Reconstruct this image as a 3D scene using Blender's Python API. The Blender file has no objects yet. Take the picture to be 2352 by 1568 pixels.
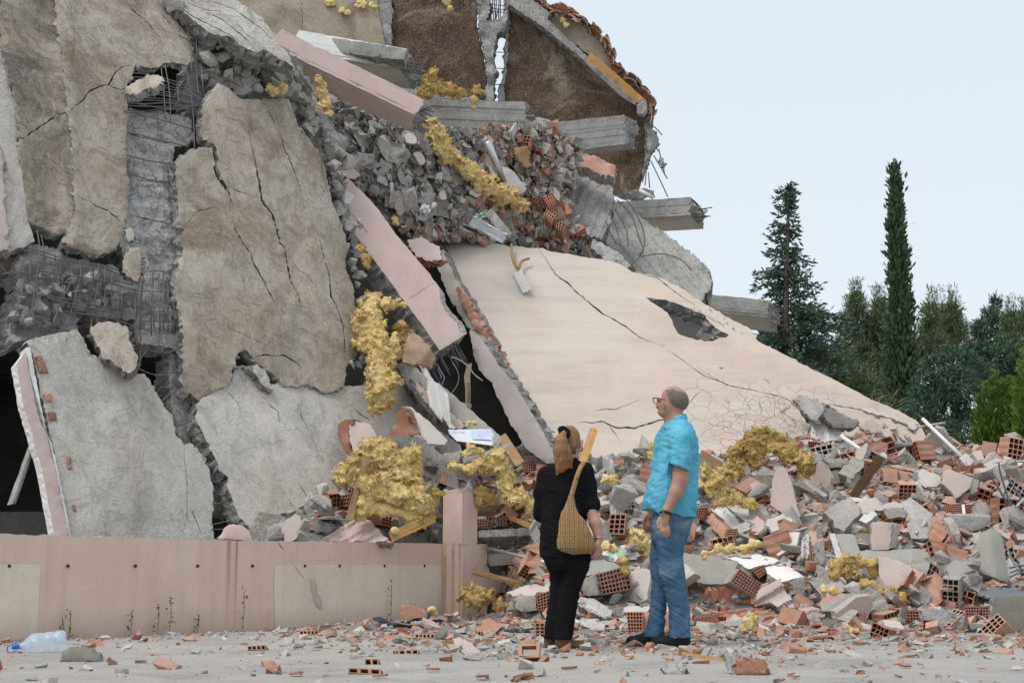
import bpy, bmesh, math, random, time
import numpy as np
from mathutils import Vector, Matrix, Euler, noise
from mathutils.geometry import delaunay_2d_cdt
random.seed(7)
T00 = time.time()
# ------------------------------------------------------------------ camera, sky, sun, exposure
S = bpy.context.scene
F, CX, CY, HC = 3266.7, 1176.0, 784.0, 0.565
PITCH = math.atan((1299 - 784) / F)
cam = bpy.data.cameras.new('camera'); cam.lens = 50.0; cam.sensor_width = 36.0
cam.clip_start = 0.1; cam.clip_end = 3000
camo = bpy.data.objects.new('camera', cam); S.collection.objects.link(camo)
camo.location = (0, 0, HC); camo.rotation_euler = (math.pi / 2 + PITCH, 0, 0)
S.camera = camo
world = bpy.data.worlds.new('World'); S.world = world; world.use_nodes = True
wn = world.node_tree; wn.nodes.clear()
SUN_EL, SUN_AZ = math.radians(60), math.radians(-128)   # azimuth from +Y, clockwise seen from above
sk = wn.nodes.new('ShaderNodeTexSky'); sk.sky_type = 'NISHITA'; sk.sun_disc = False
sk.sun_elevation = SUN_EL; sk.sun_rotation = SUN_AZ; sk.dust_density = 4.0; sk.air_density = 1.0; sk.altitude = 100
b1 = wn.nodes.new('ShaderNodeBackground'); b1.inputs[1].default_value = 0.04
b2 = wn.nodes.new('ShaderNodeBackground'); b2.inputs[0].default_value = (0.745, 0.797, 0.832, 1); b2.inputs[1].default_value = 0.72
ad = wn.nodes.new('ShaderNodeAddShader'); wo = wn.nodes.new('ShaderNodeOutputWorld')
wn.links.new(sk.outputs[0], b1.inputs[0]); wn.links.new(b1.outputs[0], ad.inputs[0]); wn.links.new(b2.outputs[0], ad.inputs[1])
wn.links.new(ad.outputs[0], wo.inputs[0])
sl = bpy.data.lights.new('sun', 'SUN'); sl.energy = 1.5; sl.angle = math.radians(20); sl.color = (1.0, 0.965, 0.92)
so = bpy.data.objects.new('sun', sl); S.collection.objects.link(so)
sdir = Vector((math.sin(SUN_AZ) * math.cos(SUN_EL), math.cos(SUN_AZ) * math.cos(SUN_EL), math.sin(SUN_EL)))
so.rotation_euler = (-sdir).to_track_quat('-Z', 'Y').to_euler(); so.location = sdir * 40
S.view_settings.view_transform = 'Standard'; S.view_settings.look = 'None'
S.view_settings.gamma = 1.0; S.view_settings.use_curve_mapping = False; S.view_settings.exposure = 0.34
S.render.engine = 'CYCLES'; S.cycles.max_bounces = 6

# ------------------------------------------------------------------ helpers: pixels of the photograph -> points in the place
cp, sp = math.cos(PITCH), math.sin(PITCH)
def ray(x, y):
    v = (CY - y) / F
    return Vector(((x - CX) / F, cp - sp * v, sp + cp * v))
def at(x, y, Y):
    d = ray(x, y); return Vector((0, 0, HC)) + d * (Y / d.y)
def proj(p):
    q = Vector(p) - Vector((0, 0, HC)); f = q.y * cp + q.z * sp; u = -q.y * sp + q.z * cp
    return CX + F * q.x / f, CY - F * u / f
class Pl:
    def __init__(s, o, n):
        s.o = Vector(o); s.n = Vector(n).normalized()
        if s.n.dot(s.o - Vector((0, 0, HC))) > 0: s.n = -s.n
    def hit(s, x, y):
        d = ray(x, y); t = (s.o - Vector((0, 0, HC))).dot(s.n) / d.dot(s.n)
        return Vector((0, 0, HC)) + d * t
    def off(s, d): return Pl(s.o + s.n * d, s.n)
def PL3(a, b, c):
    A, B, C = at(*a), at(*b), at(*c); return Pl(A, (B - A).cross(C - A))
def PLN(x, y, Y, n): return Pl(at(x, y, Y), n)
ZC = {1: (0, 0, .3573), 2: (0, 504, .3573), 3: (0, 1008, .3573), 4: (588, 0, .42857), 5: (714, 420, .42857), 6: (714, 924, .41085),
      7: (1554, 924, .41092), 8: (1596, 336, .45542), 9: (1428, 865.2, .209), 10: (1419.6, 1159.2, .21972), 11: (1201.2, 957.6, .1983),
      12: (1201.2, 1218, .1875), 13: (924, 756, .19287), 14: (1890, 1008, .21429), 15: (1562.4, 1134, .21429), 16: (1159.2, 0, .3), 0: (0, 0, 1)}
def Z(k, pts):
    a, b, s = ZC[k]; return [(a + p[0] * s, b + p[1] * s) + tuple(p[2:]) for p in pts]
def Z1(k, x, y): return Z(k, [(x, y)])[0]

def link(o): S.collection.objects.link(o); return o
def tag(o, label=None, cat=None, group=None, kind=None):
    if label: o['label'] = label
    if cat: o['category'] = cat
    if group: o['group'] = group
    if kind: o['kind'] = kind
    elif cat: o['kind'] = 'thing'
    return o
def empty(name, loc=(0, 0, 0), label=None, cat=None, group=None):
    o = link(bpy.data.objects.new(name, None)); o.location = loc; o.empty_display_size = .1
    return tag(o, label, cat, group)
def mk(name, verts, faces, mats, parent=None, idx=None, smooth=None, recenter=True):
    """one mesh object; when it is a thing by itself its origin sits at its base"""
    v = np.array([tuple(p) for p in verts], dtype=float).reshape(-1, 3)
    if parent is None and recenter:
        o3 = Vector(((v[:, 0].min() + v[:, 0].max()) / 2, (v[:, 1].min() + v[:, 1].max()) / 2, v[:, 2].min()))
    elif parent is not None:
        o3 = parent.location.copy()
        if parent.parent: o3 = o3 + parent.parent.location
    else: o3 = Vector((0, 0, 0))
    v = v - np.array(o3)
    me = bpy.data.meshes.new(name); me.from_pydata(v.tolist(), [], [list(f) for f in faces])
    if not isinstance(mats, (list, tuple)): mats = [mats]
    for m in mats: me.materials.append(m)
    if idx is not None: me.polygons.foreach_set('material_index', idx)
    if smooth is True: me.polygons.foreach_set('use_smooth', [True] * len(me.polygons))
    elif smooth is not None and smooth is not False: me.polygons.foreach_set('use_smooth', list(smooth))
    me.update()
    o = link(bpy.data.objects.new(name, me))
    if parent is None: o.location = o3
    else: o.parent = parent
    return o
def box_vf(lo, hi):
    x0, y0, z0 = lo; x1, y1, z1 = hi
    v = [(x0, y0, z0), (x1, y0, z0), (x1, y1, z0), (x0, y1, z0), (x0, y0, z1), (x1, y0, z1), (x1, y1, z1), (x0, y1, z1)]
    return v, [(0, 3, 2, 1), (4, 5, 6, 7), (0, 1, 5, 4), (1, 2, 6, 5), (2, 3, 7, 6), (3, 0, 4, 7)]
def fbm(p, o=4, s=1.0):
    a, r, f = 1.0, 0.0, s
    for _ in range(o):
        r += a * noise.noise(Vector(p) * f); a *= .5; f *= 2.03
    return r
def inpoly(P, poly):
    x, y = P[:, 0], P[:, 1]; r = np.zeros(len(P), bool); q = np.array(poly); n = len(q); j = n - 1
    for i in range(n):
        xi, yi = q[i]; xj, yj = q[j]
        if yi != yj:
            r ^= ((yi > y) != (yj > y)) & (x < (xj - xi) * (y - yi) / (yj - yi) + xi)
        j = i
    return r
def jag_line(a, b, step, jag, rng):
    L = math.hypot(b[0] - a[0], b[1] - a[1]); n = max(1, int(L / step)); out = []
    nx, ny = -(b[1] - a[1]) / max(L, 1e-6), (b[0] - a[0]) / max(L, 1e-6)
    for i in range(n):
        t = i / n; x = a[0] + (b[0] - a[0]) * t; y = a[1] + (b[1] - a[1]) * t
        if i and jag:
            k = jag * (1.1 * noise.noise(Vector((x * .05, y * .05, 3.3))) + .9 * noise.noise(Vector((x * .19, y * .19, 7.7))) + rng.gauss(0, .45))
            x += nx * k; y += ny * k
        out.append((x, y))
    return out
def crack(pts, w, jit=1.1, step=7, seed=1):
    """a thin wandering polygon along a polyline, tapering at both ends"""
    rng = random.Random(seed); c = []
    for a, b in zip(pts[:-1], pts[1:]): c += jag_line(a, b, step, jit, rng)
    c.append(pts[-1]); n = len(c); lf, rt = [], []
    for i, p in enumerate(c):
        a, b = c[max(0, i - 1)], c[min(n - 1, i + 1)]; L = math.hypot(b[0] - a[0], b[1] - a[1]) or 1
        t = i / (n - 1); k = w / 2 * (min(1, 4 * t, 4 * (1 - t)) * .9 + .1) * rng.uniform(.55, 1.35)
        nx, ny = -(b[1] - a[1]) / L * k, (b[0] - a[0]) / L * k
        lf.append((p[0] + nx, p[1] + ny)); rt.append((p[0] - nx, p[1] - ny))
    return lf + rt[::-1]
def plate(name, px, pl, thick, mats, label=None, cat=None, parent=None, group=None, jag=2.5, step=14, relief=.008, rs=2.5, cracks=(),
          holes=(), shape=None, rough=.02, seed=0, kind=None, ext=None, bev=0.006, flat=False):
    """a broken slab: an outline laid on a plane in the place, with cracks cut through it and ragged broken sides"""
    rng = random.Random(seed * 77 + len(px)); P = []
    n = len(px)
    for i in range(n): P += jag_line(px[i], px[(i + 1) % n], step * .55, jag, rng)
    polys = [P] + [crack(c[0], c[1], seed=seed * 9 + k) for k, c in enumerate(cracks)]
    for hp in holes:
        q = []
        for i in range(len(hp)): q += jag_line(hp[i], hp[(i + 1) % len(hp)], step * .5, jag, rng)
        polys.append(q)
    V, E = [], []
    for q in polys:
        s = len(V); V += q; E += [(s + i, s + (i + 1) % len(q)) for i in range(len(q))]
    xs = [p[0] for p in P]; ys = [p[1] for p in P]
    gx = np.arange(min(xs), max(xs), step); gy = np.arange(min(ys), max(ys), step)
    if len(gx) and len(gy):
        G = np.array([(x + rng.uniform(-.3, .3) * step, y + rng.uniform(-.3, .3) * step) for x in gx for y in gy])
        V += [tuple(p) for p in G[inpoly(G, P)]]
    ov, oe, of, _, _, _ = delaunay_2d_cdt([Vector(p) for p in V], E, [], 0, 1e-4)
    A = np.array([(p.x, p.y) for p in ov]); T = np.array([f for f in of if len(f) == 3])
    C = A[T].mean(axis=1); keep = inpoly(C, P)
    for q in polys[1:]: keep &= ~inpoly(C, q)
    T = T[keep]; used = np.unique(T); mp = -np.ones(len(A), int); mp[used] = np.arange(len(used)); T = mp[T]; A = A[used]
    N = pl.n; D = -N if ext is None else Vector(ext).normalized()
    fr = []
    for x, y in A:
        p = pl.hit(x, y)
        p = p + N * (relief * fbm(p, 4, rs) + (shape(x, y) if shape else 0)); fr.append(p)
    ec = {}
    for a, b, c in T:
        for e in ((a, b), (b, c), (c, a)):
            k = (min(e), max(e)); ec.setdefault(k, []).append(e)
    be = [v[0] for v in ec.values() if len(v) == 1]
    bv = sorted({i for e in be for i in e})
    verts = list(fr); m = len(fr); r0_ = {}
    rows = []
    for k, d in enumerate((.3, .65, 1.0)):
        row = {}
        for i in bv:
            row[i] = len(verts)
            j = Vector((rng.gauss(0, 1), rng.gauss(0, 1), rng.gauss(0, 1))) * (rough if k < 2 else rough * .3)
            verts.append(fr[i] + D * (thick * d) + j)
        rows.append(row)
    outer = {(round(p[0], 2), round(p[1], 2)) for p in P}
    for i in bv: verts[i] = verts[i] - N * abs(rng.gauss(0, bev if (round(A[i][0], 2), round(A[i][1], 2)) in outer else bev * .25))
    for i in bv: r0_[i] = len(verts); verts.append(verts[i].copy())
    rows.insert(0, r0_)
    a, b, c = T[0]; fl = ((fr[b] - fr[a]).cross(fr[c] - fr[a])).dot(N) < 0
    faces = [(t[0], t[2], t[1]) if fl else tuple(t) for t in T]; idx = [0] * len(faces); sm = [not flat] * len(faces)
    for r0, r1 in zip(rows[:-1], rows[1:]):
        for a, b in be:
            f = (r0[a], r0[b], r1[b], r1[a]); faces.append(f if fl else f[::-1]); idx.append(1); sm.append(False)
    back = dict(rows[-1]); ins = [i for i in range(m) if i not in back]
    for i in ins: back[i] = len(verts); verts.append(pl.hit(*A[i]) + D * thick)
    for t in T:
        f = (back[t[0]], back[t[1]], back[t[2]]); faces.append(f if fl else f[::-1]); idx.append(1); sm.append(False)
    if not isinstance(mats, (list, tuple)): mats = [mats, mats]
    o = mk(name, verts, faces, list(mats), parent, idx, sm)
    return tag(o, label, cat, group, kind)
def smooth_path(pts, k=4):
    P = [Vector(p) for p in pts]
    if len(P) < 3: return P
    out = []
    for i in range(len(P) - 1):
        p0, p1, p2, p3 = P[max(0, i - 1)], P[i], P[i + 1], P[min(len(P) - 1, i + 2)]
        for j in range(k):
            t = j / k
            out.append(.5 * ((2 * p1) + (p2 - p0) * t + (2 * p0 - 5 * p1 + 4 * p2 - p3) * t * t + (3 * p1 - p0 - 3 * p2 + p3) * t ** 3))
    return out + [P[-1]]
def tube_vf(pts, r, n=6, k=4):
    P = smooth_path(pts, k); rr = r if isinstance(r, (list, tuple)) else [r] * len(P)
    if len(rr) != len(P): rr = [rr[0] + (rr[-1] - rr[0]) * i / (len(P) - 1) for i in range(len(P))]
    V, Fc = [], []; up = Vector((.3, .2, .93))
    for i, p in enumerate(P):
        d = (P[min(i + 1, len(P) - 1)] - P[max(i - 1, 0)]).normalized()
        a = d.cross(up)
        if a.length < .1: a = d.cross(Vector((1, 0, 0)))
        a.normalize(); b = d.cross(a)
        for j in range(n):
            t = 2 * math.pi * j / n; V.append(p + (a * math.cos(t) + b * math.sin(t)) * rr[i])
    for i in range(len(P) - 1):
        for j in range(n):
            Fc.append((i * n + j, i * n + (j + 1) % n, (i + 1) * n + (j + 1) % n, (i + 1) * n + j))
    Fc += [tuple(range(n))[::-1], tuple(range((len(P) - 1) * n, len(P) * n))]
    return V, Fc
def tube(name, pts, r, mat, parent=None, n=6, k=4, label=None, cat=None, group=None):
    V, Fc = tube_vf(pts, r, n, k)
    return tag(mk(name, V, Fc, mat, parent, smooth=True), label, cat, group)
def beam(name, R0, R1, T, B, mats, label=None, cat=None, parent=None, boards=6, rough=.05, seed=0, rebars=0, rlen=.12, side=.004, group=None,
         steel=None, endmat=None, chip=.006):
    """a squared beam: ridge R0-R1 nearest the viewer, T and B the other two corners of its broken end; mats = front, under, other"""
    rng = random.Random(seed + 5); pv = lambda q: q if isinstance(q, Vector) else at(*q); r1 = pv(R1); r0 = pv(R0); u = pv(T) - r1; v = pv(B) - r1; ax = r0 - r1
    nl = max(3, int(ax.length / .09)); m = boards; per = []; e = .035 / m; offs = []
    for sd, (fa, fb) in enumerate(((lambda t: t, lambda t: 0.0), (lambda t: 1.0, lambda t: t), (lambda t: 1 - t, lambda t: 1.0), (lambda t: 0.0, lambda t: 1 - t))):
        for i in range(m):
            of = rng.uniform(-1, 1) * side
            for t in (i / m + e, (i + 1) / m - e): per.append((fa(t), fb(t), (0, 2, 2, 1)[sd], (i == 0 and t < .5) or (i == m - 1 and t > .5), sd)); offs.append(of)
    n = len(per); un, vn = u.normalized(), v.normalized()
    V, Fc, idx = [], [], []
    for k in range(nl + 1):
        t = k / nl
        for j, (a, b, s, corner, sd) in enumerate(per):
            p = r1 + u * a + v * b + ax * t
            nd = (-vn, un, vn, -un)[sd]
            if chip and corner:
                cdir = (r1 + u * .5 + v * .5 + ax * t) - p; p = p + cdir.normalized() * (abs(rng.gauss(0, chip)) + max(0, chip * 3 * noise.noise(p * 3.1)))
            p = p + nd * (offs[j] + .003 * fbm(p, 3, 3))
            if k == 0: p = p + ax.normalized() * abs(rng.gauss(0, rough * .5))
            V.append(p)
    for k in range(nl):
        for j in range(n):
            Fc.append((k * n + j, k * n + (j + 1) % n, (k + 1) * n + (j + 1) % n, (k + 1) * n + j)); idx.append(per[j][2])
    g = {}; mm = max(4, m)
    for i in range(mm + 1):
        for j in range(mm + 1):
            ed = i in (0, mm) or j in (0, mm); V.append(r1 + u * (i / mm) + v * (j / mm) + ax.normalized() * (rough * .9 if ed else 0) - ax.normalized() * (0 if ed else rng.gauss(0, rough))); g[i, j] = len(V) - 1
    for i in range(mm):
        for j in range(mm):
            Fc.append((g[i, j], g[i, j + 1], g[i + 1, j + 1], g[i + 1, j])); idx.append(3)
    Fc.append(tuple(nl * n + j for j in range(n))[::-1]); idx.append(2)
    if u.cross(v).dot(ax) > 0: Fc = [f[::-1] for f in Fc]
    ms = list(mats) + [endmat]
    o = tag(mk(name, V, Fc, ms, parent, idx), label, cat, group)
    for q in range(rebars):
        a, b = rng.uniform(.08, .92), rng.uniform(.08, .92)
        p = r1 + u * a + v * b + ax.normalized() * .05
        dj = Vector((rng.gauss(0, .12), rng.gauss(0, .12), rng.gauss(0, .12)))
        e = p - ax.normalized() * rng.uniform(.6, 1.5) * rlen - ax.normalized() * .05 + dj * rlen
        V2, F2 = tube_vf([p, e], .009, 5)
        ob = mk('rebar_stub', V2, F2, steel, o, smooth=True)
    return o

# ------------------------------------------------------------------ procedural materials
def M(name, base, var=None, vs=2.0, stain=None, ss=.8, st=(.48, .66), rough=.9, bump=.5, bs=30.0, rnd=0.0, fine=.15, spec=.15, extra=None,
      bd=.01, stretch=None, coord='Object', metal=0.0, hue=0.0, dust=0.0, pits=0.0, streak=0.0, sangle=0.0):
    m = bpy.data.materials.new(name); m.use_nodes = True; nt = m.node_tree; N, L = nt.nodes, nt.links
    bs_ = N['Principled BSDF']; bs_.inputs['Roughness'].default_value = rough; bs_.inputs['Specular IOR Level'].default_value = spec
    bs_.inputs['Metallic'].default_value = metal
    tc = N.new('ShaderNodeTexCoord'); vec = tc.outputs[coord]
    if stretch:
        mp = N.new('ShaderNodeMapping'); mp.inputs['Scale'].default_value = stretch; L.new(vec, mp.inputs[0]); vec = mp.outputs[0]
    def nz(scale, det=6, ro=.6, dist=0.0):
        n = N.new('ShaderNodeTexNoise'); n.inputs['Scale'].default_value = scale; n.inputs['Detail'].default_value = det
        n.inputs['Roughness'].default_value = ro; n.inputs['Distortion'].default_value = dist; L.new(vec, n.inputs['Vector']); return n.outputs[0]
    def rng_(s, a, b, c=0.0, d=1.0):
        r = N.new('ShaderNodeMapRange'); r.inputs[1].default_value = a; r.inputs[2].default_value = b
        r.inputs[3].default_value = c; r.inputs[4].default_value = d; L.new(s, r.inputs[0]); return r.outputs[0]
    def mix(f, a, b, mode='MIX'):
        x = N.new('ShaderNodeMix'); x.data_type = 'RGBA'; x.blend_type = mode
        for k, val in ((0, f), (6, a), (7, b)):
            if isinstance(val, (int, float)): x.inputs[k].default_value = val
            elif isinstance(val, tuple): x.inputs[k].default_value = val if len(val) == 4 else val + (1,)
            else: L.new(val, x.inputs[k])
        return x.outputs[2]
    col = base + (1,)
    if var is None: var = tuple(c * .78 for c in base)
    c = mix(rng_(nz(vs, 8, .65, .4), .36, .64), tuple(base), tuple(var))
    if stain: c = mix(rng_(nz(ss, 8, .7, .8), st[0], st[1]), c, tuple(stain))
    fn = rng_(nz(bs * 1.3, 3, .7), .3, .7, 1 - fine, 1 + fine)
    cb = N.new('ShaderNodeCombineColor')
    for i in range(3): L.new(fn, cb.inputs[i])
    c = mix(1.0, c, cb.outputs[0], 'MULTIPLY')
    if rnd:
        oi = N.new('ShaderNodeObjectInfo'); hs = N.new('ShaderNodeHueSaturation'); L.new(c, hs.inputs['Color'])
        L.new(rng_(oi.outputs['Random'], 0, 1, 1 - rnd, 1 + rnd), hs.inputs['Value'])
        if hue:
            ml = N.new('ShaderNodeMath'); ml.operation = 'FRACT'; mu = N.new('ShaderNodeMath'); mu.operation = 'MULTIPLY'; mu.inputs[1].default_value = 7.31
            L.new(oi.outputs['Random'], mu.inputs[0]); L.new(mu.outputs[0], ml.inputs[0]); L.new(rng_(ml.outputs[0], 0, 1, 1 - hue, 1 + hue * .3), hs.inputs['Saturation'])
        c = hs.outputs[0]
    if streak:
        mq = N.new('ShaderNodeMapping'); mq.inputs['Scale'].default_value = (5, 5, .45); mq.inputs['Rotation'].default_value = (0, sangle, 0); L.new(tc.outputs[coord], mq.inputs[0])
        ns = N.new('ShaderNodeTexNoise'); ns.inputs['Scale'].default_value = 1.0; ns.inputs['Detail'].default_value = 6; ns.inputs['Roughness'].default_value = .62; L.new(mq.outputs[0], ns.inputs['Vector'])
        c = mix(rng_(ns.outputs[0], .5, .66, 0, streak), c, tuple(x * .55 for x in var)); c = mix(rng_(ns.outputs[0], .46, .34, 0, streak * .8), c, tuple(min(.8, x * 1.25) for x in base))
    if pits:
        vo = N.new('ShaderNodeTexNoise'); vo.inputs['Scale'].default_value = 16; vo.inputs['Detail'].default_value = 7; vo.inputs['Roughness'].default_value = .75; L.new(vec, vo.inputs['Vector'])
        c = mix(rng_(vo.outputs[0], .60, .70, 0, pits), c, tuple(x * .45 for x in var)); c = mix(rng_(vo.outputs[0], .36, .28, 0, pits * .8), c, tuple(min(.8, x * 1.3) for x in base))
        sh = nz(3.1, 9, .72, 1.2); c = mix(rng_(sh, .53, .56, 0, pits * .45), c, tuple(x * .72 for x in base)); c = mix(rng_(sh, .42, .39, 0, pits * .35), c, tuple(min(.8, x * 1.22) for x in var))
    if pits >= .3:
        n1 = N.new('ShaderNodeTexNoise'); n1.inputs['Scale'].default_value = 2.2; n1.inputs['Detail'].default_value = 5; L.new(vec, n1.inputs['Vector'])
        va = N.new('ShaderNodeVectorMath'); va.operation = 'MULTIPLY_ADD'; L.new(n1.outputs['Color'], va.inputs[0]); va.inputs[1].default_value = (.7, .7, .7); L.new(vec, va.inputs[2])
        for sc_, wd in ((1.5, .006), (4.2, .010)):
            vo = N.new('ShaderNodeTexVoronoi'); vo.feature = 'DISTANCE_TO_EDGE'; vo.inputs['Scale'].default_value = sc_; L.new(va.outputs[0], vo.inputs['Vector'])
            mh = N.new('ShaderNodeMath'); mh.operation = 'MULTIPLY'; L.new(rng_(vo.outputs['Distance'], wd * .3, wd * .8, .45, 0), mh.inputs[0]); L.new(rng_(nz(sc_ * .8 + .3, 3, .5), .50, .58), mh.inputs[1])
            c = mix(mh.outputs[0], c, tuple(x * .3 for x in var))
    if dust:
        ge = N.new('ShaderNodeNewGeometry'); sx = N.new('ShaderNodeSeparateXYZ'); L.new(ge.outputs['Normal'], sx.inputs[0])
        md = N.new('ShaderNodeMath'); md.operation = 'MULTIPLY'; L.new(rng_(sx.outputs[2], .1, .9, .12, 1), md.inputs[0]); L.new(rng_(nz(7.0, 5, .7), .3, .62, 0, dust), md.inputs[1])
        c = mix(md.outputs[0], c, (.44, .41, .375))
    if extra: c = extra(N, L, c, mix, rng_, nz, tc, bs_) or c
    L.new(c, bs_.inputs['Base Color'])
    if bump:
        b = N.new('ShaderNodeBump'); b.inputs['Strength'].default_value = bump; b.inputs['Distance'].default_value = bd
        ad_ = N.new('ShaderNodeMath'); ad_.operation = 'ADD'; L.new(nz(bs, 5, .7), ad_.inputs[0]); L.new(nz(bs * .22, 4, .6), ad_.inputs[1])
        hh = ad_.outputs[0]
        if pits:                                             # flaking layers and hairline cracks as relief and colour
            for sc_, a0, a1, am in ((3.1, .53, .56, 1.6), (7.0, .55, .57, .8)):
                ma = N.new('ShaderNodeMath'); ma.operation = 'MULTIPLY_ADD'; L.new(rng_(nz(sc_, 9, .72, 1.2), a0, a1, 1, 0), ma.inputs[0]); ma.inputs[1].default_value = am * .65 * pits; L.new(hh, ma.inputs[2]); hh = ma.outputs[0]
        L.new(hh, b.inputs['Height']); L.new(b.outputs[0], bs_.inputs['Normal'])
    return m
def plain(name, c, rough=.6, metal=0.0, spec=.4, alpha=None, trans=0.0):
    m = bpy.data.materials.new(name); m.use_nodes = True; b = m.node_tree.nodes['Principled BSDF']
    b.inputs['Base Color'].default_value = tuple(c) + (1,); b.inputs['Roughness'].default_value = rough; b.inputs['Metallic'].default_value = metal
    b.inputs['Specular IOR Level'].default_value = spec; b.inputs['Transmission Weight'].default_value = trans
    if alpha is not None: b.inputs['Alpha'].default_value = alpha
    return m
MT = {}
MT['brown'] = M('brown_render', (.385, .33, .27), (.485, .44, .38), 1.3, (.275, .22, .165), 1.0, (.47, .60), bump=.9, bs=26, fine=.16, pits=.45, streak=.45)
MT['darkbrown'] = M('stained_render', (.285, .245, .195), (.41, .36, .29), 1.8, (.15, .135, .12), 1.2, (.44, .56), bump=.9, bs=26, fine=.16, pits=.5, streak=.5)
MT['pale'] = M('pale_render', (.48, .455, .41), (.40, .375, .335), 2.0, (.56, .54, .50), 1.0, bump=.9, bs=36, fine=.2, pits=.5)
MT['light'] = M('light_render', (.545, .515, .47), (.475, .445, .40), 1.1, (.45, .395, .325), .8, (.5, .64), bump=.9, bs=40, fine=.14, pits=.35, streak=.35)
MT['grey'] = M('broken_concrete', (.31, .305, .295), (.20, .20, .195), 5.0, (.38, .37, .35), 2.0, bump=1.0, bs=26, fine=.25, bd=.02)
MT['dust'] = M('dusty_concrete', (.40, .395, .38), (.29, .285, .275), 4.0, (.46, .45, .43), 2.0, bump=1.0, bs=30, fine=.22, bd=.018, pits=.5)
MT['board'] = M('board_marked_concrete', (.36, .355, .335), (.27, .265, .25), 3.0, (.43, .415, .385), 1.2, bump=.8, bs=30, fine=.2, pits=.4)
MT['whitewash'] = M('whitish_flaking_concrete', (.52, .515, .50), (.40, .395, .38), 4.0, (.30, .295, .285), 2.5, (.52, .66), bump=1.0, bs=30, fine=.2, bd=.02, pits=.5)
MT['pink'] = M('pink_paint', (.565, .44, .41), (.53, .41, .38), 2.0, (.50, .415, .385), 1.5, (.5, .7), rough=.85, bump=.25, bs=60, fine=.06, streak=.18)
MT['pinkdirty'] = M('dusty_pink_paint', (.53, .435, .41), (.46, .385, .365), 3.0, (.58, .52, .49), 1.5, rough=.85, bump=.25, bs=50, fine=.08)
MT['cream'] = None
MT['white'] = M('white_paint', (.74, .73, .71), (.66, .65, .63), 3.0, rough=.75, bump=.15, bs=40, fine=.05)
MT['soffit'] = M('beige_soffit', (.52, .475, .42), (.45, .405, .35), 2.0, rough=.85, bump=.2, bs=40, fine=.06)
MT['dark'] = M('shade_toned_concrete', (.085, .082, .078), (.055, .053, .05), 2.0, bump=.6, bs=14)  # darkness of the unlit rooms is put into this concrete's colour
MT['steel'] = M('rebar_steel', (.13, .13, .135), (.19, .15, .12), 9.0, rough=.6, bump=.2, bs=60, metal=.3)
MT['steelblue'] = M('rebar_bluish', (.17, .19, .215), (.13, .13, .14), 9.0, rough=.55, bump=.2, bs=60, metal=.4)
MT['brick'] = M('clay_brick', (.39, .175, .10), (.30, .125, .075), 6.0, (.45, .31, .235), 4.0, (.5, .72), bump=.4, bs=60, fine=.16, rnd=.25, hue=.1, dust=.5)
MT['bricklight'] = M('light_clay_brick', (.46, .255, .16), (.39, .20, .125), 6.0, (.49, .38, .31), 4.0, (.5, .7), bump=.4, bs=60, fine=.14, rnd=.2, hue=.1, dust=.5)
MT['mortar'] = M('mortar', (.365, .35, .325), (.28, .265, .245), 8.0, (.42, .395, .36), 3.0, bump=.9, bs=40, fine=.22, rnd=.2, dust=.5)
MT['stone'] = M('rubble_stone', (.355, .34, .315), (.265, .255, .24), 5.0, (.41, .39, .36), 3.0, bump=.9, bs=30, fine=.22, rnd=.3, bd=.015, dust=.5)
MT['stonelight'] = M('pale_rubble', (.45, .435, .41), (.37, .355, .335), 5.0, (.50, .49, .47), 3.0, bump=.8, bs=30, fine=.18, rnd=.2, bd=.015)
MT['wood'] = M('old_wood', (.33, .215, .115), (.24, .155, .085), 2.5, rough=.8, bump=.4, bs=30, rnd=.3, stretch=(1, 1, 8))
MT['woodnew'] = M('fresh_wood', (.53, .32, .125), (.46, .265, .10), 2.5, rough=.7, bump=.25, bs=30, stretch=(1, 1, 6))
MT['wool'] = M('mineral_wool', (.83, .665, .335), (.75, .565, .235), 6.0, (.55, .38, .145), 5.0, (.50, .70), bump=1.0, bs=85, fine=.3, bd=.014, spec=.03, rough=1)
MT['woolold'] = M('dirty_mineral_wool', (.69, .51, .215), (.55, .38, .14), 6.0, (.36, .245, .10), 3.5, (.46, .66), bump=1.0, bs=80, fine=.3, bd=.014, spec=.03, rough=1)
MT['alu'] = M('aluminium', (.62, .63, .64), (.52, .53, .54), 4.0, rough=.35, bump=.05, bs=40, metal=.8, fine=.05)
# ------------------------------------------------------------------ the setting: ground and rubble mound
def road_extra(N, L, c, mix, rng_, nz, tc, b):
    v = N.new('ShaderNodeTexVoronoi'); v.inputs['Scale'].default_value = 55; L.new(tc.outputs['Object'], v.inputs['Vector'])
    c = mix(rng_(v.outputs['Distance'], .12, .3, .75, 0), c, v.outputs['Color'], 'SOFT_LIGHT')
    return mix(rng_(nz(1.1, 5, .6), .45, .68), c, (.43, .40, .37), 'MIX')
MT['road'] = M('dusty_road', (.36, .345, .325), (.27, .26, .245), 9.0, (.42, .40, .375), .9, (.4, .6), bump=1.0, bs=60, fine=.28, extra=road_extra, bd=.012)
g = 60; v, f = [], []
xs = np.concatenate([[-400, -60, -20], np.linspace(-8, 10, 91), [20, 60, 400]]); ys = np.concatenate([[-40, 0, 3], np.linspace(5, 22, 86), [40, 120, 900]])
for yy in ys:
    for xx in xs:
        v.append((xx, yy, .012 * fbm((xx, yy, 0), 3, .9) if -8 < xx < 10 and 5 < yy < 22 else 0.0))
nx = len(xs)
for j in range(len(ys) - 1):
    for i in range(nx - 1): f.append((j * nx + i, j * nx + i + 1, (j + 1) * nx + i + 1, (j + 1) * nx + i))
road = tag(mk('ground', v, f, MT['road'], smooth=True, recenter=False), 'light grey dusty road strewn with brick crumbs', kind='structure')

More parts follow.
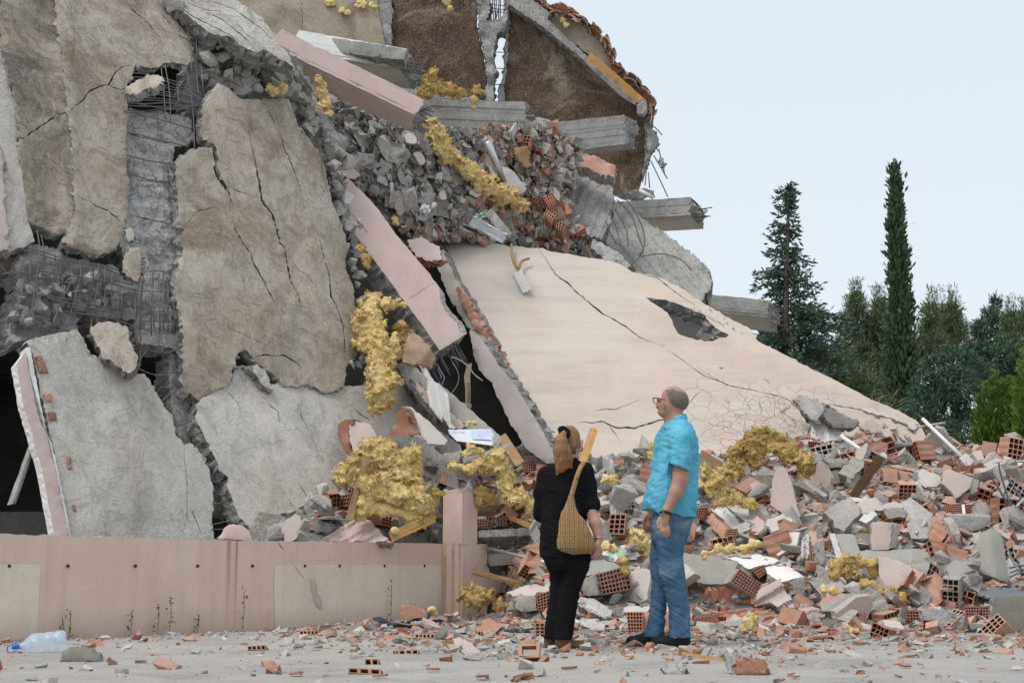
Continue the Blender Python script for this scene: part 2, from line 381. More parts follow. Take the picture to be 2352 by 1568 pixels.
WA, WB = at(0, 1299, 10.9), at(1110, 1299, 15.0)
WD = Vector((WB.x - WA.x, WB.y - WA.y, 0)).normalized(); WN = Vector((WD.y, -WD.x, 0))     # along the wall, out of the wall
def wall_y(X): return WA.y + (X - WA.x) * WD.y / WD.x
def sstep(t): t = max(0.0, min(1.0, t)); return t * t * (3 - 2 * t)
def H(X, Y):
    n = .10 * fbm((X, Y, 5.1), 3, .9)
    # right of the wall: a wide heap climbing away from the road
    y0 = 12.9 + .35 * noise.noise(Vector((X * .7, 2.2, 0))) + (.9 if X < .3 else 0) * sstep((.3 - X) / .6)
    top = 1.95 - .10 * sstep((X - 4.2) / 1.0)
    t = (Y - y0) / 3.9; r = top * (.35 * sstep(t * 2.2) * .5 + t * .82) if t > 0 else 0.0
    r = min(r, top + .03 * (Y - y0))
    if t > 0: r += n * min(1, t * 5)
    if X > 7: r *= 1 - sstep((X - 7) / 3)
    d = Y - wall_y(X)
    l = 0.0
    if d > .5:
        base = .45 + .4 * sstep((X + 2.3) / 1.0)
        l = min(base + (d - .4) * .7, 1.75) + n * .6
        if X < -2.4: l *= 1 - sstep((-2.4 - X) / .6)
    w = sstep((X + .25) / .55)
    h = l * (1 - w) + r * w
    if h <= 0.01 and Y > 11.6:
        h = .05 * sstep((Y - 11.6) / 1.5) * (1 + fbm((X, Y, 1.7), 3, 2.0)) * sstep((X + 2.2) / 1.5)
    return max(h, -.05)
def hitm(x, y, y0=6.2, y1=24.0, step=.03):
    """where the line of sight through a pixel meets the ground or the heap"""
    Y = y0
    while Y < y1:
        p = at(x, y, Y)
        if p.z <= max(H(p.x, p.y), 0): return p
        Y += step
    return at(x, y, y1)
MT['heap'] = M('rubble_fines', (.33, .315, .295), (.225, .21, .195), 7.0, (.35, .26, .205), 3.5, (.54, .68), bump=1.0, bs=22, fine=.35, bd=.04)
X0, X1, Y0, Y1, ds = -4.4, 10.0, 11.0, 20.4, .13
nxm, nym = int((X1 - X0) / ds), int((Y1 - Y0) / ds); v, f = [], []
for j in range(nym + 1):
    for i in range(nxm + 1):
        X, Y = X0 + i * ds, Y0 + j * ds; h = H(X, Y)
        v.append((X, Y, h + .035 * fbm((X, Y, 9), 3, 4) - (.03 if h < .02 else 0)))
for j in range(nym):
    for i in range(nxm):
        a = j * (nxm + 1) + i; f.append((a, a + 1, a + nxm + 2, a + nxm + 1))
tag(mk('rubble_heap', v, f, MT['heap'], recenter=False), 'heap of fine brick and concrete rubble below the cream slab', kind='stuff')

# ------------------------------------------------------------------ the low pink wall
def wall_extra(N, L, c, mix, rng_, nz, tc, b):
    ge = N.new('ShaderNodeNewGeometry'); dt = N.new('ShaderNodeVectorMath'); dt.operation = 'DOT_PRODUCT'
    L.new(ge.outputs['Position'], dt.inputs[0]); dt.inputs[1].default_value = WD
    sx = N.new('ShaderNodeSeparateXYZ'); L.new(ge.outputs['Position'], sx.inputs[0])
    nn = N.new('ShaderNodeTexNoise'); nn.inputs['Scale'].default_value = 1.0; nn.inputs['Detail'].default_value = 5
    mp = N.new('ShaderNodeMapping'); mp.inputs['Scale'].default_value = (9, 9, .7); L.new(ge.outputs['Position'], mp.inputs[0]); L.new(mp.outputs[0], nn.inputs['Vector'])
    c = mix(rng_(nn.outputs[0], .5, .75, 0, .3), c, (.42, .30, .235))                      # run-down streaks
    for px, wd, cc in ((524, .035, (.36, .17, .055)), (543, .02, (.42, .22, .09)), (1019, .03, (.40, .22, .10)), (1049, .035, (.38, .19, .07))):
        s0 = WPL.hit(px, 1299).dot(WD)
        ab = N.new('ShaderNodeMath'); ab.operation = 'SUBTRACT'; L.new(dt.outputs['Value'], ab.inputs[0]); ab.inputs[1].default_value = s0
        a2 = N.new('ShaderNodeMath'); a2.operation = 'ABSOLUTE'; L.new(ab.outputs[0], a2.inputs[0])
        fa = rng_(a2.outputs[0], wd * .2, wd, 1, 0); fz = rng_(sx.outputs[2], .1, .75, .25, 1)
        ml = N.new('ShaderNodeMath'); ml.operation = 'MULTIPLY'; L.new(fa, ml.inputs[0]); L.new(fz, ml.inputs[1])
        m3 = N.new('ShaderNodeMath'); m3.operation = 'MULTIPLY'; L.new(ml.outputs[0], m3.inputs[0]); L.new(rng_(nn.outputs[0], .3, .6, .35, 1), m3.inputs[1])
        c = mix(m3.outputs[0], c, cc)
    return mix(rng_(sx.outputs[2], .0, .22, .45, 0), c, (.33, .27, .22))                    # splashed dirt along the foot
WPL = Pl(WA, WN)
MT['wall'] = M('faded_pink_wall_paint', (.70, .55, .465), (.655, .505, .42), 2.0, (.63, .485, .40), .9, rough=.85, bump=.25, bs=45, fine=.07, extra=wall_extra)
MT['wallcream'] = M('faded_cream_wall_paint', (.745, .655, .545), (.70, .61, .50), 2.0, (.645, .555, .445), 1.0, rough=.85, bump=.25, bs=45, fine=.07, extra=wall_extra)
wp = [(-90, 1223), (0, 1226), (96, 1229.5), (386, 1237), (593, 1242), (840, 1244.5), (1050, 1249), (1062, 1250), (1062, 1435), (-90, 1492)]
wo_ = empty('low_wall', WPL.hit(500, 1450), 'low faded pink retaining wall with rust streaks and drain holes', 'wall')
wo_.location.z = 0
def disc_poly(x, y, r): return [(x + r * math.cos(t * math.pi / 4), y + r * math.sin(t * math.pi / 4)) for t in range(8)]
hx = [22, 157, 312, 455, 581, 701, 781, 884, 976]
wb = plate('wall_body', wp, WPL, .22, (MT['wall'], MT['dust']), parent=wo_, jag=.5, step=26, relief=.0008, rough=.006, seed=3, bev=.0,
      holes=[], cracks=[([(638, 1243), (648, 1258), (654, 1262)], 3)])
PP = WPL.off(.006)
plate('cream_paint_field', [(-90, 1294), (93, 1295), (91, 1345), (86, 1420), (84, 1466), (-90, 1480)], PP, .003, MT['wallcream'], parent=wb, jag=.6, step=30, relief=.001, rough=0, bev=0)
plate('cream_paint_field', [(631, 1296), (780, 1296), (1014, 1297), (1014, 1440), (632, 1440), (630, 1350)], PP, .003, MT['wallcream'], parent=wb, jag=.6, step=30, relief=.0005, rough=0, bev=0,
      cracks=[([(675, 1298), (683, 1308), (694, 1322), (700, 1332)], 3.2)])
plate('bare_patch', [(712, 1330), (722, 1328), (730, 1345), (728, 1360), (738, 1375), (742, 1395), (735, 1400), (722, 1385), (718, 1362), (712, 1345)], WPL.off(.011), .003, MT['soffit'], parent=wb, jag=1.5, step=8, relief=.002, rough=0)
MT['hole'] = plain('drain_hole_dark', (.03, .027, .025), .9)
for x in hx:
    c = WPL.off(.012).hit(x, 1299); V, Fc = tube_vf([c - WN * .012, c], .013, 10); mk('drain_hole', V, Fc, MT['hole'], wb)
# the pier at its end, broken off above
ck = WPL.hit(1016, 1299); c0 = Vector((ck.x, ck.y, 0)) + WN * .27
pier = empty('wall_pier', c0, 'square pink pier with rust stains and broken stub at the wall end', 'pier')
zt = .79
def pier_extra(N, L, c, mix, rng_, nz, tc, b):
    ge = N.new('ShaderNodeNewGeometry'); dt = N.new('ShaderNodeVectorMath'); dt.operation = 'DOT_PRODUCT'; L.new(ge.outputs['Position'], dt.inputs[0]); dt.inputs[1].default_value = WN
    sx = N.new('ShaderNodeSeparateXYZ'); L.new(ge.outputs['Position'], sx.inputs[0])
    for off, wd in ((-.235, .03), (-.12, .035), (-.03, .025)):
        ab = N.new('ShaderNodeMath'); ab.operation = 'SUBTRACT'; L.new(dt.outputs['Value'], ab.inputs[0]); ab.inputs[1].default_value = c0.dot(WN) + off
        a2 = N.new('ShaderNodeMath'); a2.operation = 'ABSOLUTE'; L.new(ab.outputs[0], a2.inputs[0])
        ml = N.new('ShaderNodeMath'); ml.operation = 'MULTIPLY'; L.new(rng_(a2.outputs[0], wd * .2, wd, .75, 0), ml.inputs[0]); L.new(rng_(sx.outputs[2], .78, .8, 1, 0), ml.inputs[1])
        m3 = N.new('ShaderNodeMath'); m3.operation = 'MULTIPLY'; L.new(ml.outputs[0], m3.inputs[0]); L.new(rng_(nz(5, 4, .6), .3, .6, .3, 1), m3.inputs[1])
        c = mix(m3.outputs[0], c, (.40, .21, .085))
    return c
MT['pier'] = M('faded_pink_pier_paint', (.70, .55, .465), (.655, .51, .425), 2.0, (.63, .49, .41), .9, rough=.85, bump=.25, bs=45, fine=.07, extra=pier_extra)
for (w, z0, z1, nm) in ((.38, -.02, zt, 'pier_base'), (.23, zt - .02, 1.335, 'pier_stub')):
    r1 = c0 + Vector((0, 0, z1)); r0 = c0 + Vector((0, 0, z0))
    beam(nm, r0, r1, r1 + WD * w, r1 - WN * .27, (MT['pier'],) * 3, parent=pier, boards=4, chip=.0015, rough=.035 if nm == 'pier_stub' else .012, side=.001, endmat=MT['dust'], seed=4)
o3 = c0 + Vector((0, 0, 1.33))
for k in range(5):
    V, Fc = tube_vf([o3 + WD * random.uniform(.03, .2) - WN * random.uniform(.03, .24), o3 + WD * random.uniform(.0, .25) - WN * random.uniform(.0, .24) + Vector((0, 0, random.uniform(.03, .06)))], .02, 5)
plate('broken_corner', Z(6, [(925, 800), (978, 803), (972, 850), (985, 910), (1000, 950), (1045, 975), (1085, 1010), (1070, 1050), (940, 1110), (925, 950)]), Pl(c0 + WD * .1, WN), .2, (MT['pier'], MT['dust']), parent=pier, jag=2, step=12, seed=8)

# ------------------------------------------------------------------ dark rooms behind the fallen front
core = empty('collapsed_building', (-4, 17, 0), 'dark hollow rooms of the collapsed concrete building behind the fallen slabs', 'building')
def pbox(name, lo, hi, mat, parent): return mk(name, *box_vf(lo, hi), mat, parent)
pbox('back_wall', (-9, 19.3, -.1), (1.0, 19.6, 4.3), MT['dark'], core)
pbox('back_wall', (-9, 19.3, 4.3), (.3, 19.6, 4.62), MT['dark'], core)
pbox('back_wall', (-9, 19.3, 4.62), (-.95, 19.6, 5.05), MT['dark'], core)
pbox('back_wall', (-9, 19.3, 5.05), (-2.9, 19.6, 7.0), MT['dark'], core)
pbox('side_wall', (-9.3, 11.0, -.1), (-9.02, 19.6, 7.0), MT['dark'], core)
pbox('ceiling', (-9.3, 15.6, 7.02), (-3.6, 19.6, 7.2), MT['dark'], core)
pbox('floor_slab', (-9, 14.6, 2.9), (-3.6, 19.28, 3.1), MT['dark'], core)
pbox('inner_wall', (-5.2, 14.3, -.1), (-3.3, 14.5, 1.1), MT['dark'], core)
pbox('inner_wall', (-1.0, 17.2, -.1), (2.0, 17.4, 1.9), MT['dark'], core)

# ------------------------------------------------------------------ the fallen front, slab by slab (left)
PLF = PL3((0, 1230, 12.4), (840, 1230, 15.0), (420, 0, 15.2))
PLG = PL3((0, 1230, 12.0), (480, 1230, 13.5), (300, 760, 13.55))
PLS = PL3((590, 1240, 13.7), (1010, 1240, 15.3), (700, 880, 15.02))
plate('outer_render_strip', Z(1, [(-1200, -500), (-120, -60), (5, -60), (8, 300), (70, 560), (105, 700), (130, 1000), (165, 1250), (190, 1430), (225, 1550), (150, 1590), (60, 1615), (-120, 1640), (-1200, 1700)]), PLF.off(-.05), .16,
      (MT['light'], MT['grey']), 'pale rendered strip of wall at the left edge above the dark opening', 'wall slab', step=16, relief=.02, seed=11)
plate('smooth_corner_strip', Z(1, [(-90, 940), (12, 950), (40, 1400), (66, 1600), (20, 1610), (-90, 1600)]), PLF.off(.0), .04, (MT['pinkdirty'], MT['dust']), 'narrow smooth plaster corner strip at the left edge', 'plaster strip', step=14, relief=.002, seed=12)
sh_b = lambda x, y: .05 * max(0, min(1, (x - 110) / 60)) + .02 * math.sin(x * .05)
c1 = Z(1, [(75, 885), (150, 890), (200, 850), (300, 790), (360, 745), (430, 735), (490, 680), (540, 640), (570, 590), (640, 555), (700, 545), (740, 470), (790, 430), (840, 425)])
plate('stained_wall_slab', Z(1, [(5, -60), (345, -60), (365, 130), (390, 400), (420, 700), (450, 900), (465, 1250), (465, 1400), (430, 1490), (380, 1520), (330, 1500), (280, 1460), (230, 1440), (185, 1420), (165, 1250), (130, 1000), (105, 700), (70, 560), (8, 300)]),
      PLF.off(-.03), .14, (MT['darkbrown'], MT['dust']), 'tall dark stained brown slab with ragged lower edge at the upper left', 'wall slab', step=13, relief=.025, rs=1.6, seed=13, jag=1.5, shape=sh_b, cracks=[(c1[:7], 3.8)])
plate('brown_wall_slab', Z(1, [(345, -60), (985, -60), (1060, 40), (1140, 130), (1190, 200), (1240, 300), (1245, 400), (1200, 420), (1120, 400), (1060, 400), (1020, 430), (950, 430), (865, 420), (850, 480), (815, 540), (820, 720), (815, 1000), (830, 1200), (810, 1400), (780, 1530), (740, 1590), (700, 1620), (640, 1640), (560, 1625), (470, 1610), (400, 1560), (430, 1490), (465, 1400), (465, 1250), (450, 900), (420, 700), (390, 400), (365, 130)]),
      PLF.off(.0), .12, (MT['brown'], MT['dust']), 'broad cracked brown slab with diagonal crack at the upper left', 'wall slab', step=13, relief=.03, rs=1.4, seed=14,
      shape=lambda x, y: .05 * math.exp(-((x - 150 - y * .03) / 22) ** 2),
      cracks=[(c1[5:], 4.2), (Z(1, [(710, 560), (780, 580), (820, 560)]), 3), (Z(1, [(800, -10), (850, 55), (920, 110), (960, 150), (1000, 210), (1040, 240)]), 2.2), (Z(1, [(1040, 90), (1120, 160)]), 1.6),
              (Z(1, [(480, 1270), (560, 1290), (640, 1330), (700, 1350), (740, 1390), (790, 1450)]), 2.6), (Z(1, [(210, 1140), (340, 1215), (440, 1250)]), 1.5)])
plate('pale_cracked_slab', Z(1, [(1090, -60), (1400, -60), (1590, 50), (1680, 110), (1740, 190), (1790, 280), (1850, 340), (1880, 410), (1900, 440), (1780, 360), (1700, 310), (1660, 330), (1560, 290), (1480, 240), (1420, 230), (1330, 200), (1260, 140), (1180, 60), (1120, 10)]),
      PLN(540, 60, 15.2, (.35, -.8, .45)), .2, (MT['pale'], MT['grey']), 'pale long-cracked slab leaning at the top beside the pink beam', 'slab', step=12, relief=.025, seed=15,
      cracks=[(Z(1, [(1130, 20), (1250, 110), (1400, 190), (1560, 270)]), 2), (Z(1, [(1280, 60), (1420, 120), (1560, 230), (1640, 310)]), 2), (Z(1, [(1350, 0), (1500, 60), (1640, 160), (1760, 260)]), 1.8),
              (Z(1, [(1200, 10), (1330, 60), (1450, 80)]), 1.5), (Z(1, [(1500, 130), (1600, 230), (1700, 300)]), 1.4)])
# stone packing behind the rubble pockets
plate('rubble_backing', Z(1, [(980, -60), (1120, -60), (1300, 60), (1500, 180), (1700, 260), (1930, 420), (2000, 600), (2120, 760), (2230, 900), (2220, 1100), (2240, 1300), (2330, 1500), (2360, 1650), (2300, 1650), (2200, 1400), (2080, 1100), (1880, 760), (1840, 640), (1400, 720), (1200, 760), (1200, 430), (1240, 300)]),
      PLF.off(-.22), .25, (MT['grey'], MT['grey']), parent=core, step=10, relief=.10, rs=3.5, seed=16, jag=4)
gd = lambda x, y: (.006 if int((y - .12 * x) / 17) % 2 else -.006) + .02 * noise.noise(Vector((x * .03, y * .03, 0)))
plate('board_marked_column', Z(1, [(770, 700), (1000, 715), (1230, 755), (1250, 900), (1200, 935), (1115, 940), (1115, 1050), (1135, 1110), (1200, 1200), (1230, 1450), (1230, 1760), (1230, 2130), (1180, 2170), (1100, 2225), (960, 2210), (880, 2200), (860, 2050), (850, 1760), (770, 1570)]),
      PLF.off(-.14), .3, (MT['whitewash'], MT['grey']), 'pale grey concrete column with horizontal board marks between the brown slabs', 'column', step=6, relief=.025, rs=7, flat=True, seed=17, shape=gd,
      cracks=[(Z(1, [(815, 850), (950, 890), (1100, 930)]), 2), (Z(1, [(825, 1115), (960, 1160), (1110, 1185)]), 1.8), (Z(1, [(820, 1380), (960, 1410), (1150, 1450)]), 2), (Z(1, [(1010, 720), (1020, 830), (1000, 900)]), 2)])
E_px = Z(1, [(1400, 535), (1440, 545), (1500, 590), (1550, 635), (1640, 640), (1750, 640), (1850, 640), (1870, 680), (1900, 760), (1910, 800), (1990, 900), (2060, 1000), (2090, 1080), (2120, 1200), (2170, 1330), (2230, 1450), (2270, 1570)]) + \
    Z(2, [(2250, 200), (2240, 290), (2300, 400), (2310, 480), (2330, 640), (2330, 850), (2280, 900), (2250, 940), (2240, 1060), (2100, 1110), (1990, 1050), (1900, 1070), (1830, 1060), (1810, 1020), (1720, 960), (1640, 905), (1610, 930), (1500, 945), (1500, 1000), (1480, 1060), (1380, 1100), (1280, 1160), (1230, 1110), (1180, 1100), (1180, 900), (1170, 700), (1150, 560), (1130, 480), (1120, 400), (1140, 330), (1180, 180), (1140, 150), (1170, 90)]) + \
    Z(1, [(1190, 1470), (1160, 1430), (1150, 1250), (1130, 1100), (1140, 1020), (1200, 990), (1260, 960), (1320, 945), (1360, 950), (1370, 1000), (1390, 1130), (1440, 1200), (1480, 1260), (1490, 1310), (1475, 1230), (1430, 1150), (1400, 1070), (1395, 960), (1370, 925), (1310, 900), (1290, 800), (1300, 680), (1330, 620)])
plate('cracked_wall_slab', E_px, PLF.off(.04), .13, (MT['brown'], MT['dust']), 'huge tan brown slab with long vertical cracks in the middle of the left ruin', 'wall slab', step=12, relief=.035, rs=1.3, seed=18, jag=2.2,
      shape=lambda x, y: -.07 * math.exp(-(((x - 582) / 10) ** 2 + ((y - 288) / 20) ** 2)) - .10 * max(0, (x - 700) / 130) ** 2,
      holes=[Z(2, [(1520, 935), (1515, 890), (1540, 850), (1575, 830), (1610, 865), (1640, 900), (1620, 930), (1560, 945)])],
      cracks=[(Z(1, [(1590, 790), (1600, 870), (1620, 960), (1640, 1070), (1660, 1190), (1680, 1290), (1740, 1370), (1780, 1460), (1800, 1560), (1830, 1590), (1850, 1680), (1870, 1790), (1900, 1860), (1925, 1920), (1925, 2020)]), 4.6),
              (Z(1, [(1665, 640), (1720, 700), (1770, 790), (1810, 860), (1830, 960), (1880, 1080), (1920, 1170), (1950, 1280), (1970, 1330)]), 1.9),
              (Z(1, [(1480, 1375), (1500, 1400), (1510, 1470), (1560, 1560), (1610, 1630), (1640, 1710), (1700, 1810), (1740, 1890), (1770, 1960), (1850, 2030)]), 3.2),
              (Z(2, [(2020, 50), (2060, 150), (2080, 260), (2120, 360), (2130, 490), (2180, 570), (2210, 650), (2230, 740), (2240, 820), (2260, 900)]), 3.6),
              (Z(2, [(1640, 880), (1700, 865), (1770, 875), (1830, 870), (1900, 905), (1950, 950)]), 4), (Z(1, [(1490, 1210), (1560, 1240), (1620, 1275)]), 1.8),
              (Z(1, [(1200, 1450), (1250, 1380), (1290, 1345), (1410, 1330)]), 2), (Z(1, [(1405, 750), (1480, 770), (1560, 800)]), 1.4),
              (Z(2, [(1860, 240), (1920, 320), (1980, 360), (2040, 430)]), 1.5), (Z(2, [(1600, 710), (1620, 800), (1625, 830)]), 1.3), (Z(2, [(1480, 700), (1600, 750), (1700, 800), (1760, 830)]), 1.2)])
plate('loose_oval_fragment', Z(2, [(1615, 935), (1650, 925), (1700, 960), (1740, 1030), (1760, 1100), (1700, 1070), (1640, 990)]), PLF.off(.09), .12, (MT['light'], MT['grey']), 'oval concrete fragment hanging in the hole under the huge tan slab', 'fragment', step=9, seed=19)
plate('pale_lower_slab', Z(2, [(1285, 1170), (1380, 1085), (1490, 1030), (1500, 1010), (1520, 945), (1610, 935), (1650, 990), (1700, 1040), (1760, 1060), (1900, 1030), (2000, 1010), (2110, 1070), (2350, 1060)]) +
      [(880, 865), (915, 845), (941, 887), (988, 934), (1040, 990), (1062, 1030), (1050, 1150), (1010, 1262), (595, 1258)] + Z(3, [(1650, 640), (1590, 560), (1530, 490), (1490, 380), (1460, 290), (1470, 240), (1410, 200), (1370, 100)]) + Z(2, [(1330, 1430), (1300, 1360), (1265, 1280)]),
      PLS, .2, (MT['light'], MT['grey']), 'wide pale grey lower slab leaning behind the low wall', 'wall slab', step=13, relief=.03, rs=1.6, seed=20,
      cracks=[(Z(2, [(1940, 1150), (1930, 1250), (1970, 1330), (2000, 1390), (2050, 1490), (2080, 1550)]), 1.4), (Z(2, [(1690, 1130), (1740, 1200), (1780, 1230), (1790, 1300), (1850, 1330)]), 1.4),
              (Z(3, [(1800, 280), (1850, 370), (1910, 460), (1950, 520)]), 1.2), (Z(3, [(1910, 260), (1970, 350), (2000, 430), (2005, 490)]), 1.3), (Z(2, [(2270, 1200), (2330, 1250), (2400, 1300)]), 1.6), (Z(2, [(1470, 1090), (1520, 1150), (1560, 1200)]), 1.2)])
gl = plate('leaning_lower_slab', Z(2, [(170, 790), (190, 770), (250, 760), (330, 740), (420, 720), (500, 710), (540, 760), (560, 830), (640, 900), (760, 960), (860, 1000), (930, 990), (1000, 1070), (1060, 1200), (1110, 1260), (1130, 1380), (1180, 1450), (1240, 1440), (1280, 1490), (1320, 1550)]) +
      Z(3, [(1310, 90), (1345, 190), (1370, 300), (1370, 430), (1365, 540), (1375, 680), (450, 680), (430, 500), (380, 250), (330, 0)]) + Z(2, [(300, 1280), (250, 1050), (220, 900), (180, 800)]),
      PLG, .2, (MT['light'], MT['grey']), 'grey lower slab with pink edge frame beside the dark opening', 'wall slab', step=13, relief=.02, rs=1.8, seed=21,
      cracks=[(Z(3, [(1185, 30), (1185, 150), (1200, 300), (1200, 500), (1195, 590)]), 1.4), (Z(3, [(1230, 440), (1260, 520), (1290, 600)]), 1.8), (Z(2, [(420, 740), (430, 790), (440, 820)]), 1.6)])
for bx in ([(230, 880), (270, 875), (315, 985), (255, 980)], [(285, 1120), (330, 1118), (342, 1168), (300, 1168)], [(315, 1235), (358, 1230), (370, 1290), (325, 1290)], [(435, 1516), (455, 1512), (466, 1600), (440, 1600)], [(465, 1835), (485, 1830), (497, 1880), (475, 1882)]):
    plate('bared_brick', Z(2, bx), PLG.off(.02), .03, (MT['brick'], MT['brick']), parent=gl, step=9, jag=1, relief=.006, rough=.004)
fr_ = plate('pink_edge_frame', Z(3, [(105, -480), (165, -565), (190, -420), (250, -150), (310, 0), (380, 300), (450, 660), (360, 660), (330, 500), (260, 150), (215, 0), (150, -230)]), PLG.off(.05), .10, (MT['pink'], MT['white']),
      parent=gl, step=14, jag=.8, relief=.002, rough=.003)
plate('white_edge_board', Z(3, [(170, -590), (195, -590), (260, -250), (310, -20), (335, 20), (395, 300), (466, 660), (452, 660), (382, 300), (318, 10), (190, -440)]), PLG.off(.03), .12, (MT['white'], MT['white']), parent=gl, step=14, jag=.6, relief=.002, rough=.002)
plate('loose_hanging_chunk', Z(2, [(580, 710), (620, 670), (700, 655), (820, 690), (835, 780), (890, 880), (870, 960), (820, 990), (720, 910), (660, 890), (640, 820), (590, 740)]), PLN(250, 800, 13.15, (.25, -.85, .35)), .16, (MT['brown'], MT['grey']),
      'tilted wedge of broken concrete wedged above the grey lower slab', 'fragment', step=10, relief=.02, seed=22)
plate('upright_oval_fragment', Z(2, [(800, 230), (830, 185), (880, 180), (910, 230), (905, 360), (880, 400), (810, 360), (790, 320)]), PLN(303, 608, 13.3, (.1, -.95, .1)), .12, (MT['brown'], MT['grey']), 'small upright oval fragment caught on bent rebar', 'fragment', step=8, seed=23)
plate('small_loose_fragment', Z(1, [(800, 1480), (840, 1455), (862, 1500), (858, 1545), (820, 1550)]), PLN(297, 537, 13.5, (.2, -.95, .1)), .1, (MT['light'], MT['grey']), 'small square fragment at the corner of the board marked column', 'fragment', step=8, seed=24)
plate('flat_loose_fragment', Z(1, [(805, 560), (920, 500), (940, 480), (1040, 490), (1060, 510), (1020, 545), (970, 560), (880, 600), (830, 600)]), PLN(330, 195, 14.1, (.1, -.7, .7)), .1, (MT['brown'], MT['grey']), 'flat brown fragment lying across the curved rebar bundle', 'fragment', step=8, seed=25)
plate('broken_beam_core', Z(2, [(90, 300), (200, 140), (380, 215), (640, 290), (700, 300), (860, 400), (880, 650), (800, 650), (500, 610), (480, 720), (300, 740), (150, 780), (60, 820), (70, 560), (120, 400)]), PLF.off(-.13), .3, (MT['grey'], MT['grey']),
      'crushed grey beam core bared behind bent rebar', 'beam', step=8, relief=.10, rs=5, seed=26, jag=4)
plate('column_stump', Z(2, [(870, 700), (1000, 715), (1100, 735), (1185, 740), (1190, 800), (1140, 840), (1080, 820), (960, 800), (880, 790)]), PLF.off(-.05), .25, (MT['dust'], MT['grey']), 'crumbled ledge of concrete under the rebar of the column', 'fragment', step=8, relief=.04, seed=27)
plate('split_column_shaft', Z(2, [(1085, 850), (1190, 830), (1195, 1100), (1230, 1150), (1228, 1430), (1170, 1450), (1110, 1260), (1090, 1100)]), PLF.off(-.12), .3, (MT['dust'], MT['grey']), 'narrow split column shaft beside the dark slit', 'column', step=8, relief=.03, seed=28)
plate('outer_dark_beam', Z(2, [(-300, 220), (0, 235), (140, 250), (150, 345), (60, 355), (-300, 340)]), PLF.off(-.3), .3, (MT['darkbrown'], MT['grey']), 'dark stained beam end over the dark opening at the left', 'beam', step=12, relief=.02, seed=29)
al = [at(*Z1(3, 205, -30), 12.6), at(*Z1(3, 45, 425), 12.3)]
d = (al[1] - al[0]); s_ = Vector((.055, 0, .015)); t_ = Vector((0, .06, 0))
beam('aluminium_profile', al[0], al[1], al[1] + s_, al[1] + t_, (MT['board'],) * 3, 'ribbed aluminium window profile leaning in the dark opening', 'profile', boards=5, side=.004, rough=.003, endmat=MT['board'])
# rebar
def bars(name, label, items, r=.0065, mat='steel', seed=0):
    rng = random.Random(seed); pts0 = items[0][1]; root = None
    for k, (z, pl, pts, *rr) in enumerate(items):
        P = [pl.hit(*q) + pl.n * rng.uniform(-.015, .02) for q in Z(z, pts)]
        if root is None:
            root = empty(name, P[0], label, 'rebar')
        V, Fc = tube_vf(P, rr[0] if rr else r, 6)
        mk('bar', V, Fc, MT['steelblue' if (mat == 'mix' and rng.random() < .45) else 'steel'], root, smooth=True)
    return root
pj = PLF.off(.02)
it = [(2, pj, q) for q in ([(150, 200), (400, 270), (640, 300), (850, 390)], [(190, 185), (420, 255), (650, 290), (760, 330)], [(200, 270), (520, 325), (850, 420)], [(230, 330), (600, 390), (870, 460)], [(240, 380), (600, 430), (860, 490)], [(250, 430), (560, 480), (820, 530)],
      [(250, 480), (560, 540), (800, 590)], [(205, 600), (230, 580), (460, 600), (700, 640), (900, 700), (1100, 735), (1165, 730)], [(300, 505), (560, 570), (790, 610)], [(240, 70), (250, 200), (240, 300), (210, 560), (170, 700)], [(265, 100), (285, 260), (250, 430)],
      [(350, 220), (365, 350), (385, 480)], [(380, 230), (392, 450)], [(505, 270), (515, 360), (470, 540), (430, 690)], [(580, 320), (570, 560)], [(635, 280), (622, 420), (600, 600), (570, 740)], [(670, 300), (670, 560), (615, 665)], [(720, 370), (720, 600)], [(775, 370), (780, 640)],
      [(140, 250), (150, 400), (110, 560), (70, 700)], [(200, 160), (190, 300), (195, 400)], [(-40, 240), (60, 350), (200, 370), (330, 380)], [(20, 350), (120, 340), (240, 375)], [(430, 250), (450, 400), (400, 520), (330, 690)], [(60, 630), (200, 620), (330, 650)], [(210, 600), (225, 650), (330, 720)])]
bars('rebar_cage', 'tangled cage of bent rebar over the crushed grey beam', it, mat='mix', seed=2)
it = [(2, pj.off(-.03), q) for q in ([(880, 300), (878, 640)], [(905, 330), (900, 720)], [(930, 270), (915, 480), (905, 640)], [(962, 340), (975, 740)], [(985, 340), (985, 700)], [(1022, 345), (1025, 720)], [(1050, 350), (1048, 720)], [(1082, 370), (1080, 730)], [(1112, 400), (1120, 735)], [(1130, 450), (1140, 700)],
      [(870, 355), (1000, 330), (1090, 355)], [(870, 455), (1100, 465)], [(870, 560), (1120, 570)], [(865, 650), (1130, 660)], [(860, 780), (890, 690), (905, 830), (890, 960)], [(870, 690), (872, 790)], [(945, 840), (910, 890), (885, 960)])]
bars('column_rebar', 'row of upright rebar bared at the foot of the board marked column', it, seed=3)
it = [(2, pj, q) for q in ([(880, 780), (980, 840), (1080, 855), (1170, 810)], [(880, 950), (1000, 1000), (1090, 990), (1170, 955)], [(1050, 1185), (1130, 1180), (1210, 1130)], [(1110, 1325), (1200, 1310), (1255, 1270)])] + \
     [(3, PLG, q) for q in ([(1240, 50), (1270, 40), (1305, 0)], [(1300, 115), (1350, 100)], [(1365, 275), (1410, 265), (1450, 240)], [(1365, 415), (1420, 410), (1480, 375)], [(1355, 550), (1480, 525), (1580, 515)], [(1360, 580), (1440, 575), (1500, 560)])]
bars('slit_stirrups', 'loose rebar loops bridging the dark slit between the two lower slabs', it, r=.006, seed=4)
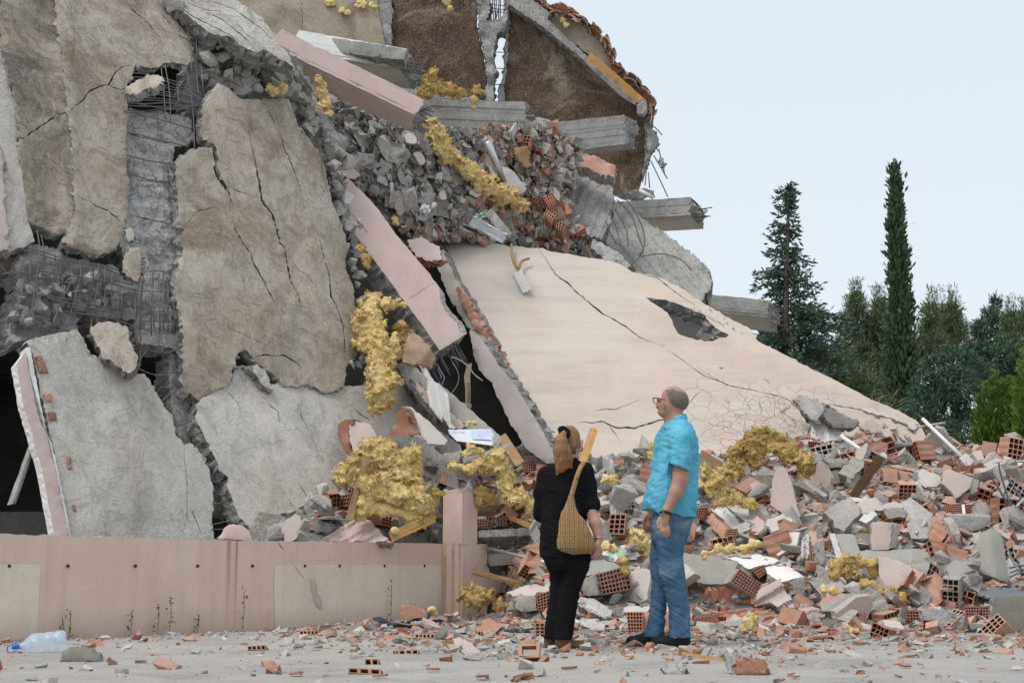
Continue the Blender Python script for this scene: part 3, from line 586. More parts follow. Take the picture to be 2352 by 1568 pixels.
it = [(1, PLF.off(-.02 - .008 * (i % 3)), [(790, 470 + i * 21), (930, 480 + i * 21), (1060, 510 + i * 20 - i * i * .3), (1180, 555 + i * 17 - i * i * .4), (1310, 625 + i * 10 - i * i * .3)], .007) for i in range(13)] + \
     [(1, pj, q) for q in ([(1040, 440), (1050, 600), (1060, 770)], [(1065, 420), (1085, 600), (1100, 790)], [(1190, 430), (1215, 560), (1245, 760), (1245, 970)], [(1250, 350), (1265, 480), (1280, 620)], [(1145, 560), (1148, 700)], [(1365, 330), (1380, 420), (1395, 520)], [(1470, 370), (1475, 560)],
      [(1290, 440), (1310, 620)], [(1150, 220), (1300, 320), (1500, 400), (1700, 470)], [(1180, 150), (1400, 260), (1600, 370), (1820, 500)], [(1240, 420), (1400, 480), (1560, 560)], [(1200, 160), (1230, 320), (1225, 480)], [(820, 660), (1000, 690), (1150, 700), (1290, 670)], [(820, 720), (1000, 760), (1240, 830)], [(820, 855), (1000, 900), (1210, 945)], [(815, 995), (960, 1030), (1130, 1055)],
      [(1500, 300), (1620, 420), (1660, 540)], [(1260, 240), (1262, 420)])]
bars('curved_rebar_bundle', 'dense bundle of curved rebar sagging between the two brown slabs', it, mat='mix', seed=5)
it = [(1, PLF.off(.06), q) for q in ([(1960, 490), (2000, 600), (1995, 690)], [(2080, 720), (2180, 800), (2230, 900), (2190, 1040), (2140, 1130)], [(1860, 380), (1960, 520), (2060, 680), (2140, 800)], [(2100, 760), (2200, 900), (2230, 980)], [(2060, 960), (2090, 1060), (2140, 1140), (2100, 1200)], [(2080, 1000), (2160, 1010), (2230, 1030)], [(2050, 900), (2075, 1100), (2110, 1230)], [(2130, 830), (2110, 980), (2140, 1140)],
      [(1900, 430), (1990, 560), (2090, 640), (2170, 760)], [(2140, 1230), (2215, 1235), (2218, 1200)], [(2140, 1150), (2200, 1300), (2290, 1420), (2360, 1500)])]
bars('edge_wires', 'loose wires and rebar hanging along the right edge of the huge tan slab', it, r=.004, seed=6)
# ------------------------------------------------------------------ right half of the ruin: cream slab, beams, gable
CRP = PL3((1270, 1030, 16.3), (2100, 1040, 17.3), (985, 520, 19.5))
def cream_extra(N, L, c, mix, rng_, nz, tc, b):
    ge = N.new('ShaderNodeNewGeometry'); pos = ge.outputs['Position']
    n1 = N.new('ShaderNodeTexNoise'); n1.inputs['Scale'].default_value = 3.0; L.new(pos, n1.inputs['Vector'])
    va = N.new('ShaderNodeVectorMath'); va.operation = 'MULTIPLY_ADD'; L.new(n1.outputs['Color'], va.inputs[0]); va.inputs[1].default_value = (.22, .22, .22); L.new(pos, va.inputs[2])
    tot = None
    for (x, y, rad, sc) in ((1700, 985, 1.15, 3.3), (1780, 1010, .95, 6.5), (1850, 960, .7, 5.0)):
        vo = N.new('ShaderNodeTexVoronoi'); vo.feature = 'DISTANCE_TO_EDGE'; vo.inputs['Scale'].default_value = sc; L.new(va.outputs[0], vo.inputs['Vector'])
        dm = N.new('ShaderNodeVectorMath'); dm.operation = 'DISTANCE'; L.new(pos, dm.inputs[0]); dm.inputs[1].default_value = CRP.hit(x, y)
        ml = N.new('ShaderNodeMath'); ml.operation = 'MULTIPLY'; L.new(rng_(vo.outputs['Distance'], .0015 * sc, .0045 * sc, .8, 0), ml.inputs[0]); L.new(rng_(dm.outputs['Value'], rad * .75, rad, 1, 0), ml.inputs[1])
        c = mix(ml.outputs[0], c, (.16, .125, .10))
    dm = N.new('ShaderNodeVectorMath'); dm.operation = 'DISTANCE'; L.new(pos, dm.inputs[0]); dm.inputs[1].default_value = CRP.hit(1150, 640)
    ml = N.new('ShaderNodeMath'); ml.operation = 'MULTIPLY'; L.new(rng_(dm.outputs['Value'], .6, 2.6, .75, 0), ml.inputs[0]); L.new(rng_(nz(1.3, 6, .6), .35, .6, .2, 1), ml.inputs[1])
    c = mix(ml.outputs[0], c, (.52, .495, .46))
    mp = N.new('ShaderNodeMapping'); mp.inputs['Rotation'].default_value = (0, .75, 0); mp.inputs['Scale'].default_value = (.5, .5, 4.5); L.new(pos, mp.inputs[0]); n2 = N.new('ShaderNodeTexNoise'); n2.inputs['Scale'].default_value = 1.6; n2.inputs['Detail'].default_value = 7; n2.inputs['Roughness'].default_value = .65; L.new(mp.outputs[0], n2.inputs['Vector'])
    c = mix(rng_(n2.outputs[0], .5, .72, 0, .6), c, (.40, .345, .29)); return mix(rng_(n2.outputs[0], .45, .3, 0, .5), c, (.57, .53, .475))
MT['cream'] = M('cream_plaster', (.55, .46, .38), (.50, .42, .35), 1.6, (.52, .48, .43), .8, (.45, .7), rough=.85, bump=.3, bs=30, fine=.05, extra=cream_extra)
cr_px = Z(5, [(640, 230), (760, 255), (900, 285), (1050, 325), (1220, 345), (1400, 385), (1560, 415), (1660, 445), (1720, 485), (1830, 505), (1900, 530), (2000, 590), (2090, 650), (2200, 720), (2350, 800)]) + \
    Z(8, [(310, 1000), (480, 1090), (640, 1170), (800, 1270), (900, 1320), (1020, 1350), (1120, 1410), (1150, 1450), (1220, 1500)]) + [(2155, 1075), (1900, 1110), (1640, 1110), (1450, 1090), (1288, 1060)] + Z(5, [(1310, 1420), (1200, 1180), (1050, 960), (900, 700), (770, 500), (700, 340)])
def cr_sh(x, y):
    d = ((x - 1500) * .55 - (y - 760) * .83)     # distance from a fold running down to the right
    return .10 * math.sin(x * .004 + 1) * .6 + .10 * math.exp(-((y - (720 + (x - 1480) * .42)) / 22) ** 2) * (1 if x > 1480 else 0) - .05 * math.exp(-((y - 1010) / 50) ** 2)
cs = plate('cream_floor_slab', cr_px, CRP, .2, (MT['cream'], MT['grey']), 'vast tilted cream plastered slab with long diagonal crack and crazed foot', 'slab', step=16, relief=.012, rs=.9, seed=31, shape=cr_sh, jag=2,
      holes=[Z(5, [(1790, 625), (1900, 640), (2000, 680), (2090, 710), (2130, 760), (2160, 800), (2230, 850), (2210, 880), (2100, 880), (2040, 860), (1960, 830), (1900, 740), (1830, 670)]),
             Z(8, [(480, 1290), (560, 1330), (600, 1380), (660, 1310), (760, 1370), (810, 1400), (760, 1430), (650, 1420), (560, 1400)])],
      cracks=[(Z(5, [(1215, 345), (1270, 420), (1310, 490), (1390, 550), (1440, 600), (1500, 650), (1560, 700), (1640, 745), (1700, 790), (1760, 840), (1880, 890)]), 2.7), (Z(5, [(1880, 890), (1950, 940), (2100, 1050), (2300, 1130)]), 1.5),
              (Z(5, [(1265, 1310), (1320, 1322)]), 2), (Z(5, [(1430, 1275), (1500, 1280), (1570, 1275), (1640, 1305), (1740, 1310), (1850, 1280), (1890, 1275), (1960, 1290)]), 3.2), (Z(5, [(1500, 1225), (1560, 1215), (1640, 1215), (1700, 1195), (1760, 1170)]), 1.9),
              (Z(5, [(1600, 1290), (1640, 1340), (1660, 1370)]), 1.5), (Z(5, [(2010, 1215), (2060, 1150), (2090, 1130)]), 1.6), (Z(8, [(0, 1130), (150, 1220), (300, 1250), (430, 1280), (560, 1340)]), 1.8), (Z(8, [(470, 1095), (640, 1175), (760, 1250)]), 2.0),
              (Z(8, [(650, 1310), (760, 1330), (850, 1350), (900, 1330)]), 1.5), (Z(5, [(1700, 480), (1850, 520), (1950, 600), (2080, 690)]), 1.8)])
for i, q in enumerate(([(150, 885), (310, 995), (480, 1085), (640, 1165), (655, 1195), (470, 1118), (290, 1030), (150, 920)], [(790, 1262), (900, 1315), (1020, 1345), (1130, 1410), (1110, 1425), (1000, 1372), (880, 1345), (780, 1285)], [(0, 800), (60, 810), (170, 880), (160, 905), (60, 850), (0, 830)])):
    plate('broken_edge_strip', Z(8, q), CRP.off(.07), .06, (MT['soffit'], MT['grey']), parent=cs, step=9, jag=2, relief=.02, seed=70 + i)
plate('propped_grey_plate', Z(8, [(495, 1268), (540, 1250), (640, 1290), (657, 1320), (612, 1384), (580, 1370)]), PLN(*Z1(8, 600, 1380), 16.9, (-.3, -.75, .6)), .06, (MT['board'], MT['grey']), 'grey plate propped over the gap in the lower cream slab', 'plate', step=9, jag=1.2, seed=74)
plate('tilted_kerb_block', Z(8, [(655, 1318), (700, 1330), (835, 1392), (800, 1420), (700, 1415), (640, 1350)]), PLN(*Z1(8, 720, 1400), 16.95, (.1, -.95, .1)), .2, (MT['mortar'], MT['grey']), 'grey block lying behind the white cornice block', 'block', step=9, jag=1.2, seed=75)
MT['mauve'] = M('mauve_render', (.45, .405, .385), (.40, .36, .345), 2.0, (.50, .46, .43), 1.0, bump=.4, bs=40, fine=.07)
cu = plate('under_slab', Z(5, [(850, 790), (910, 830), (960, 900), (1010, 980), (1090, 1080), (1150, 1170), (1230, 1310), (1330, 1500), (1260, 1500), (1150, 1420), (1060, 1270), (990, 1130), (970, 1070), (900, 1000), (870, 920)]),
      PLN(*Z1(5, 1050, 1150), 16.25, (-.5, -.8, .1)), .25, (MT['mauve'], MT['grey']), 'smooth mauve edge of a slab under the left side of the cream slab', 'slab', step=12, seed=32, jag=1.5)
plate('hole_shade_backing', [(1300, 760), (1620, 700), (1870, 880), (2080, 980), (2120, 1060), (1900, 1090), (1640, 1090), (1400, 1060)], CRP.off(-1.1), .15, (MT['dark'], MT['dark']), parent=cs, step=30, seed=61, relief=.05)  # added backing, coloured dark to stand for the shade under the slab's hole
# broken bricks showing in the joint along the cream slab's left edge
for k in range(17):
    t = k / 16; x = 700 + 330 * t + random.uniform(-8, 8); y = 440 + 560 * t
    q = [(x - 22, y - 18), (x + 10, y - 26), (x + 34, y + 18), (x + 4, y + 26)]
    plate('bared_brick', Z(5, q), PLN(*Z1(5, x, y), 18.6 - 2.0 * t, (-.6, -.75, .2)), .12, (MT['brick'], MT['brick']), parent=cs, step=8, jag=1.2, relief=.01, seed=k)
plate('joint_backing', Z(5, [(620, 330), (700, 360), (780, 520), (910, 720), (1060, 980), (1210, 1200), (1310, 1420), (1250, 1400), (1000, 1000), (860, 800), (760, 650)]), PLN(*Z1(5, 900, 780), 17.75, (-.5, -.8, .25)), .2, (MT['soffit'], MT['grey']), parent=cs, step=12, seed=33, relief=.03)
plate('purple_brown_fragment', Z(5, [(515, 310), (590, 285), (690, 340), (700, 410), (620, 415), (560, 390)]), PLN(*Z1(5, 610, 350), 17.7, (-.1, -.8, .5)), .12, (MT['pinkdirty'], MT['brick']), 'pink plastered block lodged between the pilaster and the cream slab', 'fragment', step=10, seed=34)
# the fallen pink pilaster
pp = plate('pink_pilaster', Z(5, [(125, 30), (200, -30), (330, 100), (470, 290), (640, 490), (690, 560), (715, 590), (720, 640), (760, 700), (820, 760), (838, 805), (690, 897), (600, 760), (500, 630), (330, 400), (230, 270), (170, 150)]),
      PLN(*Z1(5, 480, 430), 16.4, (.42, -.80, .42)), .34, (MT['pink'], MT['dust']), 'long fallen pink pilaster leaning with rebar sticking from its foot', 'pilaster', step=15, relief=.002, rough=.012, jag=.8, seed=35,
      cracks=[(Z(5, [(505, 635), (590, 580), (672, 528)]), .9)])
PPL = PLN(*Z1(5, 480, 430), 16.4, (.42, -.80, .42))
plate('bare_patch', Z(5, [(690, 565), (715, 590), (722, 640), (760, 700), (820, 760), (838, 803), (800, 790), (785, 745), (715, 675), (695, 620)]), PPL.off(.006), .004, (MT['dust'], MT['dust']), parent=pp, step=10, jag=1.5, relief=.004, rough=0)
for k in range(13):
    t = (k + .5) / 13; bx, by = 690 + (838 - 690) * t, 900 + (810 - 900) * t
    p = PPL.hit(*Z1(5, bx, by)) - PPL.n * random.uniform(.05, .3); q = p + Vector((.10, -.02, -.17)).normalized() * random.uniform(.14, .28)
    V, Fc = tube_vf([p - (q - p) * .2, q], .009, 6); mk('rebar_stub', V, Fc, MT['steelblue'], pp, smooth=True)
# beams
def bm(name, k, R0, R1, T, B, mats, label, **kw):
    cv = lambda q: Z1(k, q[0], q[1]) + (q[2],)
    return beam(name, cv(R0), cv(R1), cv(T), cv(B), mats, label, 'beam', steel=MT['steel'], endmat=MT['grey'], **kw)
g3 = (MT['board'],) * 3
bm('pink_beam', 4, (60, 235, 16.3), (857, 620, 17.6), (920, 540, 17.85), (840, 716, 17.9), (MT['pink'], MT['pink'], MT['dust']), 'long smooth pink beam slanting down from the upper left', boards=6, side=.0005, rebars=16, seed=1)
b2o = bm('painted_beam', 4, (180, 268, 19.6), (770, 368, 20.2), (812, 262, 20.35), (858, 486, 20.9), (MT['white'], MT['soffit'], MT['board']), 'broken beam with white side and beige underside behind the pink beam', boards=8, side=.003, rebars=22, seed=2)
bm('board_marked_beam', 4, (915, 702, 19.9), (1440, 722, 20.3), (1460, 545, 20.35), (1447, 785, 20.8), g3, 'stout board marked concrete beam below the broken column', boards=8, side=.007, rebars=18, seed=3)
bm('board_marked_beam', 4, (1560, 822, 21.4), (1985, 772, 22.0), (1977, 614, 22.05), (2036, 798, 22.5), g3, 'board marked concrete beam sticking out below the dark gable wall', boards=9, side=.007, rebars=6, rough=.06, seed=4)
bm('cantilever_beam', 5, (1560, 200, 22.7), (2035, 172, 22.3), (2042, 74, 22.35), (2108, 248, 22.9), (MT['board'], MT['soffit'], MT['board']), 'upper of two broken beams jutting into the sky at the right', boards=7, side=.006, rebars=14, seed=5)
bm('cantilever_beam', 8, (-120, 812, 22.4), (365, 862, 22.6), (382, 777, 22.65), (416, 940, 23.2), (MT['board'], MT['soffit'], MT['board']), 'lower of two broken beams jutting into the sky near the tall conifer', boards=7, side=.006, rebars=16, seed=6)
plate('grey_beam_cap', Z(4, [(235, 193), (420, 205), (640, 235), (812, 262), (790, 318), (600, 300), (400, 268), (310, 240)]), PLN(*Z1(4, 600, 260), 19.9, (0, -1, .1)), .3, (MT['board'], MT['grey']), parent=b2o, step=12, jag=1.5, relief=.012, seed=36)
# board marked slabs right of the debris chute
bl = lambda x, y: .012 * (1 if int((x * .75 - y * .66 + 4000) / 11) % 2 else -1)
plate('board_marked_slab', Z(5, [(1540, 300), (1600, 180), (1690, 100), (1780, 190), (1990, 330), (2110, 440), (2140, 470), (2142, 560), (2110, 600), (2085, 665), (1990, 655), (1880, 580), (1800, 520), (1700, 450)]), PLN(*Z1(5, 1850, 400), 21.6, (-.05, -.75, .66)), .35,
      (MT['board'], MT['grey']), 'large grey board marked slab sloping down to the right behind the cream slab', 'slab', step=5, relief=.012, seed=37, shape=bl, flat=True, jag=3.5)
plate('board_marked_slab', Z(4, [(1600, 1180), (1640, 1000), (1700, 910), (1800, 890), (1912, 955), (1922, 1080), (1890, 1200), (1850, 1290), (1770, 1250), (1680, 1210)]), PLN(*Z1(4, 1760, 1080), 20.9, (.15, -.8, .6)), .3,
      (MT['board'], MT['grey']), 'upright grey board marked slab above the brick debris', 'slab', step=5, relief=.02, seed=38, flat=True, jag=3.5, shape=lambda x, y: .01 * (1 if int(x * .9 + y * .35) % 22 > 11 else -1))
plate('fallen_grey_slab', Z(5, [(1510, 300), (1560, 320), (1650, 370), (1715, 440), (1690, 460), (1600, 430), (1540, 380), (1500, 340)]), PLN(*Z1(5, 1600, 370), 19.9, (-.1, -.7, .7)), .2, (MT['dust'], MT['grey']), 'grey wedge of slab with a brick at its tip on the cream slab', 'fragment', step=9, seed=39)
# gable wall and roof edge
def earth_extra(N, L, c, mix, rng_, nz, tc, b):
    out = c
    for sc, off, colr, th in (((60, 60, 9), 0.0, (.30, .22, .13), .70), ((12, 60, 70), 3.1, (.22, .15, .10), .68)):
        mp = N.new('ShaderNodeMapping'); mp.inputs['Scale'].default_value = sc; mp.inputs['Location'].default_value = (off, off, 0); mp.inputs['Rotation'].default_value = (0, .5 + off, 0)
        L.new(tc.outputs['Object'], mp.inputs[0]); n = N.new('ShaderNodeTexNoise'); n.inputs['Scale'].default_value = 1; n.inputs['Detail'].default_value = 2; L.new(mp.outputs[0], n.inputs['Vector'])
        out = mix(rng_(n.outputs[0], th - .06, th), out, colr)
    return out
MT['earth'] = M('earthy_dark_render', (.095, .066, .05), (.15, .108, .08), 3.0, (.30, .25, .195), .75, (.52, .62), bump=1.0, bs=22, fine=.5, extra=earth_extra, bd=.03)
MT['tan'] = M('tan_stained_render', (.335, .29, .22), (.40, .35, .275), 2.0, (.22, .18, .13), 1.2, (.5, .68), bump=.8, bs=24, fine=.2)
gb = empty('ruined_gable', at(1150, 600, 23.5), 'tall dark earth coloured gable wall with broken tiled roof edge', 'gable wall')
GP = PLN(1200, 200, 23.6, (-.08, -1, -.02))
plate('tan_wall', Z(4, [(-160, -60), (640, -60), (660, 90), (690, 245), (400, 240), (190, 240), (-160, 200)]), GP.off(1.2), .2, (MT['tan'], MT['grey']), parent=gb, step=16, relief=.03, seed=40, cracks=[(Z(4, [(240, 20), (250, 80), (245, 150)]), 1.3)])
plate('dark_wall', Z(4, [(715, -60), (1190, -60), (1178, 120), (1190, 200), (1218, 280), (1232, 440), (1240, 590), (860, 590), (780, 400), (740, 280), (720, 240), (725, 150), (735, 50)]), GP, .2, (MT['earth'], MT['grey']), parent=gb, step=12, relief=.05, rs=3, seed=41)
plate('grey_jamb', Z(4, [(650, -60), (715, -60), (735, 50), (722, 150), (730, 260), (690, 250), (665, 150), (655, 60)]), GP.off(.1), .4, (MT['dust'], MT['grey']), parent=gb, step=10, relief=.03, seed=42)
plate('dark_wall', Z(4, [(1340, 0), (1350, -60), (1500, -60), (1560, 60), (1770, 310), (2080, 560), (2112, 600), (2100, 700), (2085, 900), (2060, 985), (2010, 1065), (1900, 1040), (1750, 1000), (1480, 800), (1320, 640), (1328, 340), (1345, 160)]), GP, .2, (MT['earth'], MT['dust']), parent=gb, step=12, relief=.05, rs=3, seed=43)
plate('gable_infill', Z(4, [(1545, 60), (1640, 82), (1760, 130), (1860, 220), (1920, 320), (2000, 420), (2100, 540), (2060, 555), (1790, 300), (1560, 130)]), GP.off(.06), .2, (MT['tan'], MT['grey']), parent=gb, step=12, relief=.03, seed=44)
plate('eave_beam', Z(4, [(1345, -60), (1430, -40), (1575, 70), (1560, 105), (1775, 300), (1760, 325), (1540, 145), (1350, 20)]), GP.off(.32), .3, (MT['dust'], MT['dust']), parent=gb, step=12, jag=1.2, relief=.012, seed=45)
plate('eave_timber', Z(4, [(1793, 285), (1850, 325), (2085, 535), (2082, 562), (2035, 548), (1840, 378), (1765, 322)]), PLN(*Z1(4, 1930, 430), 23.05, (-.2, -1, -.25)), .22, (MT['woodnew'], MT['wood']), parent=gb, step=14, jag=.5, relief=.003, rough=.004, seed=46)
plate('timber_face', Z(4, [(1765, 322), (1840, 380), (2036, 550), (2036, 566), (1960, 520), (1830, 400), (1762, 335)]), PLN(*Z1(4, 1930, 430), 23.0, (-.2, -1, -.4)), .1, (MT['dust'], MT['dust']), parent=gb, step=14, jag=.5, relief=.003, rough=.004, seed=47)
plate('eave_bracket', Z(4, [(2042, 560), (2088, 530), (2092, 590), (2075, 612), (2040, 606)]), PLN(*Z1(4, 2065, 570), 22.95, (-.2, -1, 0)), .2, (MT['dust'], MT['dust']), parent=gb, step=10, jag=.5, relief=.003, rough=.004)
plate('gable_corner', Z(4, [(2090, 640), (2115, 600), (2128, 640), (2105, 700), (2090, 900), (2070, 960), (2085, 800)]), GP.off(.1), .3, (MT['dust'], MT['grey']), parent=gb, step=8, relief=.03, seed=48)
# broken column between the two dark walls: sky shows beside it
bcol = plate('broken_column', Z(4, [(1180, -60), (1240, -60), (1250, 60), (1235, 110), (1300, 100), (1345, 60), (1348, 100), (1330, 165), (1300, 175), (1275, 260), (1272, 340), (1290, 380), (1272, 420), (1270, 590), (1222, 590), (1240, 420), (1222, 280), (1205, 190), (1190, 110)]), GP.off(.25), .3, (MT['dust'], MT['grey']),
      'shattered concrete column with bare rebar against the sky', 'column', step=7, relief=.07, rs=5, seed=49, jag=3)
for k in range(11):
    x = 1235 + k * 9 + random.uniform(-3, 3)
    P = [GP.off(.1).hit(*Z1(4, x, -70)), GP.off(.1 + random.uniform(-.1, .1)).hit(*Z1(4, x + random.uniform(-6, 6), 20)), GP.off(.12).hit(*Z1(4, x - 5 + random.uniform(-14, 14), 120))]
    V, Fc = tube_vf(P, .010, 5); mk('rebar', V, Fc, MT['steel'], bcol, smooth=True)
for k in range(9):
    y = -30 + k * 22 if k < 5 else 110 + (k - 4) * 85
    xa, xb = (1230, 1335) if k < 5 else (1270, 1340)
    V, Fc = tube_vf([GP.off(.1).hit(*Z1(4, xa, y)), GP.off(.14).hit(*Z1(4, (xa + xb) / 2, y + random.uniform(0, 14))), GP.off(.1).hit(*Z1(4, xb, y + random.uniform(0, 25)))], .008, 5)
    mk('stirrup', V, Fc, MT['steel'], bcol, smooth=True)
plate('gap_jamb', Z(4, [(1335, -60), (1360, -60), (1352, 40), (1352, 160), (1345, 340), (1330, 440), (1336, 590), (1298, 590), (1300, 460), (1318, 440), (1330, 340), (1335, 200)]), GP.off(.08), .3, (MT['dust'], MT['grey']), parent=gb, step=7, relief=.04, seed=50, jag=2)
# clay roof tiles along the broken rim, each its own piece
rim = Z(4, [(1490, -30), (1545, 20), (1575, 50), (1640, 45), (1690, 62), (1750, 105), (1815, 155), (1860, 205), (1900, 280), (1925, 340), (1950, 370), (2010, 425), (2060, 470), (2110, 515), (2122, 560), (2118, 620), (2106, 665)])
def along(pts, s):
    out = []; 
    for a, b in zip(pts[:-1], pts[1:]):
        L = math.hypot(b[0] - a[0], b[1] - a[1]); n = max(1, round(L / s))
        for i in range(n): out.append((a[0] + (b[0] - a[0]) * i / n, a[1] + (b[1] - a[1]) * i / n, math.atan2(b[1] - a[1], b[0] - a[0])))
    return out
MT['tile'] = M('roof_tile_clay', (.47, .24, .145), (.38, .18, .11), 5.0, (.46, .36, .30), 3.0, bump=.4, bs=40, rnd=.3, hue=.3)
MT['tilegrey'] = M('mossy_roof_tile', (.26, .22, .20), (.20, .17, .155), 5.0, bump=.4, bs=40, rnd=.2)
V0, F0 = box_vf((-.11, -.2, -.035), (.11, .2, .03))
V0 = [(x, y, z + .02 * (1 - (x / .11) ** 2)) for x, y, z in V0]
tm = bpy.data.meshes.new('roof_tile'); 
bmt = bmesh.new(); vs = [[bmt.verts.new((x, y, .05 * math.cos(x / .11 * 1.4) - .02 + dz)) for x in (-.11, -.06, 0, .06, .11)] for y, dz in ((-.2, 0), (.2, 0))]
vb = [[bmt.verts.new((x, y, .05 * math.cos(x / .11 * 1.4) - .045)) for x in (-.11, -.06, 0, .06, .11)] for y in (-.2, .2)]
for i in range(4):
    bmt.faces.new((vs[0][i], vs[0][i + 1], vs[1][i + 1], vs[1][i])); bmt.faces.new((vb[0][i + 1], vb[0][i], vb[1][i], vb[1][i + 1]))
    bmt.faces.new((vb[0][i], vb[0][i + 1], vs[0][i + 1], vs[0][i])); bmt.faces.new((vs[1][i], vs[1][i + 1], vb[1][i + 1], vb[1][i]))
bmt.faces.new((vs[0][0], vs[1][0], vb[1][0], vb[0][0])); bmt.faces.new((vb[0][4], vb[1][4], vs[1][4], vs[0][4])); bmt.to_mesh(tm); bmt.free()
tm.materials.append(MT['tile']); tm2 = tm.copy(); tm2.materials.clear(); tm2.materials.append(MT['tilegrey'])
rng = random.Random(4)
for (x, y, a) in along(rim, 8.5):
    for j in range(2):
        p = GP.off(rng.uniform(-.05, .22)).hit(x + rng.uniform(-3, 3), y + rng.uniform(-2, 3) + j * 7)
        o = link(bpy.data.objects.new('roof_tile', tm2 if (j == 0 and rng.random() < .4) else tm)); o.parent = gb; o.location = p - gb.location
        o.rotation_euler = (rng.uniform(-.3, .3), a + rng.uniform(-.4, .4), rng.uniform(-.5, .5)); k_ = rng.uniform(.45, .8); o.scale = (k_ * 1.3, k_, k_)
# rebar tangle hanging at the gable corner
hb = [(16, [(1115, 955), (1160, 985), (1205, 1035)]), (16, [(1130, 960), (1110, 1080), (1090, 1250), (1075, 1420)]), (16, [(1115, 970), (1120, 1100), (1100, 1230)]), (16, [(1120, 1235), (1190, 1380), (1250, 1510)]), (16, [(1140, 1190), (1200, 1290), (1245, 1370)]), (16, [(1100, 1320), (1110, 1440)]),
      (16, [(1180, 1140), (1195, 1210)]), (16, [(1215, 1280), (1225, 1340)]), (16, [(1095, 980), (1150, 1060), (1185, 1110)]), (16, [(1130, 1000), (1150, 1100), (1175, 1160)])]
root = None
for z, pts in hb:
    P = [GP.off(.25).hit(*q) for q in Z(z, pts)]
    if root is None: root = empty('hanging_rebar', P[0], 'rebar tangle with clinging lumps hanging at the gable corner', 'rebar')
    V, Fc = tube_vf(P, .010, 5); mk('bar', V, Fc, MT['steel'], root, smooth=True)
plate('clinging_lump', Z(16, [(1100, 985), (1150, 1010), (1175, 1060), (1170, 1110), (1140, 1150), (1115, 1190), (1085, 1280), (1080, 1180), (1090, 1080)]), GP.off(.3), .2, (MT['grey'], MT['grey']), parent=root, step=7, relief=.05, rs=5, seed=51, jag=3)
plate('clinging_lump', Z(16, [(1185, 1205), (1210, 1215), (1230, 1265), (1215, 1282), (1190, 1250)]), GP.off(.3), .1, (MT['dust'], MT['grey']), parent=root, step=6, relief=.03, rs=5, seed=52, jag=1)
plate('clinging_lump', Z(16, [(965, 1460), (1040, 1440), (1090, 1445), (1145, 1460), (1140, 1500), (1090, 1490), (1050, 1520), (970, 1525)]), GP.off(.3), .2, (MT['grey'], MT['grey']), parent=root, step=7, relief=.05, rs=5, seed=53, jag=2)
tube('white_pipe', [GP.off(.5).hit(*Z1(16, 1035, 1455)), GP.off(.6).hit(*Z1(16, 1135, 1515))], .03, MT['white'], n=10, label='short white pipe poking out beside the upper jutting beam', cat='pipe')
# the debris chute between the beams
CHP = PL3((800, 300, 18.3), (1400, 420, 21.3), (1000, 560, 19.0))
chute_px = Z(4, [(380, 540), (840, 740), (950, 720), (1500, 680), (1660, 740), (1740, 860), (1680, 960), (1640, 1150), (1770, 1260), (1850, 1330), (1990, 1460), (1780, 1420), (1500, 1340), (1300, 1320), (1100, 1290), (930, 1290), (820, 1340), (690, 1180), (560, 1010), (420, 1060), (360, 850), (380, 700)])
plate('debris_chute', chute_px, CHP, .35, (MT['heap'], MT['grey']), 'sloping bed of fine debris between the beams and the cream slab', kind='stuff', step=10, relief=.12, rs=2.5, seed=54, jag=5)
plate('dusty_slope_sheet', Z(4, [(330, 480), (420, 540), (560, 610), (700, 670), (870, 760), (870, 800), (760, 780), (620, 710), (540, 720), (470, 690), (400, 640)]), CHP.off(.12), .08, (MT['stonelight'], MT['grey']), 'pale dusty slab under the pink beam', 'slab', step=12, seed=55)
plate('rear_floor_slab', Z(4, [(-100, 150), (300, 200), (900, 480), (1300, 560), (1600, 660), (1600, 780), (900, 780), (300, 560), (-100, 500)]), PLN(*Z1(4, 600, 500), 21.2, (0, -1, .25)), .2, (MT['dust'], MT['grey']), parent=core, step=30, seed=59, relief=.03)
# dark opening: leaning grey beam, sign, banner, cables
plate('leaning_grey_beam', Z(5, [(455, 965), (560, 985), (660, 1060), (760, 1130), (1030, 1370), (1000, 1420), (860, 1350), (760, 1320), (620, 1220), (520, 1090)]), PLN(*Z1(5, 760, 1200), 15.6, (-.15, -.8, .5)), .25, (MT['mortar'], MT['grey']), 'grey plastered beam slanting below the dark opening', 'beam', step=12, seed=56,
      jag=1.2, relief=.006)
plate('pink_beam_underside', Z(5, [(530, 1050), (620, 1180), (700, 1250), (770, 1310), (800, 1320), (830, 1300), (800, 1270), (740, 1220), (650, 1130), (560, 1060)]), PLN(*Z1(5, 680, 1200), 15.5, (-.15, -.8, .5)), .03, (MT['pink'], MT['dust']), 'strip of pink paint on the beam below the dark opening', 'plaster strip', step=12, seed=57, jag=1)
plate('brown_cloth', Z(5, [(540, 780), (590, 820), (640, 900), (665, 945), (640, 985), (600, 975), (550, 970), (490, 950), (500, 880)]), PLN(*Z1(5, 580, 890), 15.4, (.1, -.9, .4)), .05, (M('brown_cloth', (.36, .27, .19), (.25, .185, .13), 3.0, bump=.5, bs=18, fine=.1),) * 2, 'crumpled brown cloth hanging under the pilaster foot', 'cloth', step=7, seed=58, relief=.07, rs=4, jag=1.5)
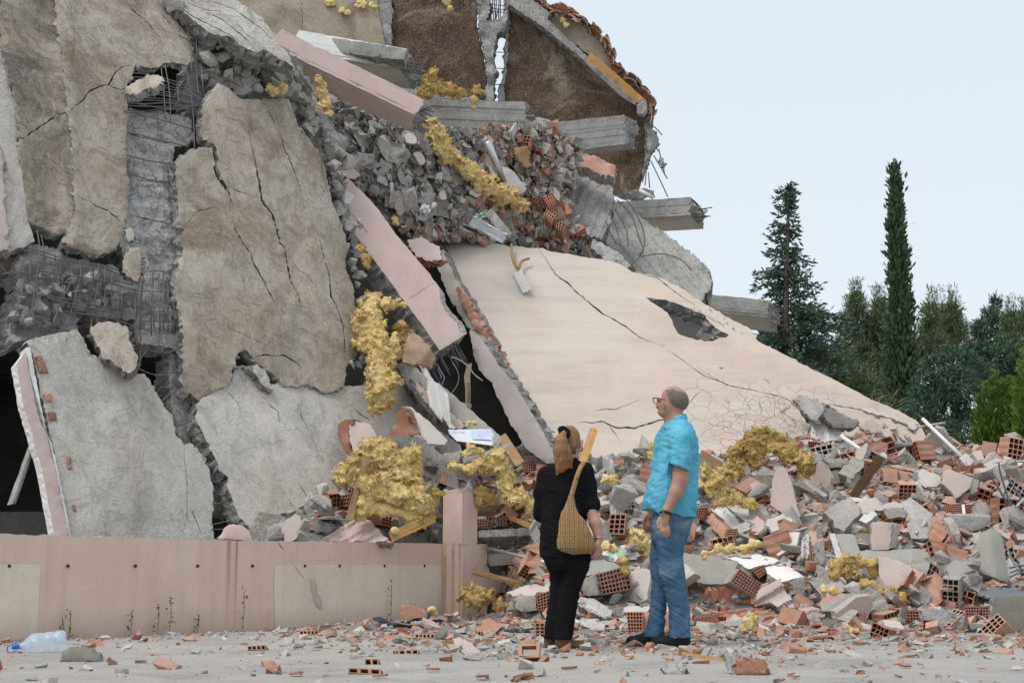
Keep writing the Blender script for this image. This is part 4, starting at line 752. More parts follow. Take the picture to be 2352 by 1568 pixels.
# ------------------------------------------------------------------ rubble: prototypes shared by many pieces
def stone_mesh(name, seed, sx, sy, sz, n, mats, rough=.05, sub=1):
    rng = random.Random(seed); bm_ = bmesh.new()
    for k in range(n):
        p = Vector((rng.gauss(0, 1), rng.gauss(0, 1), rng.gauss(0, 1))).normalized()
        q = max(abs(p.x), abs(p.y), abs(p.z)); p = p / (q ** .55) * rng.uniform(.8, 1.0)
        bm_.verts.new((p.x * sx / 2, p.y * sy / 2, p.z * sz / 2))
    r = bmesh.ops.convex_hull(bm_, input=bm_.verts)
    bmesh.ops.delete(bm_, geom=[v for v in bm_.verts if not v.link_faces], context='VERTS')
    if sub:
        bmesh.ops.subdivide_edges(bm_, edges=bm_.edges, cuts=1, use_grid_fill=True)
        for v in bm_.verts:
            v.co += Vector((noise.noise(v.co * 9 + Vector((seed, 0, 0))), noise.noise(v.co * 9 + Vector((0, seed, 0))), noise.noise(v.co * 9 + Vector((0, 0, seed))))) * rough * min(sx, sy, sz) * 2
    bmesh.ops.triangulate(bm_, faces=bm_.faces)
    me = bpy.data.meshes.new(name); bm_.to_mesh(me); bm_.free()
    for m in (mats if isinstance(mats, (list, tuple)) else [mats]): me.materials.append(m)
    return me
def shard_mesh(name, seed, w, h, t, front, edge, n=11):
    rng = random.Random(seed); P = []
    for k in range(n):
        a = 2 * math.pi * (k + rng.uniform(-.3, .3)) / n; r = rng.uniform(.62, 1.0) if k % 3 else rng.uniform(.85, 1.05)
        P.append((math.cos(a) * r * w / 2, math.sin(a) * r * h / 2))
    v = [(x, y, t / 2) for x, y in P] + [(x * rng.uniform(.9, 1.08), y * rng.uniform(.9, 1.08), 0) for x, y in P] + [(x * rng.uniform(.85, 1.02), y * rng.uniform(.85, 1.02), -t / 2) for x, y in P]
    f = [tuple(range(n)), tuple(range(2 * n, 3 * n))[::-1]]; idx = [0, 1]
    for r0 in (0, n):
        for i in range(n): j = (i + 1) % n; f.append((r0 + i, r0 + n + i, r0 + n + j, r0 + j)); idx.append(1)
    me = bpy.data.meshes.new(name); me.from_pydata(v, [], f); me.materials.append(front); me.materials.append(edge); me.polygons.foreach_set('material_index', idx); me.update()
    return me
def brick_mesh(name, seed, W_, H_, L_, nx, ny, mat, inner, broken=0.0, mortar=None):
    """hollow clay block: ribbed skin, open cells at both ends"""
    rng = random.Random(seed); V, Fc, idx = [], [], []
    prof = []
    for (ax, ay, bx, by, ox, oy) in ((-1, -1, 1, -1, 0, 1), (1, -1, 1, 1, -1, 0), (1, 1, -1, 1, 0, -1), (-1, 1, -1, -1, 1, 0)):
        ns = 6
        for i in range(ns):
            t0, t1 = i / ns, (i + .5) / ns; d = .0035 if i % 2 else 0
            for t in (t0, t1): prof.append(((ax + (bx - ax) * t) * W_ / 2 + ox * d, (ay + (by - ay) * t) * H_ / 2 + oy * d))
    n = len(prof)
    def ye(s, x, z): return s * L_ / 2 - (s * abs(broken * (noise.noise(Vector((x * 14, z * 14, seed))) + .35 + .25 * x / W_)) if s > 0 and broken else 0)
    for s in (-1, 1):
        for x, z in prof: V.append((x, ye(s, x, z), z))
    for i in range(n): Fc.append((i, (i + 1) % n, n + (i + 1) % n, n + i)); idx.append(0)
    t = .009
    def lines(a, k):
        c = (a - (k + 1) * t) / k; r = [-a / 2]
        for i in range(k): r += [r[-1] + t, r[-1] + t + c]
        return r + [a / 2]
    gx, gz = lines(W_, nx), lines(H_, ny)
    for s in (-1, 1):
        b = len(V)
        for z in gz:
            for x in gx: V.append((x, ye(s, x, z), z))
        w = len(gx)
        for j in range(len(gz) - 1):
            for i in range(w - 1):
                q = (b + j * w + i, b + j * w + i + 1, b + (j + 1) * w + i + 1, b + (j + 1) * w + i)
                if i % 2 and j % 2:
                    bb = len(V); dp = .06
                    for k in q: V.append((V[k][0], V[k][1] - s * dp, V[k][2]))
                    rr = tuple(range(bb, bb + 4))
                    for e in range(4):
                        f = (q[e], q[(e + 1) % 4], rr[(e + 1) % 4], rr[e]); Fc.append(f if s < 0 else f[::-1]); idx.append(1)
                    Fc.append(rr if s < 0 else rr[::-1]); idx.append(1)
                else: Fc.append(q if s < 0 else q[::-1]); idx.append(0)
    me = bpy.data.meshes.new(name); me.from_pydata(V, [], Fc); me.materials.append(mat); me.materials.append(inner); me.polygons.foreach_set('material_index', idx); me.update()
    return me
MT['brickin'] = M('clay_cell_shade', (.20, .085, .05), (.15, .06, .04), 8.0, bump=.2, bs=50, rnd=.15)  # darkened copy of the brick: shade inside the cells put into the colour
BR = [brick_mesh('hollow_brick', 1, .19, .135, .19, 4, 3, MT['brick'], MT['brickin']), brick_mesh('hollow_brick', 2, .19, .19, .14, 4, 4, MT['bricklight'], MT['brickin']),
      brick_mesh('hollow_brick', 3, .19, .135, .19, 4, 3, MT['brick'], MT['brickin'], .09), brick_mesh('hollow_brick', 4, .25, .13, .18, 5, 3, MT['bricklight'], MT['brickin'], .10), brick_mesh('hollow_brick', 5, .19, .19, .19, 4, 4, MT['brick'], MT['brickin'], .06)]
BR += [brick_mesh('hollow_brick', 6, .19, .19, .15, 4, 4, MT['mortar'], MT['brickin'], .05), brick_mesh('hollow_brick', 7, .25, .14, .19, 5, 3, MT['mortar'], MT['brickin'], .03), brick_mesh('hollow_brick', 8, .2, .09, .2, 4, 1, MT['brick'], MT['brickin'], .12)]
STG = [stone_mesh('concrete_lump', 10 + k, *s, 12, MT['stone']) for k, s in enumerate(((.2, .17, .14), (.22, .16, .1), (.18, .18, .16), (.26, .15, .12), (.2, .2, .09), (.24, .19, .15)))]
STL = [stone_mesh('pale_lump', 20 + k, *s, 12, MT['stonelight']) for k, s in enumerate(((.2, .17, .12), (.22, .18, .1), (.17, .16, .14)))]
SLG = [stone_mesh('concrete_flake', 30 + k, *s, 11, MT['stone'], .03) for k, s in enumerate(((.34, .22, .07), (.28, .2, .05), (.4, .24, .08), (.25, .25, .06), (.3, .16, .09)))]
MT['plaster'] = M('old_plaster', (.50, .455, .42), (.45, .395, .365), 4.0, (.42, .35, .32), 2.0, bump=.4, bs=40, rnd=.16, fine=.12, dust=.5)
MT['plasterp'] = M('pink_plaster', (.505, .405, .375), (.45, .36, .335), 4.0, bump=.3, bs=40, rnd=.14, fine=.1, dust=.5)
MT['plasterw'] = M('white_plaster', (.60, .58, .555), (.50, .48, .45), 4.0, bump=.4, bs=40, rnd=.15, fine=.12, dust=.4)
PLS_ = [shard_mesh('plaster_shard', 40 + k, *s, f, MT['mortar']) for k, (s, f) in enumerate((((.3, .22, .05), MT['plasterp']), ((.26, .2, .04), MT['plaster']), ((.34, .24, .06), MT['plasterp']), ((.22, .18, .03), MT['plasterw']), ((.3, .2, .05), MT['plaster'])))]
BSH = [shard_mesh('brick_shard', 50 + k, *s, MT['brick'] if k % 2 else MT['bricklight'], MT['brick'], 6) for k, s in enumerate(((.2, .12, .025), (.16, .1, .02), (.24, .1, .03), (.14, .12, .02)))]
WDM = []
for k, (l, w, t) in enumerate(((.8, .07, .025), (.5, .05, .03), (.65, .1, .02))):
    V, Fc = box_vf((-w / 2, -t / 2, -l / 2), (w / 2, t / 2, l / 2)); me = bpy.data.meshes.new('plank'); me.from_pydata(V, [], Fc); me.materials.append(MT['wood']); WDM.append(me)
# names of places on the heap, for telling pieces apart
LM = [(760, 1130, 'by the yellow wool heap'), (900, 1010, 'under the pale lower slab'), (1080, 1060, 'beside the leaning dark plank'), (1150, 1180, 'behind the broken pier'), (1160, 1290, 'right of the broken pier'), (1010, 1380, 'at the foot of the pier'),
      (1200, 1060, "left of the woman's head"), (1420, 1060, 'between the two heads'), (1440, 1150, "right of the woman's shoulder"), (1430, 1250, "beside the woman's bag"), (1440, 1370, 'between the two people'), (1210, 1380, "left of the woman's knees"), (1400, 1440, 'between their feet'), (1640, 1190, "behind the man's back"),
      (1650, 1290, "right of the man's hip"), (1660, 1390, "right of the man's knees"), (1700, 1090, 'below the big yellow wool heap'), (1790, 1170, 'around the pink triangular slab'), (1850, 1060, 'below the white cornice block'), (1900, 1230, 'beside the upright moulded block'), (1980, 1090, 'left of the dark leaning plank'), (1990, 1200, 'beside the pink rounded slab'), (2080, 1100, 'around the stacked bricks'), (2120, 1050, 'on the crest of the heap'),
      (2200, 1150, 'beside the leaning pink slab'), (2190, 1200, 'above the long grey sill'), (2310, 1060, 'on the heap crest at the right edge'), (2300, 1180, 'by the bent rods at the right edge'), (2280, 1290, 'beside the upright grey slab'), (2120, 1300, 'below the long grey sill'), (1960, 1330, 'by the arched piece of wool'), (1850, 1390, 'below the broken moulding'), (2050, 1400, 'in front of the arched wool'),
      (2200, 1400, 'left of the dark slab corner'), (2300, 1420, 'in front of the dark slab corner'), (1750, 1430, 'on the road right of the man'), (2000, 1470, 'on the road in front of the heap'), (2250, 1500, 'on the road at the lower right'), (1300, 1520, "on the road in front of the woman"), (1600, 1540, 'on the road in front of the man'), (800, 1440, 'in front of the cream wall panel'), (900, 1500, 'on the road left of the woman'), (600, 1450, 'at the foot of the pink wall'), (300, 1520, 'on the road in front of the pink wall'),
      (860, 340, 'below the pink beam'), (900, 440, 'in the grey debris chute'), (1000, 500, 'above the cream slab corner'), (1080, 420, 'left of the sagging wool strip'), (1180, 330, 'under the stout beam'), (1250, 330, 'beside the red brick spill'), (1270, 460, 'left of the board marked slab'), (1220, 540, 'above the cream slab'), (1330, 580, 'at the right chute end'), (520, 120, 'below the pale cracked slab'), (600, 180, 'above the huge tan slab'), (690, 230, 'at the shoulder of the huge tan slab'), (770, 340, 'along the tan slab edge'), (180, 640, 'behind the rebar cage'), (90, 740, 'at the left end of the crushed beam'),
      (1610, 770, 'in the hole of the cream slab'), (1900, 960, 'on the lower cream slab'), (1800, 860, 'on the middle of the cream slab'), (460, 1180, 'inside the dark slit')]
_o = 'first second third fourth fifth sixth seventh eighth ninth tenth eleventh twelfth thirteenth fourteenth fifteenth sixteenth seventeenth eighteenth nineteenth'.split()
ORD = ['leftmost'] + [w + ' from left' for w in _o[1:]] + ['twentieth from left'] + ['twenty-' + w + ' from left' for w in _o[:9]] + ['thirtieth from left'] + ['thirty-' + w + ' from left' for w in _o[:9]]
SC = []
def put(mesh, loc, rot=None, sc=1.0, look='grey concrete lump', cat='concrete lump', rng=random):
    o = link(bpy.data.objects.new(mesh.name.split('.')[0], mesh)); o.location = loc
    o.rotation_euler = rot if rot else (rng.uniform(0, 6.28), rng.uniform(0, 6.28), rng.uniform(0, 6.28))
    o.scale = sc if isinstance(sc, tuple) else (sc, sc, sc)
    SC.append((o, look, cat)); return o
def finish_labels():
    groups = {}
    for o, look, cat in SC:
        x, y = proj(o.location); lm = min(LM, key=lambda l: (l[0] - x) ** 2 + (l[1] - y) ** 2 * 1.3)[2]
        groups.setdefault((look, cat, lm), []).append((x, o))
    for (look, cat, lm), L in groups.items():
        L.sort(key=lambda t: t[0])
        for i, (x, o) in enumerate(L):
            if len(L) == 1: lab = f'{look} {lm}'
            elif len(L) <= 39: lab = f'{look} {lm}, {ORD[i]}' if i < len(L) - 1 else f'{look} {lm}, rightmost'
            else: lab = f'{look} {lm}'
            tag(o, lab, cat, f'{cat}s in the rubble')
def sizeword(s): return 'small' if s < .75 else ('large' if s > 1.25 else 'middling')

def on_heap(x, y, dz=0.0):
    p = hitm(x, y); p.z = max(H(p.x, p.y), 0) + dz; return p
# ---- large pieces, one by one
HP = []
def hero(name, k, px, n, thick, mats, label, cat, dy=0.0, foot=None, Yf=None, **kw):
    q = Z(k, px); fx, fy = Z1(k, *foot) if foot else max(q, key=lambda p: p[1])
    HP.append(q); b = hitm(fx, min(fy, 1562)); b.y -= .2 if fy < 1445 else 0
    if Yf: b = at(fx, fy, Yf); dy = 0
    kw.setdefault('step', 12); kw.setdefault('jag', 1.3); kw.setdefault('rough', .012)
    b = b + Vector((0, dy, 0))
    if not Yf and fy < 1445:
        pl = Pl(b, n); df = max(pl.hit(*p).y - hitm(p[0], min(p[1], 1562), step=.06).y + .08 for p in q); b.y -= min(.7, max(0, df))
    return plate(name, q, Pl(b, n), thick, mats, label, cat, **kw)
def cells(q, nx, ny, f=.26):
    """cell openings over a four-cornered end face"""
    (a, b, c, d) = [Vector(p) for p in q]; out = []
    def P(u, v): return (a * (1 - u) + b * u) * (1 - v) + (d * (1 - u) + c * u) * v
    for i in range(nx):
        for j in range(ny):
            u0, u1, v0, v1 = (i + f * .6) / nx, (i + 1 - f * .6) / nx, (j + f * .6) / ny, (j + 1 - f * .6) / ny
            out.append([tuple(P(u, v)) for u, v in ((u0, v0), (u1, v0), (u1, v1), (u0, v1))])
    return out
def hollow(k, quad, nx, ny, label, n=(-.15, -.95, .2), thick=.22, dy=0.0, mat='brick', edge=None, grow=1.06):
    q = Z(k, quad); c = [sum(p[i] for p in q) / 4 for i in (0, 1)]; out = [(c[0] + (p[0] - c[0]) * grow, c[1] + (p[1] - c[1]) * grow) for p in q]
    b = hitm(c[0], min(max(p[1] for p in q), 1562))
    HP.append(out); b.y -= .22 if c[1] < 1430 else 0
    return plate('hollow_brick', out, Pl(b + Vector((0, dy, 0)), n), thick, (MT[mat], MT[edge or 'brick']), label, 'brick', jag=.35, step=60, relief=.002, rough=.003, holes=cells(q, nx, ny), bev=.001)
MT['screed'] = M('smooth_grey_screed', (.335, .325, .295), (.285, .275, .25), 3.0, (.38, .365, .335), 1.2, bump=.25, bs=45, fine=.08)
MT['moss'] = M('dark_wet_screed', (.215, .205, .175), (.17, .16, .14), 3.0, bump=.3, bs=40, fine=.1)
ribs = lambda a, b, p, d: (lambda x, y: d * (1 if int((x * a + y * b + 9000) / p) % 2 else -1) + d * .5 * math.sin((x * a + y * b) / p * 2))
hero('pink_wall_shard', 7, [(545, 400), (565, 360), (610, 365), (640, 440), (670, 560), (692, 655), (640, 640), (560, 600), (525, 570), (530, 490)], (-.3, -.9, .3), .1, (MT['plasterp'], MT['mortar']), 'tall pink triangular wall shard standing in the heap', 'wall shard', seed=1)
hero('white_wall_shard', 7, [(635, 400), (660, 430), (705, 490), (690, 520), (665, 500), (640, 450)], (.2, -.9, .4), .06, (MT['plasterw'], MT['mortar']), 'white plaster strip leaning on the pink triangular shard', 'plaster', dy=.15, seed=2)
hero('cornice_block', 7, [(772, 72), (815, 80), (925, 130), (912, 200), (850, 222), (745, 215), (752, 150)], (.2, -.75, .6), .14, (MT['plasterw'], MT['mortar']), 'ribbed white cornice block on the lower cream slab', 'cornice', step=4, shape=ribs(.9, -.3, 14, .016), flat=True, jag=.6, dy=.15, seed=3)
hollow(7, [(738, 216), (800, 226), (790, 250), (740, 250)], 5, 2, 'dark hollow brick end under the white cornice block', mat='brickin')
hero('moulded_block', 15, [(330, 170), (440, 118), (660, 340), (620, 372), (510, 362)], (.1, -.6, .8), .12, (MT['white'], MT['mortar']), 'white ribbed moulding lying on bricks right of the man', 'moulding', step=4, shape=ribs(.72, -.7, 13, .016), flat=True, jag=.6, seed=4)
hero('brick_side', 15, [(278, 280), (335, 200), (500, 370), (465, 490), (380, 410)], (-.5, -.8, .2), .25, (MT['bricklight'], MT['brick']), 'row of two bricks under the white ribbed moulding', 'bricks', dy=.02, seed=5, cracks=[(Z(15, [(400, 300), (385, 400)]), 1.2)])
hollow(15, [(490, 380), (612, 372), (592, 488), (472, 482)], 6, 5, 'hollow brick end below the white ribbed moulding')
s5 = hero('brick_wall_chunk', 15, [(505, 130), (700, 150), (850, 190), (1000, 250), (1325, 330), (1250, 372), (1100, 382), (880, 345), (640, 255)], (.05, -.35, .93), .05, (MT['plaster'], MT['mortar']), 'fallen brick wall chunk with pale pink plaster on top', 'wall chunk', seed=6)
for q in ([(605, 262), (715, 295), (700, 402), (640, 365)], [(722, 300), (880, 348), (857, 470), (715, 412)], [(884, 352), (1062, 408), (1032, 545), (862, 480)], [(1125, 412), (1275, 452), (1245, 562), (1122, 552)]):
    c = hitm(*Z1(15, sum(p[0] for p in q) / 4, max(p[1] for p in q)))
    plate('brick', Z(15, q), Pl(c, (-.1, -.95, .1)), .2, (MT['brick'], MT['brick']), parent=s5, jag=.6, step=5, relief=.003, rough=.004, shape=lambda x, y: .004 * math.sin((y - .27 * x) * 1.3))
hero('grey_mortar_ledge', 15, [(640, 400), (940, 540), (930, 575), (760, 480), (640, 430)], (-.1, -.8, .5), .06, (MT['mortar'], MT['mortar']), 'thin grey ledge below the fallen brick wall chunk', 'mortar', seed=7)
s1 = hero('grey_floor_slab', 7, [(38, 838), (200, 860), (348, 885), (322, 950), (264, 1012), (150, 1010), (60, 985), (38, 900)], (-.05, -.80, .55), .16, (MT['screed'], MT['mortar']), 'thick smooth grey slab lying right of the man', 'slab', dy=-.1, seed=8)
hollow(15, [(640, 805), (872, 962), (800, 1105), (545, 940)], 9, 5, 'broken hollow brick end of the thick grey slab', n=(.3, -.9, .1), edge='mortar')
hero('white_topped_slab', 15, [(478, 682), (830, 630), (1085, 712), (900, 762), (720, 802), (600, 712)], (0, -.28, .96), .1, (MT['white'], MT['mortar']), 'slab with white painted top beside the thick grey slab', 'slab', seed=9, foot=(700, 860))
hero('white_topped_slab', 15, [(912, 760), (1085, 718), (1340, 885), (1090, 932), (1050, 922), (930, 842)], (.05, -.3, .95), .16, (MT['white'], MT['mortar']), 'second white topped slab tilted over hollow bricks', 'slab', seed=10, foot=(1100, 980))
hollow(15, [(775, 812), (895, 757), (925, 835), (845, 895)], 6, 3, 'hollow brick face between the two white topped slabs')
hollow(15, [(1120, 945), (1210, 940), (1200, 1030), (1125, 1020)], 5, 4, 'hollow brick below the second white topped slab')
hero('grey_block_side', 15, [(1215, 930), (1340, 890), (1330, 1080), (1220, 1070)], (.1, -.95, .1), .2, (MT['mortar'], MT['mortar']), 'grey mortar side of the block under the second white topped slab', 'mortar', seed=11)
hero('pink_moulding', 15, [(840, 1050), (1060, 920), (1110, 990), (1165, 1080), (1232, 1210), (1130, 1282), (1030, 1220), (960, 1150), (800, 1190)], (-.2, -.85, .5), .12, (MT['pinkdirty'], MT['mortar']), 'broken stepped pink moulding in front of the hollow slab end', 'moulding', step=4, shape=ribs(.5, .86, 19, .02), flat=True, jag=.6, dy=-.1, seed=12)
hollow(15, [(1392, 634), (1500, 634), (1500, 726), (1392, 726)], 4, 4, 'square hollow brick end of the upright moulded block', mat='bricklight')
hero('upright_brick', 15, [(1380, 400), (1460, 390), (1508, 632), (1392, 630), (1370, 500)], (0, -.5, .86), .2, (MT['bricklight'], MT['brick']), 'upright ribbed orange brick with plaster edges', 'brick', seed=13, foot=(1440, 760))
hero('upright_brick_foot', 15, [(1388, 732), (1500, 732), (1496, 820), (1440, 835), (1386, 820)], (0, -.98, -.1), .2, (MT['brick'], MT['brick']), 'orange brick standing below the square hollow brick end', 'brick', seed=14)
hero('moulding_side', 15, [(1300, 500), (1350, 420), (1380, 430), (1385, 620), (1370, 690), (1300, 690)], (-.3, -.9, .3), .1, (MT['plasterw'], MT['mortar']), 'white moulded plaster on the left of the upright brick', 'moulding', seed=15, shape=ribs(1, 0, 8, .01), step=4, flat=True, jag=.6)
hero('moulding_side', 15, [(1505, 500), (1545, 480), (1548, 700), (1480, 840), (1500, 640)], (.3, -.9, .3), .1, (MT['screed'], MT['mortar']), 'grey moulded plaster on the right of the upright brick', 'moulding', seed=16)
hero('ribbed_plaster', 15, [(1520, 850), (1610, 685), (1660, 720), (1600, 860)], (.1, -.8, .6), .06, (MT['plaster'], MT['mortar']), 'ribbed plaster strip leaning left of the arched wool', 'plaster', seed=17, shape=ribs(.9, .45, 9, .01), step=4, flat=True, jag=.6)
hero('grey_sill', 14, [(135, 1005), (340, 1020), (395, 1195), (900, 1175), (1192, 1155), (1232, 1290), (880, 1345), (560, 1300), (210, 1290)], (-.05, -.62, .78), .12, (MT['screed'], MT['mortar']), 'long L shaped smooth grey sill across the heap', 'sill', step=14, seed=18, jag=.7)
hero('white_post', 14, [(70, 1005), (130, 1008), (215, 1290), (150, 1310), (110, 1150)], (-.3, -.8, .5), .1, (MT['plasterw'], MT['mortar']), 'white plastered strip at the left end of the long grey sill', 'plaster', seed=19)
hero('cornice_strip', 14, [(890, 1350), (1235, 1300), (1240, 1370), (960, 1405)], (0, -.9, .2), .12, (MT['plaster'], MT['mortar']), 'pale cornice strip under the long grey sill', 'cornice', seed=20, step=4, shape=ribs(.1, 1, 7, .01), flat=True, jag=.6)
hero('leaning_pink_slab', 14, [(1290, 335), (1340, 310), (1610, 415), (1580, 520), (1420, 632), (1380, 560), (1270, 470)], (-.1, -.85, .5), .12, (MT['plasterp'], MT['mortar']), 'broad leaning pink slab near the right edge of the heap', 'wall slab', seed=21)
hero('grey_slab_edge', 14, [(1590, 420), (1680, 430), (1655, 560), (1600, 590), (1572, 520)], (.3, -.9, .2), .15, (MT['mortar'], MT['mortar']), 'grey broken end of the broad leaning pink slab', 'mortar', seed=22)
hero('rounded_pink_slab', 14, [(530, 890), (600, 880), (745, 892), (735, 1000), (715, 1172), (530, 1192), (513, 1050)], (-.1, -.95, .3), .14, (MT['plasterp'], MT['mortar']), 'upright pink slab with rounded left edge above the long sill', 'wall slab', seed=23)
hero('slab_edge', 14, [(748, 890), (805, 905), (805, 1080), (790, 1165), (718, 1172), (738, 1000)], (.5, -.85, .2), .14, (MT['mortar'], MT['brick']), 'grey side of the rounded pink slab', 'mortar', seed=24)
hero('large_pink_shard', 14, [(585, 1262), (680, 1250), (860, 1320), (950, 1370), (958, 1400), (850, 1550), (760, 1640), (640, 1620), (600, 1420)], (-.1, -.9, .4), .16, (MT['plasterp'], MT['brick']), 'large pale pink slab leaning right of the arched wool', 'wall slab', seed=25, dy=-.1)
hollow(14, [(955, 1400), (990, 1440), (930, 1600), (870, 1560)], 3, 8, 'hollow brick edge of the large pale pink slab', n=(.6, -.8, .1), thick=.12)
hero('upright_grey_slab', 14, [(1660, 1080), (1700, 1000), (1800, 950), (1930, 980), (1962, 1150), (2012, 1512), (1880, 1490), (1660, 1400), (1598, 1350), (1600, 1280)], (-.1, -.92, .35), .14, (MT['screed'], MT['mortar']), 'upright folded grey slab with pink tip near the right edge', 'slab', step=10, seed=26, jag=.7, shape=lambda x, y: -.06 * abs(x - (2272 + (y - 1215) * .08)) / 30)
hero('flat_pink_shard', 14, [(1010, 335), (1070, 310), (1250, 390), (1272, 450), (1190, 540), (1100, 520), (1005, 480)], (.05, -.55, .83), .05, (MT['plaster'], MT['mortar']), 'flat pale pink plaster shard beside the stacked bricks', 'plaster', seed=27)
hero('mortar_block', 14, [(5, 790), (210, 640), (300, 612), (400, 720), (402, 800), (330, 860), (230, 982), (130, 930), (112, 860)], (-.1, -.75, .65), .22, (MT['mortar'], MT['mortar']), 'squared grey mortar block right of the pink triangular shard', 'block', seed=28, relief=.02)
for i, q in enumerate(([(655, 300), (802, 320), (806, 470), (645, 450)], [(810, 325), (962, 360), (956, 480), (808, 468)])):
    hero('stacked_brick', 14, q, (-.1, -.9, .42), .2, (MT['bricklight'], MT['brick']), ('left' if i == 0 else 'right') + ' brick of the orange stack on the heap', 'brick', seed=29 + i, jag=.4)
hero('stacked_brick', 14, [(740, 282), (870, 285), (1022, 322), (1015, 350), (880, 320), (760, 300)], (0, -.5, .86), .15, (MT['bricklight'], MT['brick']), 'brick lying on top behind the orange stack', 'brick', seed=31, jag=.4, foot=(900, 470))
hero('stack_mortar', 14, [(964, 362), (1022, 350), (1005, 470), (958, 482)], (.5, -.85, .1), .2, (MT['mortar'], MT['mortar']), 'dark mortared end of the orange brick stack', 'mortar', seed=32)
hero('crest_brick', 14, [(1712, 18), (1870, 42), (1834, 192), (1698, 182)], (-.2, -.9, .3), .2, (MT['bricklight'], MT['brick']), 'left of two big bricks on the crest against the trees', 'brick', seed=33, jag=.5, foot=(1760, 200))
hero('crest_brick', 14, [(1886, 40), (2028, 80), (2000, 178), (1870, 160)], (.1, -.85, .5), .2, (MT['bricklight'], MT['brick']), 'right of two big bricks on the crest against the trees', 'brick', seed=34, jag=.5, foot=(1900, 220))
hero('dark_slab_corner', 7, [(1768, 1090), (1960, 1075), (1990, 1080), (1990, 1280), (1900, 1278), (1780, 1265), (1762, 1200)], (-.2, -.95, .1), .2, (MT['moss'], MT['mortar']), 'dark greenish slab standing at the right edge of the road', 'slab', seed=35, jag=.6, dy=-.2)
hero('brick_faced_plate', 7, [(1372, 1162), (1440, 1150), (1612, 1190), (1600, 1272), (1380, 1256)], (-.05, -.95, .2), .12, (MT['dust'], MT['mortar']), 'pale block with ribbed brick face left of the dark slab corner', 'block', seed=36, jag=.6)
hero('brick_face', 7, [(1446, 1178), (1590, 1192), (1588, 1262), (1446, 1256)], (-.05, -.95, .2), .02, (MT['brick'], MT['brick']), 'ribbed orange face of the pale block', 'brick', seed=37, jag=.4, dy=-.03, step=5, shape=lambda x, y: .003 * math.sin(y * 2))
hero('dark_sheet', 7, [(1655, 1022), (1990, 1050), (1990, 1100), (1780, 1092), (1680, 1062)], (0, -.35, .93), .03, (M('blue_grey_sheet', (.17, .19, .205), (.13, .145, .155), 3.0, rough=.5, bump=.2), MT['mortar']), 'dark blue grey sheet lying behind the dark slab corner', 'sheet', seed=38, jag=.6, foot=(1700, 1130))
for i, (q, nx, ny, lab) in enumerate((([(1282, 1165), (1370, 1165), (1370, 1215), (1292, 1215)], 5, 3, 'hollow brick left of the pale block'), ([(1612, 1140), (1690, 1140), (1690, 1206), (1622, 1206)], 5, 4, 'left hollow brick behind the dark slab corner'), ([(1697, 1140), (1757, 1140), (1757, 1206), (1697, 1206)], 4, 4, 'right hollow brick behind the dark slab corner'))):
    hollow(7, q, nx, ny, lab)
for q, nx, ny, lab in (([(85, 172), (215, 217), (195, 267), (80, 227)], 8, 4, 'wide hollow brick below the wavy white plaster'), ([(1312, 702), (1490, 692), (1490, 812), (1332, 802)], 8, 5, 'left hollow face of the large double brick block'), ([(1522, 702), (1622, 702), (1642, 822), (1542, 822)], 5, 5, 'right hollow face of the large double brick block'),
                       ([(1242, 252), (1380, 197), (1410, 262), (1282, 312)], 6, 4, 'tilted hollow brick above the broad leaning pink slab'), ([(440, 252), (502, 207), (522, 262), (462, 302)], 4, 4, 'small hollow brick left of the dark leaning plank'), ([(836, 482), (910, 432), (932, 522), (862, 562)], 5, 4, 'hollow brick leaning on the orange stack'),
                       ([(480, 557), (575, 532), (570, 602), (500, 612)], 5, 4, 'hollow brick at the foot of the dark leaning plank'), ([(272, 132), (336, 122), (336, 192), (276, 212)], 4, 4, 'hollow brick under the pale pipe'), ([(905, 700), (1040, 640), (1060, 720), (920, 780)], 6, 3, 'ribbed hollow brick below the orange stack'), ([(1600, 290), (1700, 260), (1750, 330), (1640, 360)], 5, 3, 'hollow brick left of the bent rods')):
    hollow(14, q, nx, ny, lab)
hero('brick_block_side', 14, [(1300, 810), (1640, 830), (1800, 820), (1800, 900), (1640, 980), (1400, 985), (1295, 920)], (0, -.9, -.1), .3, (MT['stonelight'], MT['mortar']), 'pale plastered side of the large double brick block', 'block', seed=39, relief=.03)
hero('mortar_cap', 14, [(1640, 690), (1740, 680), (1810, 770), (1790, 830), (1650, 815)], (.2, -.8, .5), .2, (MT['mortar'], MT['mortar']), 'grey mortar lump on the right of the large double brick block', 'block', seed=40, relief=.03)
hero('wavy_plaster', 14, [(0, 110), (60, 30), (130, 90), (175, 110), (215, 200), (160, 190), (100, 150), (40, 150)], (.1, -.7, .7), .04, (MT['plasterw'], MT['mortar']), 'wavy white plaster sheet under the cornice block', 'plaster', seed=41)
hero('cupped_white_shard', 14, [(1460, 200), (1530, 145), (1618, 230), (1570, 300), (1500, 250)], (.1, -.75, .65), .04, (MT['plasterw'], MT['mortar']), 'cupped white shard beside the tilted hollow brick', 'plaster', seed=42)
hero('white_block', 14, [(385, 860), (440, 800), (550, 765), (585, 810), (520, 860), (470, 900)], (-.1, -.6, .8), .1, (MT['plasterw'], MT['mortar']), 'white topped block below the flat pale slab', 'block', seed=43)
hero('flat_pale_slab', 14, [(360, 690), (460, 640), (560, 620), (660, 700), (760, 660), (890, 690), (880, 730), (660, 760), (540, 770), (400, 800)], (0, -.5, .86), .06, (MT['plaster'], MT['mortar']), 'flat pale plaster slab in the middle of the heap', 'plaster', seed=44)
hero('brick_with_mortar', 14, [(548, 600), (560, 560), (700, 620), (690, 705), (620, 690), (545, 650)], (-.3, -.9, .2), .2, (MT['mortar'], MT['brick']), 'mortar coated brick in the middle of the heap', 'brick', seed=45)
